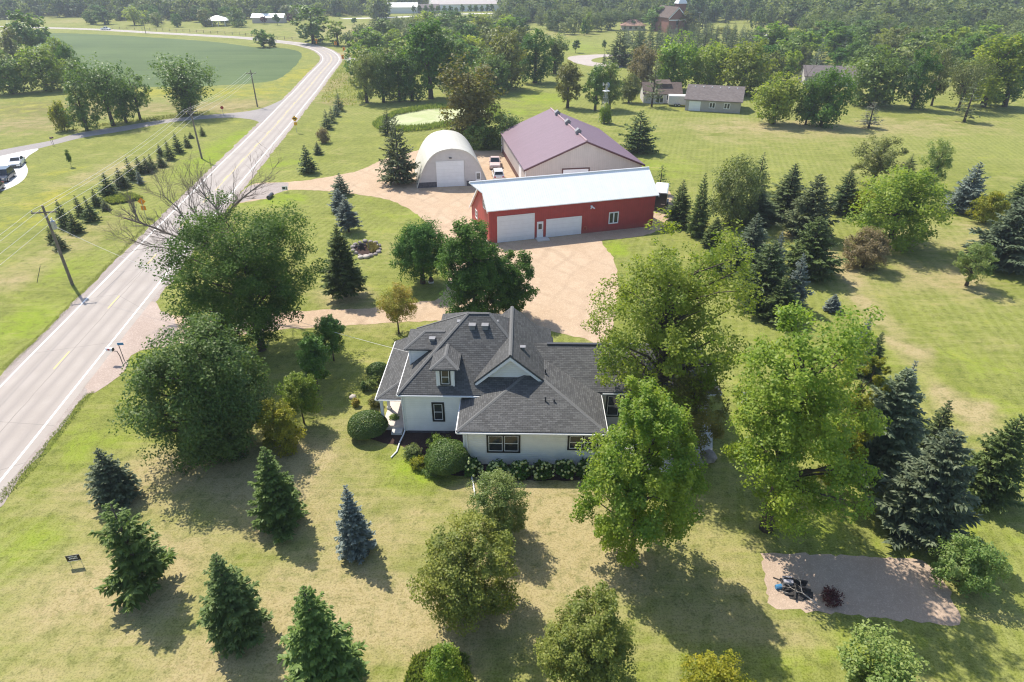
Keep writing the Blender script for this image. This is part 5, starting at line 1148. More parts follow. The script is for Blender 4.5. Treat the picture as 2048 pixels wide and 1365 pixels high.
# broadleaf trees of the middle distance
for a in (
 ('oval', 'rust', 941, 287, 106, 128, 'tall bronze-green tree with leaning crown behind the arched shed', 'tall_tree'),
 ('bush', 'round', 957, 296, 238, 70, 'dark leafy undergrowth tree at the foot of the bronze-green tree', 'tree'),
 ('round', 'round', 1014, 300, 224, 78, 'round dark tree left of the burgundy roof', 'tree'),
 ('bush', 'brown', 646, 286, 254, 28, 'brownish shrub in the roadside line beside the yellow sign', 'shrub'),
 ('egg', 'rust', 1137, 216, 122, 62, 'tree with reddish top on the lawn behind the pole barn', 'tree'),
 ('egg', 'round', 1193, 221, 127, 56, 'upright green tree just left of the windmill', 'tree'),
 ('egg', 'light', 1222, 219, 124, 58, 'lighter green tree just right of the windmill', 'tree'),
 ('round', 'olive', 1260, 206, 148, 46, 'small dull tree right of the windmill trees', 'tree'),
 ('round', 'brown', 1290, 184, 84, 68, 'dark brownish oak behind the thin pine by the cottage', 'tree'),
 ('dome', 'bright', 1350, 180, 62, 104, 'bright yellow-green tree above the cottage', 'tree'),
 ('dome', 'ash', 1424, 182, 84, 92, 'yellow-green tree directly behind the greige garage', 'tree'),
 ('dome', 'ash', 1492, 190, 80, 118, 'broad yellow-green tree beyond the right end of the garage', 'tree'),
 ('round', 'ash', 1557, 248, 144, 108, 'rounded light tree at the lawn edge right of the garage', 'tree'),
 ('dome', 'maple', 1655, 252, 134, 100, 'dark rounded tree beside the rounded light one on the lawn edge', 'tree'),
 ('round', 'round', 1622, 250, 150, 60, 'mid green tree between the rounded light and dark trees', 'tree'),
 ('dome', 'round', 1758, 212, 92, 122, 'large full tree with pale top at the lawn edge', 'tree'),
 ('oval', 'maple', 1842, 218, 96, 66, 'narrow dark tree right of the large full tree', 'tree'),
 ('airy', 'olive', 1882, 212, 92, 56, 'thin greyish tree beside the narrow dark one', 'tree'),
 ('vase', 'olive', 1935, 222, 108, 84, 'olive tree behind the sparse grey spruce on the right', 'tree'),
 ('oval', 'ash', 1992, 214, 66, 110, 'tall willow-like tree at the right end of the lawn', 'tree'),
 ('oval', 'round', 2038, 214, 60, 90, 'green tree cut by the right edge above the lawn', 'tree'),
 ('round', 'olive', 1470, 450, 308, 112, 'rounded olive tree on a clear trunk behind the spruce clump', 'tree'),
 ('dome', 'ash', 1802, 492, 334, 190, 'large broad yellow-green tree in the middle of the right lawn', 'tree'),
 ('bush', 'yellow', 1722, 432, 376, 70, 'yellowish bush against the left flank of the large yellow-green tree', 'shrub'),
 ('dome', 'brown', 1737, 535, 456, 94, 'domed brownish crabapple in front of the large yellow-green tree', 'crabapple_tree'),
 ('airy', 'light', 1950, 572, 484, 86, 'slender drooping birch with yellow-green leaves on the right lawn', 'birch_tree'),
 ('airy', 'olive', 1758, 372, 272, 112, 'feathery olive willow on the far side of the large yellow-green tree', 'tree'),
 ('airy', 'light', 1880, 380, 278, 64, 'thin leaning birch left of the dense blue spruce', 'birch_tree'),
 ('bush', 'yellow', 1982, 448, 382, 66, 'ochre shrub beside the massive right-edge spruce', 'shrub'),
 ('bush', 'box', 1330, 845, 780, 90, 'dark shrub against the east wing under the airy ash', 'shrub'),
 # left groups
 ('vase', 'round', 205, 252, 112, 112, 'spreading vase shaped tree with vine covered trunks beside the side road', 'tree'),
 ('oval', 'round', 158, 262, 162, 62, 'dark leaning tree at the left end of the roadside clump', 'tree'),
 ('bush', 'yellow', 120, 262, 202, 40, 'yellowish bush at the left end of the roadside clump', 'shrub'),
 ('oval', 'maple', 238, 246, 148, 52, 'dark vine covered tree within the roadside clump', 'tree'),
 ('airy', 'round', 266, 240, 136, 66, 'light open tree at the right end of the roadside clump', 'tree'),
 ('vase', 'round', 366, 232, 106, 132, 'vase shaped elm beside the side road, alone before the bean field', 'elm_tree'),
 ('oval', 'maple', 368, 230, 150, 56, 'dark vine covered stem under the vase shaped elm', 'tree'),
 ('dome', 'round', 50, 118, 22, 92, 'tall dark tree rising behind the left field trees', 'tree'),
 ('dome', 'ash', 78, 182, 90, 100, 'broad green tree in the left field clump', 'tree'),
 ('dome', 'round', 10, 188, 102, 78, 'dark round tree at the left edge of the field clump', 'tree'),
 ('round', 'bright', 112, 160, 74, 62, 'yellow-green tree at the field side of the left clump', 'tree'),
 ('round', 'maple', 138, 165, 84, 46, 'small dark tree at the right end of the left field clump', 'tree'),
 ('dome', 'olive', 20, 130, 52, 60, 'dusky tree behind the left edge of the field clump', 'tree'),
 ('round', 'round', 150, 175, 116, 46, 'low tree at the foot of the left field clump', 'tree'),
 # the road bend
 ('oval', 'round', 622, 88, 10, 82, 'big roadside tree at the outer side of the road bend', 'tree'),
 ('oval', 'ash', 673, 92, 40, 46, 'yellow-green tree beside the big one at the road bend', 'tree'),
 ('round', 'maple', 524, 95, 58, 44, 'dark round tree on the inner side of the road bend', 'tree'),
 ('bush', 'round', 545, 94, 74, 18, 'small dark bush touching the round tree inside the bend', 'shrub'),
 ('lolly', 'purple', 527, 49, 33, 14, 'purple leafed ornamental tree left of the white shelter', 'tree'),
 ('lolly', 'maple', 553, 51, 28, 16, 'round green ornamental tree between two purple ones past the bend', 'tree'),
 ('lolly', 'purple', 580, 50, 27, 14, 'purple leafed ornamental tree right of the white shelter', 'tree'),
 ('lolly', 'maple', 708, 50, 36, 14, 'round ornamental tree along the lane to the distant stable', 'tree'),
 ('lolly', 'maple', 678, 38, 25, 10, 'small ornamental tree at the start of the distant lane', 'tree'),
 # the grove behind the pond, front edge
 ('oval', 'willow', 728, 206, 96, 62, 'pale willow at the left end of the grove behind the pond', 'tree'),
 ('oval', 'round', 762, 205, 92, 62, 'green tree second from the left end of the pond grove', 'tree'),
 ('oval', 'maple', 795, 203, 104, 62, 'dark tree third from the left end of the pond grove', 'tree'),
 ('egg', 'maple', 857, 198, 36, 104, 'towering dark tree at the centre of the pond grove', 'tree'),
 ('oval', 'maple', 820, 202, 84, 70, 'dark tree left of the towering one in the pond grove', 'tree'),
 ('oval', 'round', 908, 194, 70, 80, 'dark tree right of the towering one behind the bronze-green tree', 'tree'),
 ('dome', 'rust', 1012, 178, 62, 92, 'yellow topped tree in the pond grove left of the red-topped one', 'tree'),
 ('dome', 'round', 988, 186, 96, 84, 'round tree below the yellow topped one in the pond grove', 'tree'),
 ('oval', 'maple', 1070, 166, 58, 78, 'dark tree at the right end of the pond grove', 'tree'),
 ('oval', 'round', 1110, 148, 66, 60, 'green tree on the right rim of the pond grove by the far drive', 'tree'),
 ('lolly', 'round', 1152, 106, 80, 18, 'small round tree on the grass beside the far drive', 'tree'),
 ('lolly', 'round', 1209, 101, 80, 11, 'narrow little tree on the grass above the far drive', 'tree'),
 ('egg', 'maple', 1169, 72, 40, 14, 'dark columnar evergreen in the dry meadow beyond the far drive', 'tree'),
 ('dome', 'ash', 1174, 68, 24, 28, 'light green tree beside the dark columnar evergreen', 'tree'),
 ('dome', 'round', 1315, 62, 12, 62, 'big green tree hiding the church front', 'tree'),
 ('dome', 'rust', 1372, 66, 24, 50, 'reddish green tree hiding the right side of the church', 'tree'),
 ('round', 'yellow', 1451, 68, 55, 38, 'yellow domed tree beyond the pine plantation', 'tree'),
):
    d_ = G(a[2], a[3])[1]; bx_ = a[2] - (a[2]-1024)*(a[3]-a[4])*.5/(2870-a[3])   # the wide lens tilts uprights: step from crown centre back to the foot
    Pt(a[0], a[1], bx_, a[3], a[4], a[5], a[6], a[7], 'shrub' if a[7] == 'shrub' else 'tree', lod=0 if d_ < 105 else (1 if d_ < 230 else 2))
for a in (
 ('thin', 'pine', 1303, 214, 118, 50, 'thin dark pine with open branches left of the cottage'),
 ('thin', 'grey', 1737, 256, 204, 54, 'pale dying spruce on the lawn under the large full tree'),
 ('thin', 'pine', 1928, 244, 166, 62, 'sparse brownish spruce at the right end of the lawn'),
 ('wide', 'dspruce', 1237, 132, 58, 62, 'wide dark white pine beside the far drive'),
 ('wide', 'dspruce', 1272, 128, 62, 46, 'dark pine just right of the wide one beside the far drive'),
 ('spruce', 'dspruce', 1208, 128, 104, 12, 'tiny dark spruce at the bend of the far drive'),
 ('wide', 'bluish', 1722, 122, 84, 28, 'bluish spruce among the trees behind the bare tree'),
):
    Pt(a[0], a[1], a[2], a[3], a[4], a[5], a[6], 'pine_tree' if 'pine' in a[6] else 'spruce_tree', lod=1)
# ------------------------------------------------------------------ woods farther off
wr = random.Random(21)
def in_poly(x, y, P):
    c = False; j = len(P)-1
    for i in range(len(P)):
        if (P[i][1] > y) != (P[j][1] > y) and x < (P[j][0]-P[i][0])*(y-P[i][1])/(P[j][1]-P[i][1]) + P[i][0]: c = not c
        j = i
    return c
def scatter(pix, spacing, n_max, avoid=()):
    P = [G(*p)[:2] for p in pix]; xs = [p[0] for p in P]; ys = [p[1] for p in P]; out = []
    for _ in range(n_max*60):
        if len(out) >= n_max: break
        x, y = wr.uniform(min(xs), max(xs)), wr.uniform(min(ys), max(ys))
        if in_poly(x, y, P) and all((x-a)**2 + (y-b)**2 > spacing**2 for a, b in out) and not any(in_poly(x, y, Q) for Q in avoid): out.append((x, y))
    return out
MASS = []
def wood(pix, spacing, n, kinds, label, group, h=(8, 13), ratio=(.9, 1.25), lod=2, name='tree', mass=False):
    for x, y in sorted(scatter(pix, spacing, n), key=lambda p: p[1]):
        k, lf = kinds[wr.randrange(len(kinds))]; H = wr.uniform(*h); W = H*wr.uniform(*ratio)
        if k in CON: H *= .95; W = H*.66
        if mass: MASS.append((x, y, H, W)); continue
        plant(k, lf, 0, 0, 0, 0, label, name, 'tree', lod=lod, group=group, loc=(x, y, 0), H=H, W=W)
BR = [('dome', 'round'), ('round', 'round'), ('oval', 'maple'), ('dome', 'olive'), ('round', 'ash'), ('oval', 'round'), ('egg', 'bright'), ('dome', 'maple'), ('round', 'willow')]
wood([(715,180),(800,172),(950,165),(1060,140),(1040,75),(900,60),(790,80),(735,110)], 7.2, 52, BR[:7], 'broadleaf tree inside the dense grove behind the pond', 'trees inside the pond grove', (8, 12.5))
wood([(690,100),(790,88),(1000,70),(1000,52),(800,58),(700,85)], 7.5, 46, BR, 'pale green tree on the far side of the pond grove', 'trees on the far side of the pond grove', (6, 9), mass=True)
wood([(1290,128),(1420,112),(1530,118),(1520,82),(1420,72),(1240,84)], 5.6, 84, [('wide', 'dspruce'), ('spruce', 'spruce'), ('wide', 'bluish')], 'young pine in the plantation between the drive and the church', 'pines of the plantation', (6.5, 9.5), lod=2, name='pine_tree')
wood([(1520,170),(1700,160),(2060,170),(2060,105),(1850,92),(1560,92),(1510,125)], 7.6, 92, BR + [('wide', 'bluish'), ('spruce', 'dspruce')], 'tree in the mixed woods beyond the right lawn', 'trees of the mixed woods on the right', (7.5, 12))
wood([(1500,92),(2060,105),(2060,66),(1640,62),(1610,78)], 8.6, 64, BR + [('wide', 'bluish')], 'tree deep in the woods beyond the right lawn', 'trees deep in the woods on the right', (8, 13), mass=True)
wood([(175,52),(420,58),(640,44),(640,36),(420,38),(185,40)], 8.2, 40, BR + [('spruce', 'dspruce'), ('spruce', 'dspruce')], 'tree in the belt along the far side of the country road', 'trees in the far road belt', (7, 11))
wood([(985,60),(1130,70),(1240,64),(1300,50),(1240,30),(1000,36)], 8.0, 46, BR, 'tree in the woods left of the church', 'trees left of the church', (8, 12), mass=True)
wood([(1300,56),(1420,60),(1480,58),(1470,40),(1300,40)], 8.0, 14, [('wide', 'dspruce'), ('spruce', 'dspruce'), ('dome', 'round')], 'dark tree standing around the church', 'trees around the church', (10, 15))
for x in range(14):
    g_ = G(830 + x*12 + wr.uniform(-3, 3), 29.0 + wr.uniform(-.4, .4))
    plant('lolly', 'maple', 0, 0, 0, 0, 'round ornamental tree in front of the distant riding arena', 'tree', 'tree', lod=2, group='ornamental trees before the riding arena', loc=g_, H=wr.uniform(5, 7.5), W=wr.uniform(3.8, 5))
# the far woods read as one mass
def far_woods():
    protos = []
    for sd, sh in ((1, 'dome'), (2, 'round'), (3, 'oval'), (4, 'dome'), (5, 'egg')):
        V, T, _ = crown_leaves(sd+70, 10, 10, .05, sh, lobes=16, n=330, leaf=1.5, lr=(.12, .2), sub=6); protos.append((V, T))
    protos2 = [crown_leaves(sd+90, 10, 10, .03, sh, lobes=28, n=1500, leaf=.75, lr=(.10, .16), sub=6)[:2] for sd, sh in ((1, 'dome'), (2, 'round'), (3, 'oval'), (4, 'egg'))]
    holes = [[G(*p)[:2] for p in q] for q in ([(60,60),(60,36),(190,34),(190,66)], [(590,66),(590,33),(750,33),(1010,38),(1010,18),(740,20),(735,66)], [(400,60),(400,44),(640,42),(640,62)], [(1180,110),(1230,58),(1320,56),(1500,60),(1600,80),(1600,60),(1500,50),(1230,50)])]
    g = np.random.default_rng(5); Vs = []; Ts = []; y = 325.0
    while y < 820:
        hw = y*.78 + 30; x = -hw
        while x < hw:
            px_, py_ = x + g.uniform(-4, 4), y + g.uniform(-4, 4); x += 9.4
            zc_ = py_*_c + CAM_H*_s; u_ = 1024 + F_PX*px_/zc_; v_ = 682.5 - F_PX*(py_*_s - CAM_H*_c)/zc_
            lim = 40 if u_ < 780 else (27 if u_ < 1010 else (44 if u_ < 1500 else 68))
            if v_ > lim + 3*math.sin(u_*.02): continue
            if any(in_poly(px_, py_, Q) for Q in holes): continue
            V, T = protos[g.integers(len(protos))]; s = g.uniform(.75, 1.75); a = g.uniform(0, 6.28)
            if u_ < 700 and v_ < 14: s *= 1.35
            Rm = np.array([[math.cos(a), -math.sin(a), 0], [math.sin(a), math.cos(a), 0], [0, 0, 1]])
            Q = (V @ Rm.T)*np.array([s, s, s*g.uniform(.8, 1.25)]) + np.array([px_, py_, 0]); Vs.append(Q); Ts.append(np.clip(T*.6 + g.uniform(-.35, .6), 0, 1))
        y += 9.0
    for x, y, H, W in MASS:
        V, T = protos2[g.integers(len(protos2))]; a = g.uniform(0, 6.28); Rm = np.array([[math.cos(a), -math.sin(a), 0], [math.sin(a), math.cos(a), 0], [0, 0, 1]])
        Vs.append((V @ Rm.T)*np.array([W/10, W/10, H/10]) + np.array([x, y, 0])); Ts.append(np.clip(T*.7 + g.uniform(-.25, .45), 0, 1))
    me = quads_mesh('far_woods', np.concatenate(Vs), np.concatenate(Ts), LM['far'])
    tag(link('far_woods', me), kind='stuff'); return len(Vs)
print('far trees', far_woods())

# bare trees
def bare(seed, H, spread, r0, levels=5, wander=.25, lean=0.0, wide=1.0):
    rg = random.Random(seed); mb = MB()
    def grow(p, d, L_, r, lv):
        pts = [p]; q = p.copy(); dd = d.copy(); k = 4
        for i in range(k):
            dd = (dd + Vector((rg.uniform(-1, 1), rg.uniform(-1, 1), rg.uniform(-.5, .8)))*wander*.45).normalized(); q = q + dd*(L_/k); pts.append(q.copy())
        mb.tube(pts, [r, r*.86, r*.74, r*.62, r*.5], 6 if lv < 3 else 4, False)
        if lv >= levels: return
        for i in range(2 if lv == 0 else rg.choice((2, 2, 3))):
            a = rg.uniform(0, 6.28); e = rg.uniform(.45, .95)*spread
            s = dd.cross(Vector((math.cos(a), math.sin(a), .2))).normalized()
            grow(q, (dd + s*e).normalized(), L_*rg.uniform(.6, .82), r*.5*rg.uniform(.85, 1.05), lv+1)
        if lv:
            for i in range(2):
                j = rg.randint(1, 3); s = Vector((rg.uniform(-1, 1), rg.uniform(-1, 1), rg.uniform(-.1, .8)))
                grow(pts[j], (dd*.4 + s).normalized(), L_*.5, r*.32, min(levels, lv+2))
    grow(Vector((0, 0, -.1)), Vector((lean, 0, 1)).normalized(), H*.30, r0, 0)
    k = H / max(p[2] for p in mb.v); mb.v = [(p[0]*k*wide, p[1]*k*wide, p[2]*k) for p in mb.v]; return mb
def limbs_tree(base, paths, r0, seed, label):
    rg = random.Random(seed); mb = MB()
    def twig(p, d, L_, r, lv):
        pts = [p]; q = p.copy(); dd = d.copy()
        for i in range(4):
            dd = (dd + Vector((rg.uniform(-1, 1), rg.uniform(-1, 1), rg.uniform(-.6, .9)))*.20).normalized(); q = q + dd*(L_/4); pts.append(q.copy())
        mb.tube(pts, [r, r*.85, r*.7, r*.55, r*.35], 5 if r > .03 else 4, False)
        if lv < 4:
            for k in range(rg.choice((3, 3, 4))):
                s_ = Vector((rg.uniform(-1, 1), rg.uniform(-1, 1), rg.uniform(-.5, 1)))
                twig(pts[rg.randint(1, 4)], (dd + s_*.75).normalized(), L_*rg.uniform(.5, .75), r*.55, lv+1)
    for n, (pts, ra) in enumerate(paths):
        v = [Vector((x*1.12, y, z*.90)) for x, y, z in pts]; k = len(v)
        mb.tube(v, [r0*ra*(1-.72*i/(k-1)) for i in range(k)], 8, False)
        for i in range(1 if n else 3, k):
            d = (v[i]-v[i-1]).normalized()
            for q in range(5 if i < k-1 else 6):
                s_ = Vector((rg.uniform(-1, 1), rg.uniform(-1, 1), rg.uniform(-.5, 1)))
                twig(v[i-1].lerp(v[i], rg.uniform(.2, 1)), (d*.9 + s_*.9).normalized(), rg.uniform(1.1, 2.4), r0*ra*.36*(1-.5*i/k), 1)
    t = thing('bare_tree', base, 0, label, 'tree'); mb.build('trunk', M['bark_brown'], t, smooth=True, uv=False)
M['bark_brown'] = plain('dry_brown_bark', (0.19, 0.155, 0.13), 0.95, var=.3, scale=5)
limbs_tree(G(492, 606), [([(0,0,-.1),(-.3,.1,2.5),(-.8,.2,4.6),(-2.2,.1,6.6),(-4.2,-.2,7.9),(-6.4,-.3,9.3),(-8.8,-.1,10.3)], 1.0),
    ([(-.8,.2,4.6),(-.9,.5,7.2),(-.7,.6,9.4),(-.9,.5,11.2),(-1.9,.4,13.2)], .75), ([(-.7,.6,9.4),(.5,.5,11.2),(2.0,.6,12.6),(3.2,.8,13.6)], .5),
    ([(-2.2,.1,6.6),(-3.6,.6,8.9),(-4.4,.9,11.0),(-5.4,1.0,12.4)], .45), ([(-2.2,.1,6.6),(-4.8,-.6,6.9),(-7.0,-.9,7.4),(-8.4,-1.0,8.2)], .4), ([(-.9,.5,7.2),(-2.4,.3,9.6),(-3.0,.2,11.6),(-2.6,.1,13.4)], .4)], .25, 5,
    'leafless dead tree with twisted grey branches reaching over the road')
bt = thing('bare_tree', G(1610, 178), 0, 'bare grey tree in front of the low pinkish-roofed house', 'tree')
bare(11, 11.0, .9, .16, 6).build('trunk', M['bark_grey'], bt, smooth=True, uv=False)
bt = thing('bare_tree', G(1776, 98), 0, 'pale leafless tree within the woods on the right', 'tree')
bare(12, 13.0, .8, .22, 6).build('trunk', M['bark_grey'], bt, smooth=True, uv=False)
# ------------------------------------------------------------------ bushes and flowers round the house
def bush(lm, px, py, H, W, label, name='shrub', cat='shrub', group=None, seed=1, **kw):
    loc = G(px, py); k = dict(cb=0.0, shape='dome', lobes=40, n=9000, leaf=.075, lr=(.10, .15)); k.update(kw)
    V, T, Cn = shell_leaves(seed, H, W, k['n'], k['leaf']) if k.pop('shell', 0) else crown_leaves(seed, H, W, **k)
    t = thing(name, loc, 0, label, cat, group)
    link('stem', trunk_mesh('stem', seed, H, W, .05, Cn, .05, M['bark'], 10, 0, .1), t)
    link('foliage', quads_mesh('foliage', V, T, LM[lm]), t); return t
bush('box', 737, 868, 2.0, 3.0, 'rounded clipped green bush at the corner of the porch', seed=3, n=20000, leaf=.10, shell=1)
bush('box', 896, 936, 2.3, 3.2, 'largest clipped bush in front of the house between two walls', seed=4, n=22000, leaf=.10, shell=1)
bush('bright', 880, 905, 1.6, 1.9, 'bright green shrub behind the largest clipped bush', seed=6, n=7000)
bush('box', 757, 752, 1.35, 1.9, 'dark rounded bush beside the porch roof', seed=5, n=11000, leaf=.10, shell=1)
bush('willow', 826, 912, .8, 1.45, 'cream flowering mound at the edge of the mulch bed', 'flowering_shrub', seed=8, n=5000, leaf=.08)
bush('yellow', 838, 935, .8, 1.3, 'yellow flowering clump between the lawn and the largest bush', 'flowering_shrub', seed=9, n=4500)
bush('light', 862, 948, .6, 1.3, 'loose pale green perennial at the foot of the largest bush', 'perennial', 'plant', seed=10, n=3500)
bush('orange', 712, 812, .7, .75, 'orange flowering mound beside the clipped porch bush', 'flowering_shrub', seed=12, n=3000)
bush('rust', 752, 812, .9, 1.2, 'reddish flowering clump under the porch eave', 'flowering_shrub', seed=13, n=4000)
bush('light', 742, 778, .9, 1.3, 'leafy green perennial in the bed along the porch', 'perennial', 'plant', seed=14, n=4500)
bush('light', 751, 762, .8, 1.4, 'pale flowering perennial at the far end of the porch bed', 'perennial', 'plant', seed=15, n=4500)
bush('box', 729, 783, 1.0, .5, 'narrow upright evergreen in the porch bed', seed=16, n=2500, shape='egg')
bush('light', 790, 845, .8, .9, 'small shrub growing through the porch posts', seed=17, n=2200)
# hydrangeas
M['bloom'] = plain('hydrangea_bloom', (0.34, 0.40, 0.16), 0.8, var=0.25, scale=9)
for i, (x, y, w_) in enumerate(((945,945,1.5),(995,952,1.5),(1040,950,1.6),(1085,952,1.6),(1130,950,1.6),(1172,948,1.6))):
    nm = ('hydrangea with round green blooms at the left end of the bed', 'hydrangea second from the left in front of the house', 'hydrangea under the double window', 'hydrangea right of the double window', 'hydrangea below the blank stretch of white wall', 'hydrangea at the right end behind the bright maple')[i]
    t = bush('maple', x, y, 1.15, w_, nm, 'hydrangea', 'shrub', 'hydrangeas along the house front', seed=30+i, n=3600, leaf=.13, lump=.12)
    rg = random.Random(60+i)
    for k in range(22):                           # every bloom head is a part of its shrub
        a = rg.uniform(2.6, 6.8); e = rg.uniform(.1, 1.35); rr = w_*.5*rg.uniform(.95, 1.18)
        mb = MB(); mb.ball((math.cos(a)*math.sin(e)*rr, math.sin(a)*math.sin(e)*rr - .1, .25 + math.cos(e)*.95*rg.uniform(.85, 1.1)), rg.uniform(.07, .11), 7, 5, .9, .12, rg)
        mb.build('bloom', M['bloom'], t, uv=False)
# low plants near the bottom edge
def tufts(name, pix, n, h, leaf, seed, wdt=.5):
    g = np.random.default_rng(seed); P = [G(*p)[:2] for p in pix]; xs, ys = [p[0] for p in P], [p[1] for p in P]; Ps = []
    while len(Ps) < n:
        x, y = g.uniform(min(xs), max(xs)), g.uniform(min(ys), max(ys))
        if in_poly(x, y, P): Ps.append((x, y, 0))
    C = np.array(Ps); up = unit(np.array([0, 0, 1.0]) + g.normal(size=(n, 3))*.35); sd_ = unit(np.cross(up, g.normal(size=(n, 3))))
    hh = (h*g.uniform(.5, 1.3, n))[:, None]; w2 = hh*wdt*.25
    V = np.stack([C, C + up*hh*.6 + sd_*w2, C + up*hh + g.normal(size=(n, 3))*.05, C + up*hh*.6 - sd_*w2], 1)
    tag(link(name, quads_mesh(name, V, g.uniform(0, 1, n), LM[leaf])), kind='stuff')
tufts('ground_cover', [(810,1365),(830,1320),(870,1300),(930,1312),(945,1365),(900,1385),(820,1385)], 6000, .30, 'light', 3, .8)
pond_o = [(745,252),(757,241),(775,236),(787,228),(812,221),(850,215),(905,210),(955,208),(1000,212),(1000,236),(955,244),(920,250),(887,256),(850,262),(812,265),(785,263),(755,259)]
pond_i = [(760,252),(768,244),(780,241),(790,232),(815,227),(850,221),(905,217),(945,217),(975,224),(972,232),(940,238),(915,243),(885,248),(850,254),(812,257),(787,256),(770,255)]
def ring_tufts(name, outer, inner, n, h, leaf, seed):
    g = np.random.default_rng(seed); C = []; k = len(outer)
    for _ in range(n):
        i = g.integers(k); j = (i+1) % k; t = g.uniform(); s = g.uniform()
        o = [outer[i][q]*(1-t) + outer[j][q]*t for q in (0, 1)]; q_ = [inner[i][q]*(1-t) + inner[j][q]*t for q in (0, 1)]
        C.append(G(o[0]*(1-s)+q_[0]*s, o[1]*(1-s)+q_[1]*s))
    C = np.array(C); up = unit(np.array([0, 0, 1.0]) + g.normal(size=(n, 3))*.22); sd_ = unit(np.cross(up, g.normal(size=(n, 3)))); hh = (h*g.uniform(.5, 1.25, n))[:, None]
    V = np.stack([C, C + up*hh*.55 + sd_*.09, C + up*hh, C + up*hh*.55 - sd_*.09], 1)
    tag(link(name, quads_mesh(name, V, g.uniform(0, 1, n), LM[leaf])), kind='stuff')
ring_tufts('pond_reeds', pond_o, pond_i, 9000, .9, 'light', 8)
tufts('meadow_weeds', [(640,205),(700,215),(740,200),(715,160),(690,120),(660,160)], 2600, .45, 'crab', 9, .6)
tufts('drive_edge_weeds', [(880,265),(985,262),(1010,292),(960,300),(905,290)], 3500, .6, 'round', 10, .8)
tufts('verge_weeds', [(120,262),(300,245),(420,228),(420,222),(300,236),(200,250),(118,270)], 2200, .35, 'olive', 11, .5)
tufts('road_edge_grass', [(10,745),(90,668),(250,500),(300,448),(318,430),(300,440),(236,506),(80,668),(0,738)], 3500, .09, 'willow', 12, .8)
tufts('road_edge_grass', [(0,985),(60,925),(110,862),(170,790),(190,782),(130,862),(60,950),(0,1010)], 3000, .09, 'willow', 13, .8)
bush('light', 243, 384, .35, 5.2, 'patch of tall broad leafed weeds behind the planted spruces across the road', 'weed_patch', 'plant', seed=40, n=2500, leaf=.2) if False else None
tufts('flower_bed', [(208,403),(235,394),(262,391),(285,398),(262,404),(225,410)], 2600, .55, 'willow', 14, .9)

# ------------------------------------------------------------------ rocks
def rock(px, py, r, label, mtl='rock', group=None, seed=1, sq=.7, z=0):
    rg = random.Random(seed); mb = MB(); mb.ball((0, 0, r*sq*.55), r, 10, 7, sq, .12, rg)
    o = mb.build('boulder', M[mtl], None, G(px, py), smooth=True, uv=False); o.rotation_euler = (0, 0, rg.uniform(0, 6))
    return tag(o, label, 'rock', group)
rock(1362, 912, .95, 'broad flat boulder beside the patio under the bright maple', seed=2, sq=.35)
rock(1372, 942, .50, 'lowest rounded boulder below the patio', seed=3); rock(1392, 930, .52, 'middle rounded boulder of three below the patio', seed=4); rock(1416, 918, .60, 'largest rounded boulder at the outer patio corner', seed=5)
for i in range(15):
    a = i/15*6.283; x, y = 733 + 27*math.cos(a), 499 - 15*math.sin(a)
    rock(x, y, .25 + .16*((i*7) % 5)/5, 'stone in the ring round the planter on the island lawn', 'rock', 'stones ringing the island planter', 80+i, .6)
rock(722, 517, .38, 'loose pale stone lying just outside the planter ring, left one', 'pale_rock', None, 99, .6); rock(733, 516, .42, 'loose pale stone lying just outside the planter ring, right one', 'pale_rock', None, 100, .6)
rock(706, 797, .3, 'white stone in the flower bed by the porch', 'pale_rock', None, 101, .7)
sheet('planter_soil', [(708,505),(715,490),(735,485),(755,490),(761,500),(750,509),(730,513)], M['mulch'], 0.006, 0.5, 0.05)
tufts('planter_grass', [(735,500),(738,490),(752,492),(758,501),(745,507)], 500, .5, 'brown', 15, .5)
st_ = thing('tree_stump', G(722, 497), 0, 'dark uprooted stump inside the stone planter ring', 'stump')
mb = MB(); mb.tube([(0,0,-.05),(.05,0,.35),(.1,.05,.7)], [.42,.33,.26], 9); mb.build('trunk', M['char'], st_)
rg = random.Random(4)
for k in range(7):
    a = k*.9; mb = MB(); mb.tube([(.1*math.cos(a),.1*math.sin(a),.3),(.6*math.cos(a),.6*math.sin(a),.35+rg.uniform(0,.4)),(1.1*math.cos(a),1.1*math.sin(a),.02)], [.14,.09,.03], 6); mb.build('root', M['char'], st_)
mb = MB(); mb.tube([(0,0,-.1),(.02,0,1.0)], .07, 7); mb.ball((.02,0,1.02), .09, 7, 5); tag(mb.build('wooden_post', M['wood'], None, G(738, 501)), 'short wooden post standing in the stone planter ring', 'post')
for i, (x, y) in enumerate(((705, 488), (718, 488))):
    mb = MB(); mb.tube([(0,0,-.1),(0,0,1.15),(.12,0,1.32),(.26,0,1.2)], .016, 5); tag(mb.build('garden_hook', M['dark_steel'], None, G(x, y)), ('thin garden hook left of the stump' if i == 0 else 'thin garden hook directly behind the stump'), 'garden hook')

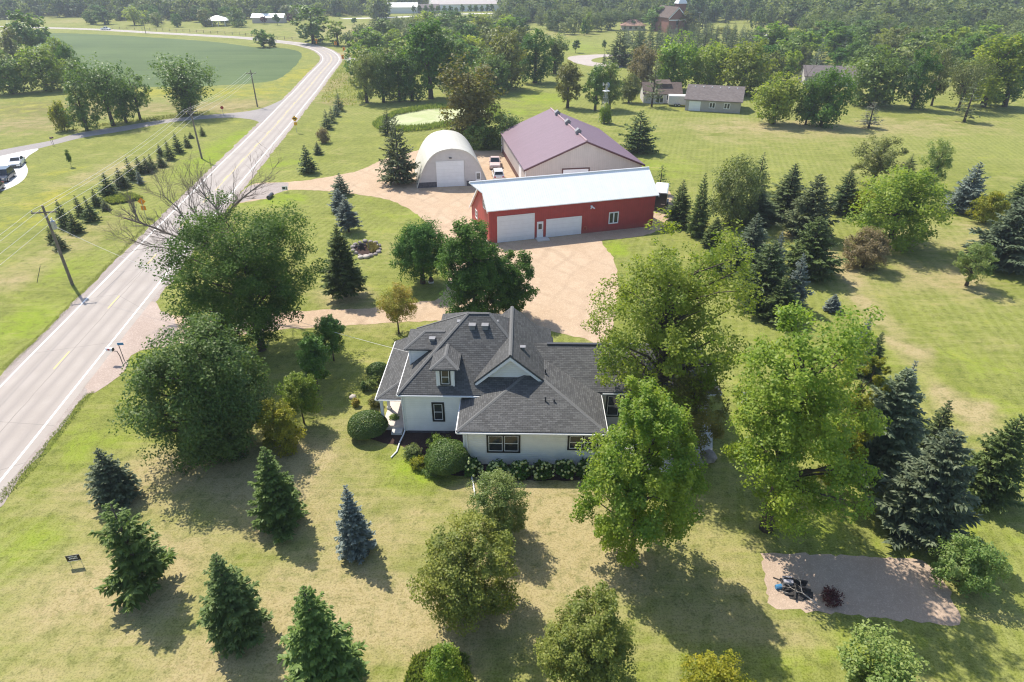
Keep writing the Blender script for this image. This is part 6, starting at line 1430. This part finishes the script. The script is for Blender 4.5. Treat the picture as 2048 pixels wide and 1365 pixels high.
# ------------------------------------------------------------------ poles, wires, signs, mailboxes
def utility_pole(px, py, H, yaw, label, trans=False, arm=2.4, loc=None):
    t = thing('utility_pole', loc or G(px, py), yaw, label, 'utility pole', 'utility poles along the road')
    mb = MB(); mb.tube([(0,0,-.3),(0,0,H*.5),(0,0,H)], [.17,.145,.115], 10); mb.build('pole', M['wood'], t)
    mb = MB(); mb.box(-arm/2, arm/2, -.20, -.10, H-.75, -.62+H); mb.build('crossarm', M['wood'], t)
    for x in (-arm/2+.1, -.35, arm/2-.1):
        mb = MB(); mb.tube([(x,-.15,H-.62),(x,-.15,H-.5),(x,-.15,H-.42)], [.03,.06,.04], 7); mb.build('insulator', M['galv'], t)
    mb = MB(); mb.tube([(-.55,-.15,H-.68),(0,-.12,H-1.3)], .025, 5); mb.tube([(.55,-.15,H-.68),(0,-.12,H-1.3)], .025, 5); mb.build('arm_brace', M['galv'], t)
    if trans:
        mb = MB(); mb.tube([(.36,0,H-2.6),(.36,0,H-2.55),(.36,0,H-1.75),(.36,0,H-1.65)], [.2,.25,.25,.16], 12); tr = mb.build('transformer', M['galv'], t, smooth=False)
        mb = MB(); mb.tube([(.36,.1,H-1.65),(.36,.1,H-1.35)], .05, 6); mb.tube([(.36,-.1,H-1.65),(.36,-.1,H-1.4)], .05, 6); mb.build('bushing', M['white'], tr)
        mb = MB(); mb.box(-.17,-.10,-.1,.1,H-5.4,H-5.0); mb.build('meter_box', M['galv'], t)
    return t
PH = 9.0; yaw = R(10)
P1 = Vector(G(145, 570)); P2 = Vector(G(404, 318)); P3 = Vector(G(515, 214)); P0 = Vector((P1.x + (P1.x-P2.x)*1.0 + 0, P1.y - (P2.y-P1.y), 0)); P4 = Vector(G(640, 205)) 
utility_pole(145, 570, PH, R(12), 'grey wooden utility pole with transformer nearest the camera beside the road', True)
utility_pole(404, 318, PH, R(12), 'wooden utility pole at the far end of the planted spruce row')
utility_pole(515, 214, 8.6, R(12), 'wooden utility pole beyond the side road at the bean field')
utility_pole(0, 0, PH, R(12), 'wooden utility pole outside the left edge next along the line', loc=tuple(P0))
utility_pole(292, 68, 8.5, R(60), 'distant utility pole standing at the far road by the bean field')
WIRE = plain('pale_wire', (0.75, 0.72, 0.68), 0.5)
def wire(a, b_, sag, label, r=.016):
    a, b_ = Vector(a), Vector(b_); pts = [a.lerp(b_, i/14) - Vector((0, 0, sag*4*(i/14)*(1-i/14))) for i in range(15)]
    mb = MB(); mb.tube(pts, r, 4, False); tag(mb.build('power_line', WIRE, None, uv=False), label, 'wire', 'power lines along the road')
def arm_pt(P_, x, H=PH): return P_ + Vector((math.cos(R(12))*x + .15*math.sin(R(12)), math.sin(R(12))*x - .15*math.cos(R(12)), H-.42))
for x, nm in ((-1.1, 'outer left wire'), (-.35, 'middle wire'), (1.1, 'outer right wire')):
    wire(arm_pt(P1, x), arm_pt(P2, x), .7, nm + ' strung from the transformer pole to the second pole')
    wire(arm_pt(P0, x), arm_pt(P1, x), .7, nm + ' running out of the left edge from the transformer pole')
    wire(arm_pt(P2, x), arm_pt(P3, x, 8.6), .7, nm + ' strung from the second pole to the bean field pole')
for a, b_, nm in ((P0, P1, 'lower neutral wire running out of the left edge'), (P1, P2, 'lower neutral wire between the first two poles'), (P2, P3, 'lower neutral wire to the bean field pole')):
    wire(a + Vector((0, 0, PH-2.0)), b_ + Vector((0, 0, PH-2.0)), .6, nm)
wire(P1 + Vector((.4, 0, PH-2.2)), Vector((-8.1, 43.5, 3.6)), 1.2, 'service wire dropping from the transformer across the road to the house', .016)
mb = MB(); mb.tube([(0,0,-.1),(.9,.35,1.9)], .03, 5); tag(mb.build('guy_marker', M['dark_steel'], None, G(73, 566)), 'thin dark slanted guy rod in the grass left of the near pole', 'rod')
def arrow_pts(): return [(-.28,.02),(-.06,.24),(-.06,.10),(.20,.10),(.20,-.22),(.06,-.22),(.06,-.03),(-.06,-.03),(-.06,-.20)]
def curve_sign(px, py, H, yaw, label, mtl='yellow_sign', plate=True, s=.62):
    t = thing('road_sign', G(px, py), yaw, label, 'road sign')
    mb = MB(); mb.box(-.035, .035, -.02, .02, -.2, H+.25); mb.build('post', M['galv'], t)
    mb = MB(); mb.prism([(0,H-s*.9),(s*.9,H),(0,H+s*.9),(-s*.9,H)], 'y', -.05, -.025); p = mb.build('sign_panel', M[mtl], t)
    mb = MB(); mb.prism([(x*1.2, H+z*1.2) for x, z in arrow_pts()][::-1], 'y', -.057, -.051); mb.build('arrow', M['black'], p)
    if plate:
        mb = MB(); mb.box(-.32, .32, -.05, -.025, H-s*.9-.72, H-s*.9-.08); q = mb.build('speed_plate', M[mtl], t)
    return t
curve_sign(594, 266, 2.9, R(8), 'yellow diamond curve sign with arrow and lower plate on the right verge', s=.7)
curve_sign(292, 434, 2.2, R(188), 'orange-yellow diamond sign across the road seen through the bare branches', 'orange_sign', True, .6)
curve_sign(634, 93, 2.6, R(30), 'orange diamond sign at the outer side of the road bend, farthest left', 'orange_sign', True, .8)
def chevron(px, py, yaw, label):
    t = thing('chevron_sign', G(px, py), yaw, label, 'road sign', 'chevron signs round the bend')
    mb = MB(); mb.box(-.04, .04, -.02, .02, -.2, 2.2); mb.build('post', M['galv'], t)
    mb = MB(); mb.box(-.5, .5, -.06, -.03, 1.3, 2.7); p = mb.build('sign_panel', M['orange_sign'], t)
    mb = MB(); mb.prism([(-.3,2.0),(.1,2.5),(.35,2.5),(-.05,2.0),(.35,1.5),(.1,1.5)][::-1], 'y', -.07, -.061); mb.build('chevron', M['black'], p)
chevron(672, 97, R(10), 'orange chevron sign at the bend near the yellow-green tree'); chevron(689, 109, R(-5), 'orange chevron sign in the dry grass past the bend'); chevron(687, 126, R(-10), 'chevron sign beside the lane mouth at the bend')
t = thing('stop_sign', G(448, 235), R(195), 'red octagonal stop sign seen at the mouth of the side road', 'road sign')
mb = MB(); mb.box(-.035, .035, -.02, .02, -.2, 2.0); mb.build('post', M['galv'], t)
mb = MB(); mb.prism([(.38*math.cos(R(22.5+45*i)), 2.15+.38*math.sin(R(22.5+45*i))) for i in range(8)], 'y', -.045, -.022); mb.build('sign_panel', M['red_sign'], t)
def mailbox(px, py, yaw, label, arm=.0, mtl='galv', H=1.05):
    t = thing('mailbox', G(px, py), yaw, label, 'mailbox')
    mb = MB(); mb.tube([(0,0,-.2),(0,0,H-.05)] if not arm else [(0,0,-.2),(0,0,.75),(-.12,0,H-.02),(-arm,0,H-.05)], .035, 7); mb.build('post', M['dark_steel'], t)
    pr_ = [(-.14,H),(.14,H),(.14,H+.16)] + [(.14*math.cos(R(a)), H+.16+.14*math.sin(R(a))) for a in (30,60,90,120,150)] + [(-.14,H+.16)]
    mb = MB(); mb.prism([(y, z) for y, z in pr_], 'x', -arm-.32, -arm+.30); b_ = mb.build('box', M[mtl], t)
    mb = MB(); mb.prism([(y*1.02, z) for y, z in pr_], 'x', -arm+.301, -arm+.32); mb.build('door', M['dark_steel'], b_); mb = MB(); mb.box(-arm-.1, -arm+.08, -.165, -.145, H+.1, H+.26); mb.build('flag', M['red_sign'], b_)
    return t
mailbox(245, 727, R(-8), 'silver mailbox on a swing arm leaning out toward the road', .75, 'white', 1.25)
t = thing('address_sign', G(249, 722), R(5), 'blue address plate on a thin dark post beside the silver mailbox', 'sign')
mb = MB(); mb.tube([(0,0,-.2),(-.02,0,1.75)], .03, 6); mb.build('post', M['dark_steel'], t)
mb = MB(); mb.box(-.1, .42, -.03, .0, 1.62, 1.85); mb.build('plate', M['blue_plate'], t)
mailbox(108, 291, R(60), 'dark mailbox on a bent post across the road by the concrete pad', 0, 'dark_steel', 1.3)
mb = MB(); mb.tube([(0,0,-.1),(-.1,0,.9),(-.2,.05,1.45)], .025, 5); tag(mb.build('reflector_post', M['dark_steel'], None, G(106, 292)), 'bent thin post next to the dark mailbox across the road', 'post')
t = thing('yard_sign', G(154, 1131), R(12), 'small black yard sign with blurred white lettering on the dry lawn', 'sign')
for x in (-.30, .30):
    mb = MB(); mb.tube([(x,.01,-.1),(x,.01,.62)], .012, 5); mb.build('stake', M['galv'], t)
mb = MB(); mb.box(-.36, .36, -.03, 0, .40, .86); pnl = mb.build('sign_panel', M['black'], t)
rg = random.Random(3); mb = MB()
for row, (z0, z1, a, b_) in enumerate(((.70,.80,-.24,.24),(.55,.66,-.22,.22))):
    x = a
    while x < b_:
        w_ = rg.uniform(.03, .06); mb.box(x, min(b_, x+w_), -.036, -.031, z0 + rg.uniform(0, .02), z1 - rg.uniform(0, .02)); x += w_ + .022
mb.build('lettering', M['white'], pnl)
mb = MB(); mb.box(-.33, .33, -.036, -.031, .415, .445); mb.build('border_line', M['white'], pnl)
t = thing('yard_sign', G(571, 385), R(8), 'small white yard sign with blurred dark marks at the north drive', 'sign')
for x in (-.35, .35):
    mb = MB(); mb.tube([(x,.01,-.1),(x,.01,.7)], .015, 5); mb.build('stake', M['galv'], t)
mb = MB(); mb.box(-.42, .42, -.03, 0, .35, .95); pnl = mb.build('sign_panel', M['white'], t)
mb = MB(); mb.box(-.36, .08, -.036, -.031, .5, .85); mb.box(.2, .3, -.036, -.031, .42, .88); mb.build('marks', M['dark_steel'], pnl)
mb = MB(); mb.box(-.12,.12,-.12,.12,0,.5); mb.ball((0,0,.5),.13,8,5); tag(mb.build('utility_pedestal', plain('green_pedestal', (0.05,0.09,0.06), .6), None, G(367, 625)), 'small dark green utility pedestal in the grass by the south drive', 'utility box')
mb = MB(); mb.tube([(0,-.9,.3),(0,.9,.3)], .28, 12); tag(mb.build('culvert_pipe', M['dark_steel'], None, G(541, 396)), 'dark culvert pipe end under the north drive', 'pipe')
t = thing('garden_statue', G(862, 566), R(20), 'small dark seated garden statue beside the round maple trunk', 'statue')
mb = MB(); mb.box(-.28,.28,-.22,.22,0,.12); mb.build('plinth', M['concrete'], t)
mb = MB(); mb.ball((0,0,.40),.26,10,8,1.2); mb.ball((.02,-.03,.86),.15,10,8,1.1); mb.tube([(0,0,.6),(.01,-.02,.8)], [.16,.1], 9); mb.tube([(-.16,-.05,.55),(-.22,-.26,.35),(-.05,-.34,.28)], [.07,.055,.05], 7); mb.tube([(.16,-.05,.55),(.24,-.26,.35),(.08,-.34,.28)], [.07,.055,.05], 7); mb.build('figure', plain('dark_bronze', (0.06,0.045,0.035), .6), t, smooth=True)

# ------------------------------------------------------------------ windmill
t = thing('windmill', G(1208, 246), R(25), 'old lattice windmill tower with small wheel standing in a vine covered bush', 'windmill')
WH = height_at(1208, 246, 166); mb = MB()
def leg(sx, sy, f): return (sx*(.95*(1-f)+.12*f), sy*(.95*(1-f)+.12*f), f*(WH-.8))
for sx, sy in ((1,1),(1,-1),(-1,1),(-1,-1)): mb.tube([leg(sx,sy,0), leg(sx,sy,1)], .035, 5)
for k in range(7):
    f, f2 = k/7, (k+1)/7
    for (a, b_) in (((1,1),(1,-1)),((1,-1),(-1,-1)),((-1,-1),(-1,1)),((-1,1),(1,1))):
        mb.tube([leg(*a,f), leg(*b_,f2)], .016, 4); mb.tube([leg(*b_,f), leg(*a,f2)], .016, 4); mb.tube([leg(*a,f2), leg(*b_,f2)], .018, 4)
mb.build('tower', M['galv'], t)
mb = MB(); mb.box(-.62,.62,-.62,.62,WH-1.75,WH-1.65); mb.build('platform', M['white'], t)
wc = Vector((0, -.35, WH-.45)); hubm = MB(); hubm.tube([(0,.2,WH-.45),(0,-.4,WH-.45)], .1, 8); hb = hubm.build('hub', M['galv'], t)
for k in range(12):
    a = k/12*6.283; c0, s0 = math.cos(a), math.sin(a); c1, s1 = math.cos(a+.3), math.sin(a+.3); mb = MB()
    mb.face([(wc.x+.2*c0,wc.y,wc.z+.2*s0),(wc.x+.62*c0,wc.y-.03,wc.z+.62*s0),(wc.x+.62*c1,wc.y+.06,wc.z+.62*s1),(wc.x+.2*c1,wc.y+.03,wc.z+.2*s1)]); mb.build('blade', M['galv'], hb)
mb = MB(); mb.tube([(0,.1,WH-.45),(0,1.1,WH-.45)], .025, 5); mb.prism([(1.0,WH-.75),(1.6,WH-.85),(1.6,WH-.1),(1.0,WH-.2)], 'x', -.012, .012); mb.build('tail_vane', M['galv'], t)
Pt('bush', 'ash', 1209, 247, 206, 26, 'tall vine covered bush wrapped round the windmill legs', 'shrub', 'shrub', lod=1)
Pt('shrub', 'maple', 1218, 246, 231, 12, 'small dark bush beside the windmill foot', 'shrub', 'shrub', lod=1)

# ------------------------------------------------------------------ vehicles
def wheel(parent, x, y, r=.34, w_=.22):
    mb = MB(); mb.tube([(x-w_/2,y,r),(x-w_/2+.03,y,r),(x+w_/2-.03,y,r),(x+w_/2,y,r)], [r*.92,r,r,r*.92], 18); o = mb.build('wheel', M['tyre'], parent)
    for s in (-1, 1):
        mb = MB(); mb.tube([(x+s*w_/2,y,r),(x+s*(w_/2+.012),y,r)], r*.62, 12); mb.build('rim', M['galv'], o)
def car(px, py, yaw, paint, label, L_=4.6, Wd=1.84, H=1.62, style='suv', cat='car', name='parked_car', cab_paint=None):
    """Car with its nose at -y."""
    t = thing(name, G(px, py), yaw, label, cat); h = Wd/2; hood = .98 if style != 'sedan' else .88
    def sect(y, zt, w_, zb=.24):                  # one cross-section, bottom to top
        return [(-w_*.93,y,zb),(w_*.93,y,zb),(w_,y,zb+.16),(w_,y,zt-.22),(w_*.93,y,zt-.04),(w_*.80,y,zt),(-w_*.80,y,zt),(-w_*.93,y,zt-.04),(-w_,y,zt-.22),(-w_,y,zb+.16)]
    belt = hood + .08
    if style == 'pickup': st = [(-L_/2,.70,h*.86),(-L_/2+.10,.92,h*.95),(-L_/2+1.2,1.04,h),(-L_*.06,1.10,h),(L_*.12,1.10,h),(L_/2-.05,1.08,h),(L_/2,1.02,h*.97)]
    elif style == 'sedan': st = [(-L_/2,.56,h*.80),(-L_/2+.12,.74,h*.92),(-L_/2+1.15,hood,h),(0,belt,h),(L_/2-.9,belt,h),(L_/2-.12,hood,h*.93),(L_/2,.7,h*.84)]
    else: st = [(-L_/2,.62,h*.82),(-L_/2+.12,.86,h*.93),(-L_/2+1.1,hood,h),(0,belt,h),(L_/2-.25,belt,h),(L_/2-.05,.95,h*.94),(L_/2,.8,h*.9)]
    mb = MB(); S_ = [sect(y, z, w_) for y, z, w_ in st]; n = len(S_[0])
    for A, B in zip(S_[:-1], S_[1:]):
        for i in range(n): mb.face([A[i], A[(i+1) % n], B[(i+1) % n], B[i]])
    mb.face(S_[0][::-1]); mb.face(S_[-1]); body = mb.build('body', paint, t, smooth=False)
    if style == 'pickup': y0, y1, y2, y3 = -L_*.20, -L_*.08, L_*.10, L_*.14
    elif style == 'sedan': y0, y1, y2, y3 = -L_*.20, -L_*.04, L_*.22, L_*.38
    else: y0, y1, y2, y3 = -L_*.22, -L_*.08, L_*.40, L_*.48
    zb = belt - .04; hw, tw = h*.93, h*.76
    lo = [(-hw,y0,zb),(hw,y0,zb),(hw,y3,zb),(-hw,y3,zb)]; hi = [(-tw,y1,H),(tw,y1,H),(tw,y2,H),(-tw,y2,H)]
    mb = MB()
    for i in range(4): mb.face([lo[i], lo[(i+1) % 4], hi[(i+1) % 4], hi[i]])
    mb.face(hi); cabin = mb.build('cabin', cab_paint or paint, t)
    def pane(nm, i, a, b_, c0, c1, off=.012):
        A, B, C, D = (Vector(lo[i]), Vector(lo[(i+1) % 4]), Vector(hi[(i+1) % 4]), Vector(hi[i])); nn = (B-A).cross(D-A).normalized()*off
        def q(u, v): return A.lerp(B, u).lerp(D.lerp(C, u), v) + nn
        m_ = MB(); m_.face([q(a,c0), q(b_,c0), q(b_,c1), q(a,c1)]); m_.face([q(a,c1)-nn*.6, q(b_,c1)-nn*.6, q(b_,c0)-nn*.6, q(a,c0)-nn*.6]); m_.build(nm, M['glass'], cabin)
    pane('windscreen', 0, .06, .94, .10, .92); pane('rear_window', 2, .08, .92, .2, .92)
    for i in (1, 3): pane('side_window', i, .10, .46, .18, .9); pane('side_window', i, .52, .86, .18, .9)
    for sx in (-1, 1):
        for y in (-L_*.31, L_*.30): wheel(t, sx*(h-.10), y)
        mb = MB(); mb.box(sx*h*.62-.2, sx*h*.62+.2, -L_/2-.012, -L_/2+.12, .60 if style == 'sedan' else .66, .74 if style == 'sedan' else .80); mb.build('headlight', M['galv'], t)
        mb = MB(); mb.box(sx*h*.74-.14, sx*h*.74+.14, L_/2-.1, L_/2+.012, .72, .92); mb.build('tail_light', M['red_sign'], t)
        mb = MB(); mb.box(sx*(h+.02)-.09, sx*(h+.02)+.09, y0+.25, y0+.38, zb, zb+.16); mb.build('mirror', paint, t)
    mb = MB(); mb.box(-h*.42, h*.42, -L_/2-.01, -L_/2+.06, .40, .58); mb.build('grille', M['black'], t)
    mb = MB(); mb.box(-h*.9, h*.9, -L_/2-.03, -L_/2+.1, .24, .36); mb.build('front_bumper', M['black'], t)
    mb = MB(); mb.box(-h*.9, h*.9, L_/2-.1, L_/2+.03, .24, .40); mb.build('rear_bumper', M['black'], t)
    mb = MB(); mb.box(-.26, .26, L_/2+.004, L_/2+.02, .62, .74); mb.build('number_plate', M['white'], t)
    if style == 'pickup':
        mb = MB(); mb.box(-h*.82, h*.82, L_*.17, L_/2-.1, 1.085, 1.12); mb.build('bed', M['dark_steel'], t)
    return t
car(996, 357, R(186), M['car_white'], 'white SUV parked between the arched shed and the pole barn', 4.4, 1.82, 1.62)
car(990, 334, R(2), M['car_pink'], 'faded red and white pickup parked behind the white SUV', 5.2, 1.92, 1.75, 'pickup', 'pickup truck', 'pickup_truck')
car(36, 331, R(22), M['car_white'], 'white sedan facing the lawn on the concrete pad across the road', 4.7, 1.84, 1.45, 'sedan')
car(11, 360, R(18), M['car_navy'], 'dark navy SUV cut by the left edge on the concrete pad', 4.9, 2.0, 1.8)
car(-10, 384, R(20), M['car_black'], 'black car mostly outside the left edge below the navy SUV', 4.6, 1.85, 1.5, 'sedan')
car(212, 60.5, R(80), M['car_white'], 'white pickup driving far away on the road past the bean field', 5.6, 1.95, 1.8, 'pickup', 'pickup truck', 'pickup_truck')
def box_trailer(px, py, yaw, L_, Wd, H, side, roof, label):
    t = thing('cargo_trailer', G(px, py), yaw, label, 'trailer')
    mb = MB(); mb.box(-Wd/2, Wd/2, -L_/2, L_/2, .45, H-.12); b_ = mb.build('body', M[side], t)
    mb = MB(); mb.prism([(-Wd/2-.02,H-.12),(Wd/2+.02,H-.12),(Wd/2-.15,H+.04),(-Wd/2+.15,H+.04)], 'y', -L_/2-.02, L_/2+.02); mb.build('roof', M[roof], t)
    for sx in (-1, 1):
        for y in (-.1, .75): wheel(t, sx*(Wd/2+.13), y, .34, .2)
        mb = MB(); mb.box(sx*(Wd/2+.14)-.13, sx*(Wd/2+.14)+.13, -.5, 1.15, .72, .76); mb.build('fender', M[side], t)
        mb = MB(); mb.box(sx*Wd*.42-.06, sx*Wd*.42+.06, -L_/2-.02, -L_/2-.005, .6, .75); mb.build('tail_light', M['red_sign'], t)
    mb = MB(); mb.box(-Wd/2+.1, Wd/2-.1, -L_/2-.03, -L_/2-.004, .5, H-.2); mb.build('rear_door', M[side], t)
    mb = MB(); mb.box(-.05, .05, L_/2, L_/2+1.1, .45, .55); mb.build('tongue', M['dark_steel'], t)
    mb = MB(); mb.box(Wd*.12, Wd*.42, -L_/2-.045, -L_/2-.031, 1.0, 1.12); mb.build('decal', M['galv'], t)
    return t
M['trailer_black'] = plain('black_trailer_skin', (0.02, 0.02, 0.024), 0.35, spec=.5); M['trailer_white'] = plain('white_trailer_skin', (0.60, 0.58, 0.58), 0.4)
box_trailer(1319, 412, R(-15), 5.0, 1.9, 2.7, 'trailer_black', 'white', 'black cargo trailer with white roof at the right end of the red barn')
box_trailer(1356, 212, R(82), 5.2, 2.2, 2.6, 'trailer_white', 'white', 'white cargo trailer parked between the cottage and the greige garage')

# ------------------------------------------------------------------ burn pile on the pea gravel
bp = thing('burn_pile', G(1592, 1182), R(-8), 'charred heap of boards and logs on the pea gravel patch', 'burn pile')
rg = random.Random(9)
mb = MB(); mb.ball((0, 0, .02), .75, 14, 8, .22, .25, rg); mb.build('ash_heap', M['char'], bp)
for k in range(11):
    a = rg.uniform(-.5, .5) + (0 if k % 3 else 1.3); L_ = rg.uniform(.5, 1.0); x, y = rg.uniform(-.55, .55), rg.uniform(-.3, .3); z = rg.uniform(.12, .45)
    mb = MB(); mb.tube([(x-L_/2*math.cos(a), y-L_/2*math.sin(a), z*.6), (x, y, z), (x+L_/2*math.cos(a), y+L_/2*math.sin(a), z*.7)], [.055,.065,.04], 7); mb.build('log', M['char'], bp)
mb = MB(); mb.prism([(-.75,.1),(.55,.1),(.6,.5),(-.7,.62)], 'y', .28, .36); mb.build('board', M['char'], bp)
t = thing('wooden_crate', G(1572, 1172), R(-6), 'grey weathered crate at the left end of the burn pile', 'crate')
mb = MB(); mb.box(-.24,.24,-.2,.2,.05,.5); mb.build('body', plain('grey_box', (0.32,0.31,0.33), .7), t); mb = MB(); mb.box(-.26,.26,-.22,.22,.5,.54); mb.build('lid', plain('grey_lid', (0.40,0.38,0.40), .7), t)
br_ = thing('dead_branch', G(1598, 1188), R(30), 'bleached forked branch leaning on the burn pile', 'branch')
b0 = bare(3, 2.4, 1.0, .045, 4); b0.v = [(p[0]*1.2, p[2]*.9-.9, abs(p[1])*.7+.32) for p in b0.v]; b0.build('branch', M['driftwood'], br_, uv=False)
t = thing('blue_bucket', G(1556, 1178), 0, 'small blue bucket lying left of the burn pile', 'bucket')
mb = MB(); mb.tube([(-.16,0,.14),(.16,.05,.14)], [.12,.15], 12); mb.build('body', M['blue_plate'], t); mb = MB(); mb.tube([(.16,.05,.14),(.18,.053,.14)], [.165,.165], 12); mb.build('rim', M['galv'], t)
mb = MB(); mb.tube([(-.1,0,.12),(.5,-.25,.10),(1.1,-.1,.2)], .025, 5); tag(mb.build('pale_stick', M['driftwood'], None, G(1562, 1184)), 'pale stick lying between the blue bucket and the burn pile', 'stick')
mb = MB(); mb.tube([(0,0,.03),(.55,-.3,.05)], .04, 5); tag(mb.build('charred_stick', M['char'], None, G(1546, 1156)), 'charred stick lying up left of the crate', 'stick')
V, T, Cn = crown_leaves(77, .95, 1.25, .0, 'dome', lobes=22, n=1500, leaf=.09, lr=(.1, .16))
t = thing('dry_shrub', G(1660, 1204), 0, 'dark red dried shrub beside the burn pile', 'shrub'); link('foliage', quads_mesh('foliage', V, T, LM['purple']), t)
b0 = bare(8, 1.2, 1.1, .02, 5); b0.build('stem', M['bark'], t, uv=False)
# far fence along the road
t = thing('board_fence', G(300, 61), 0, 'long thin post and rail fence along the far side of the country road', 'fence')
o_ = Vector(G(300, 61)); pts = [Vector(G(x, y)) - o_ for x, y in ((225,58.5),(300,61.5),(380,65),(480,71),(540,77),(600,82))]
mb = MB()
for a, b_ in zip(pts[:-1], pts[1:]):
    n = max(2, int((b_-a).length/5))
    for i in range(n): p = a.lerp(b_, i/n); mb.box(p.x-.08, p.x+.08, p.y-.08, p.y+.08, -.1, 1.4)
    for z in (.55, 1.2): mb.tube([a+Vector((0,0,z)), b_+Vector((0,0,z))], .05, 4)
mb.build('rail', M['wood'], t, uv=False)
for i, (px, py) in enumerate(((1331, 62), (1396, 58), (1352, 66))):
    t = thing('utility_pole', G(px, py), 0, ('tall pole with lamp before the church', 'utility pole right of the church', 'short crossarm pole under the church gable')[i], 'utility pole')
    mb = MB(); mb.tube([(0,0,-.3),(0,0,(11,9,7)[i])], .16, 6); mb.build('pole', M['wood'], t); mb = MB(); mb.box(-1.2,1.2,-.08,.08,(10.2,8.4,6.4)[i],(10.4,8.6,6.6)[i]); mb.build('crossarm', M['galv'], t)
t = thing('patio_furniture', G(1492, 812), 0, 'white lawn chair glimpsed through the open ash', 'chair'); t.name = 'lawn_chair'
mb = MB(); mb.box(-.3,.3,-.3,.3,.38,.43); mb.build('seat', M['white'], t)
mb = MB(); mb.prism([(.25,.43),(.30,.43),(.45,1.0),(.40,1.0)], 'x', -.3, .3); mb.build('backrest', M['white'], t)
for sx in (-.27,.27):
    for sy in (-.26,.26): mb = MB(); mb.box(sx-.025,sx+.025,sy-.025,sy+.025,0,.38); mb.build('leg', M['white'], t)
# ------------------------------------------------------------------ the summer air
hz = MB(); hz.box(-900, 900, -40, 1000, -1.0, 60.0)
m = bpy.data.materials.new('summer_haze'); m.use_nodes = True; nt = m.node_tree; nt.nodes.clear()
out = nt.nodes.new('ShaderNodeOutputMaterial'); pv = nt.nodes.new('ShaderNodeVolumePrincipled')
pv.inputs['Color'].default_value = (0.80, 0.88, 1.0, 1); pv.inputs['Density'].default_value = HAZE; pv.inputs['Anisotropy'].default_value = 0.2
nt.links.new(pv.outputs[0], out.inputs['Volume'])
tag(hz.build('haze', m, uv=False), kind='stuff')
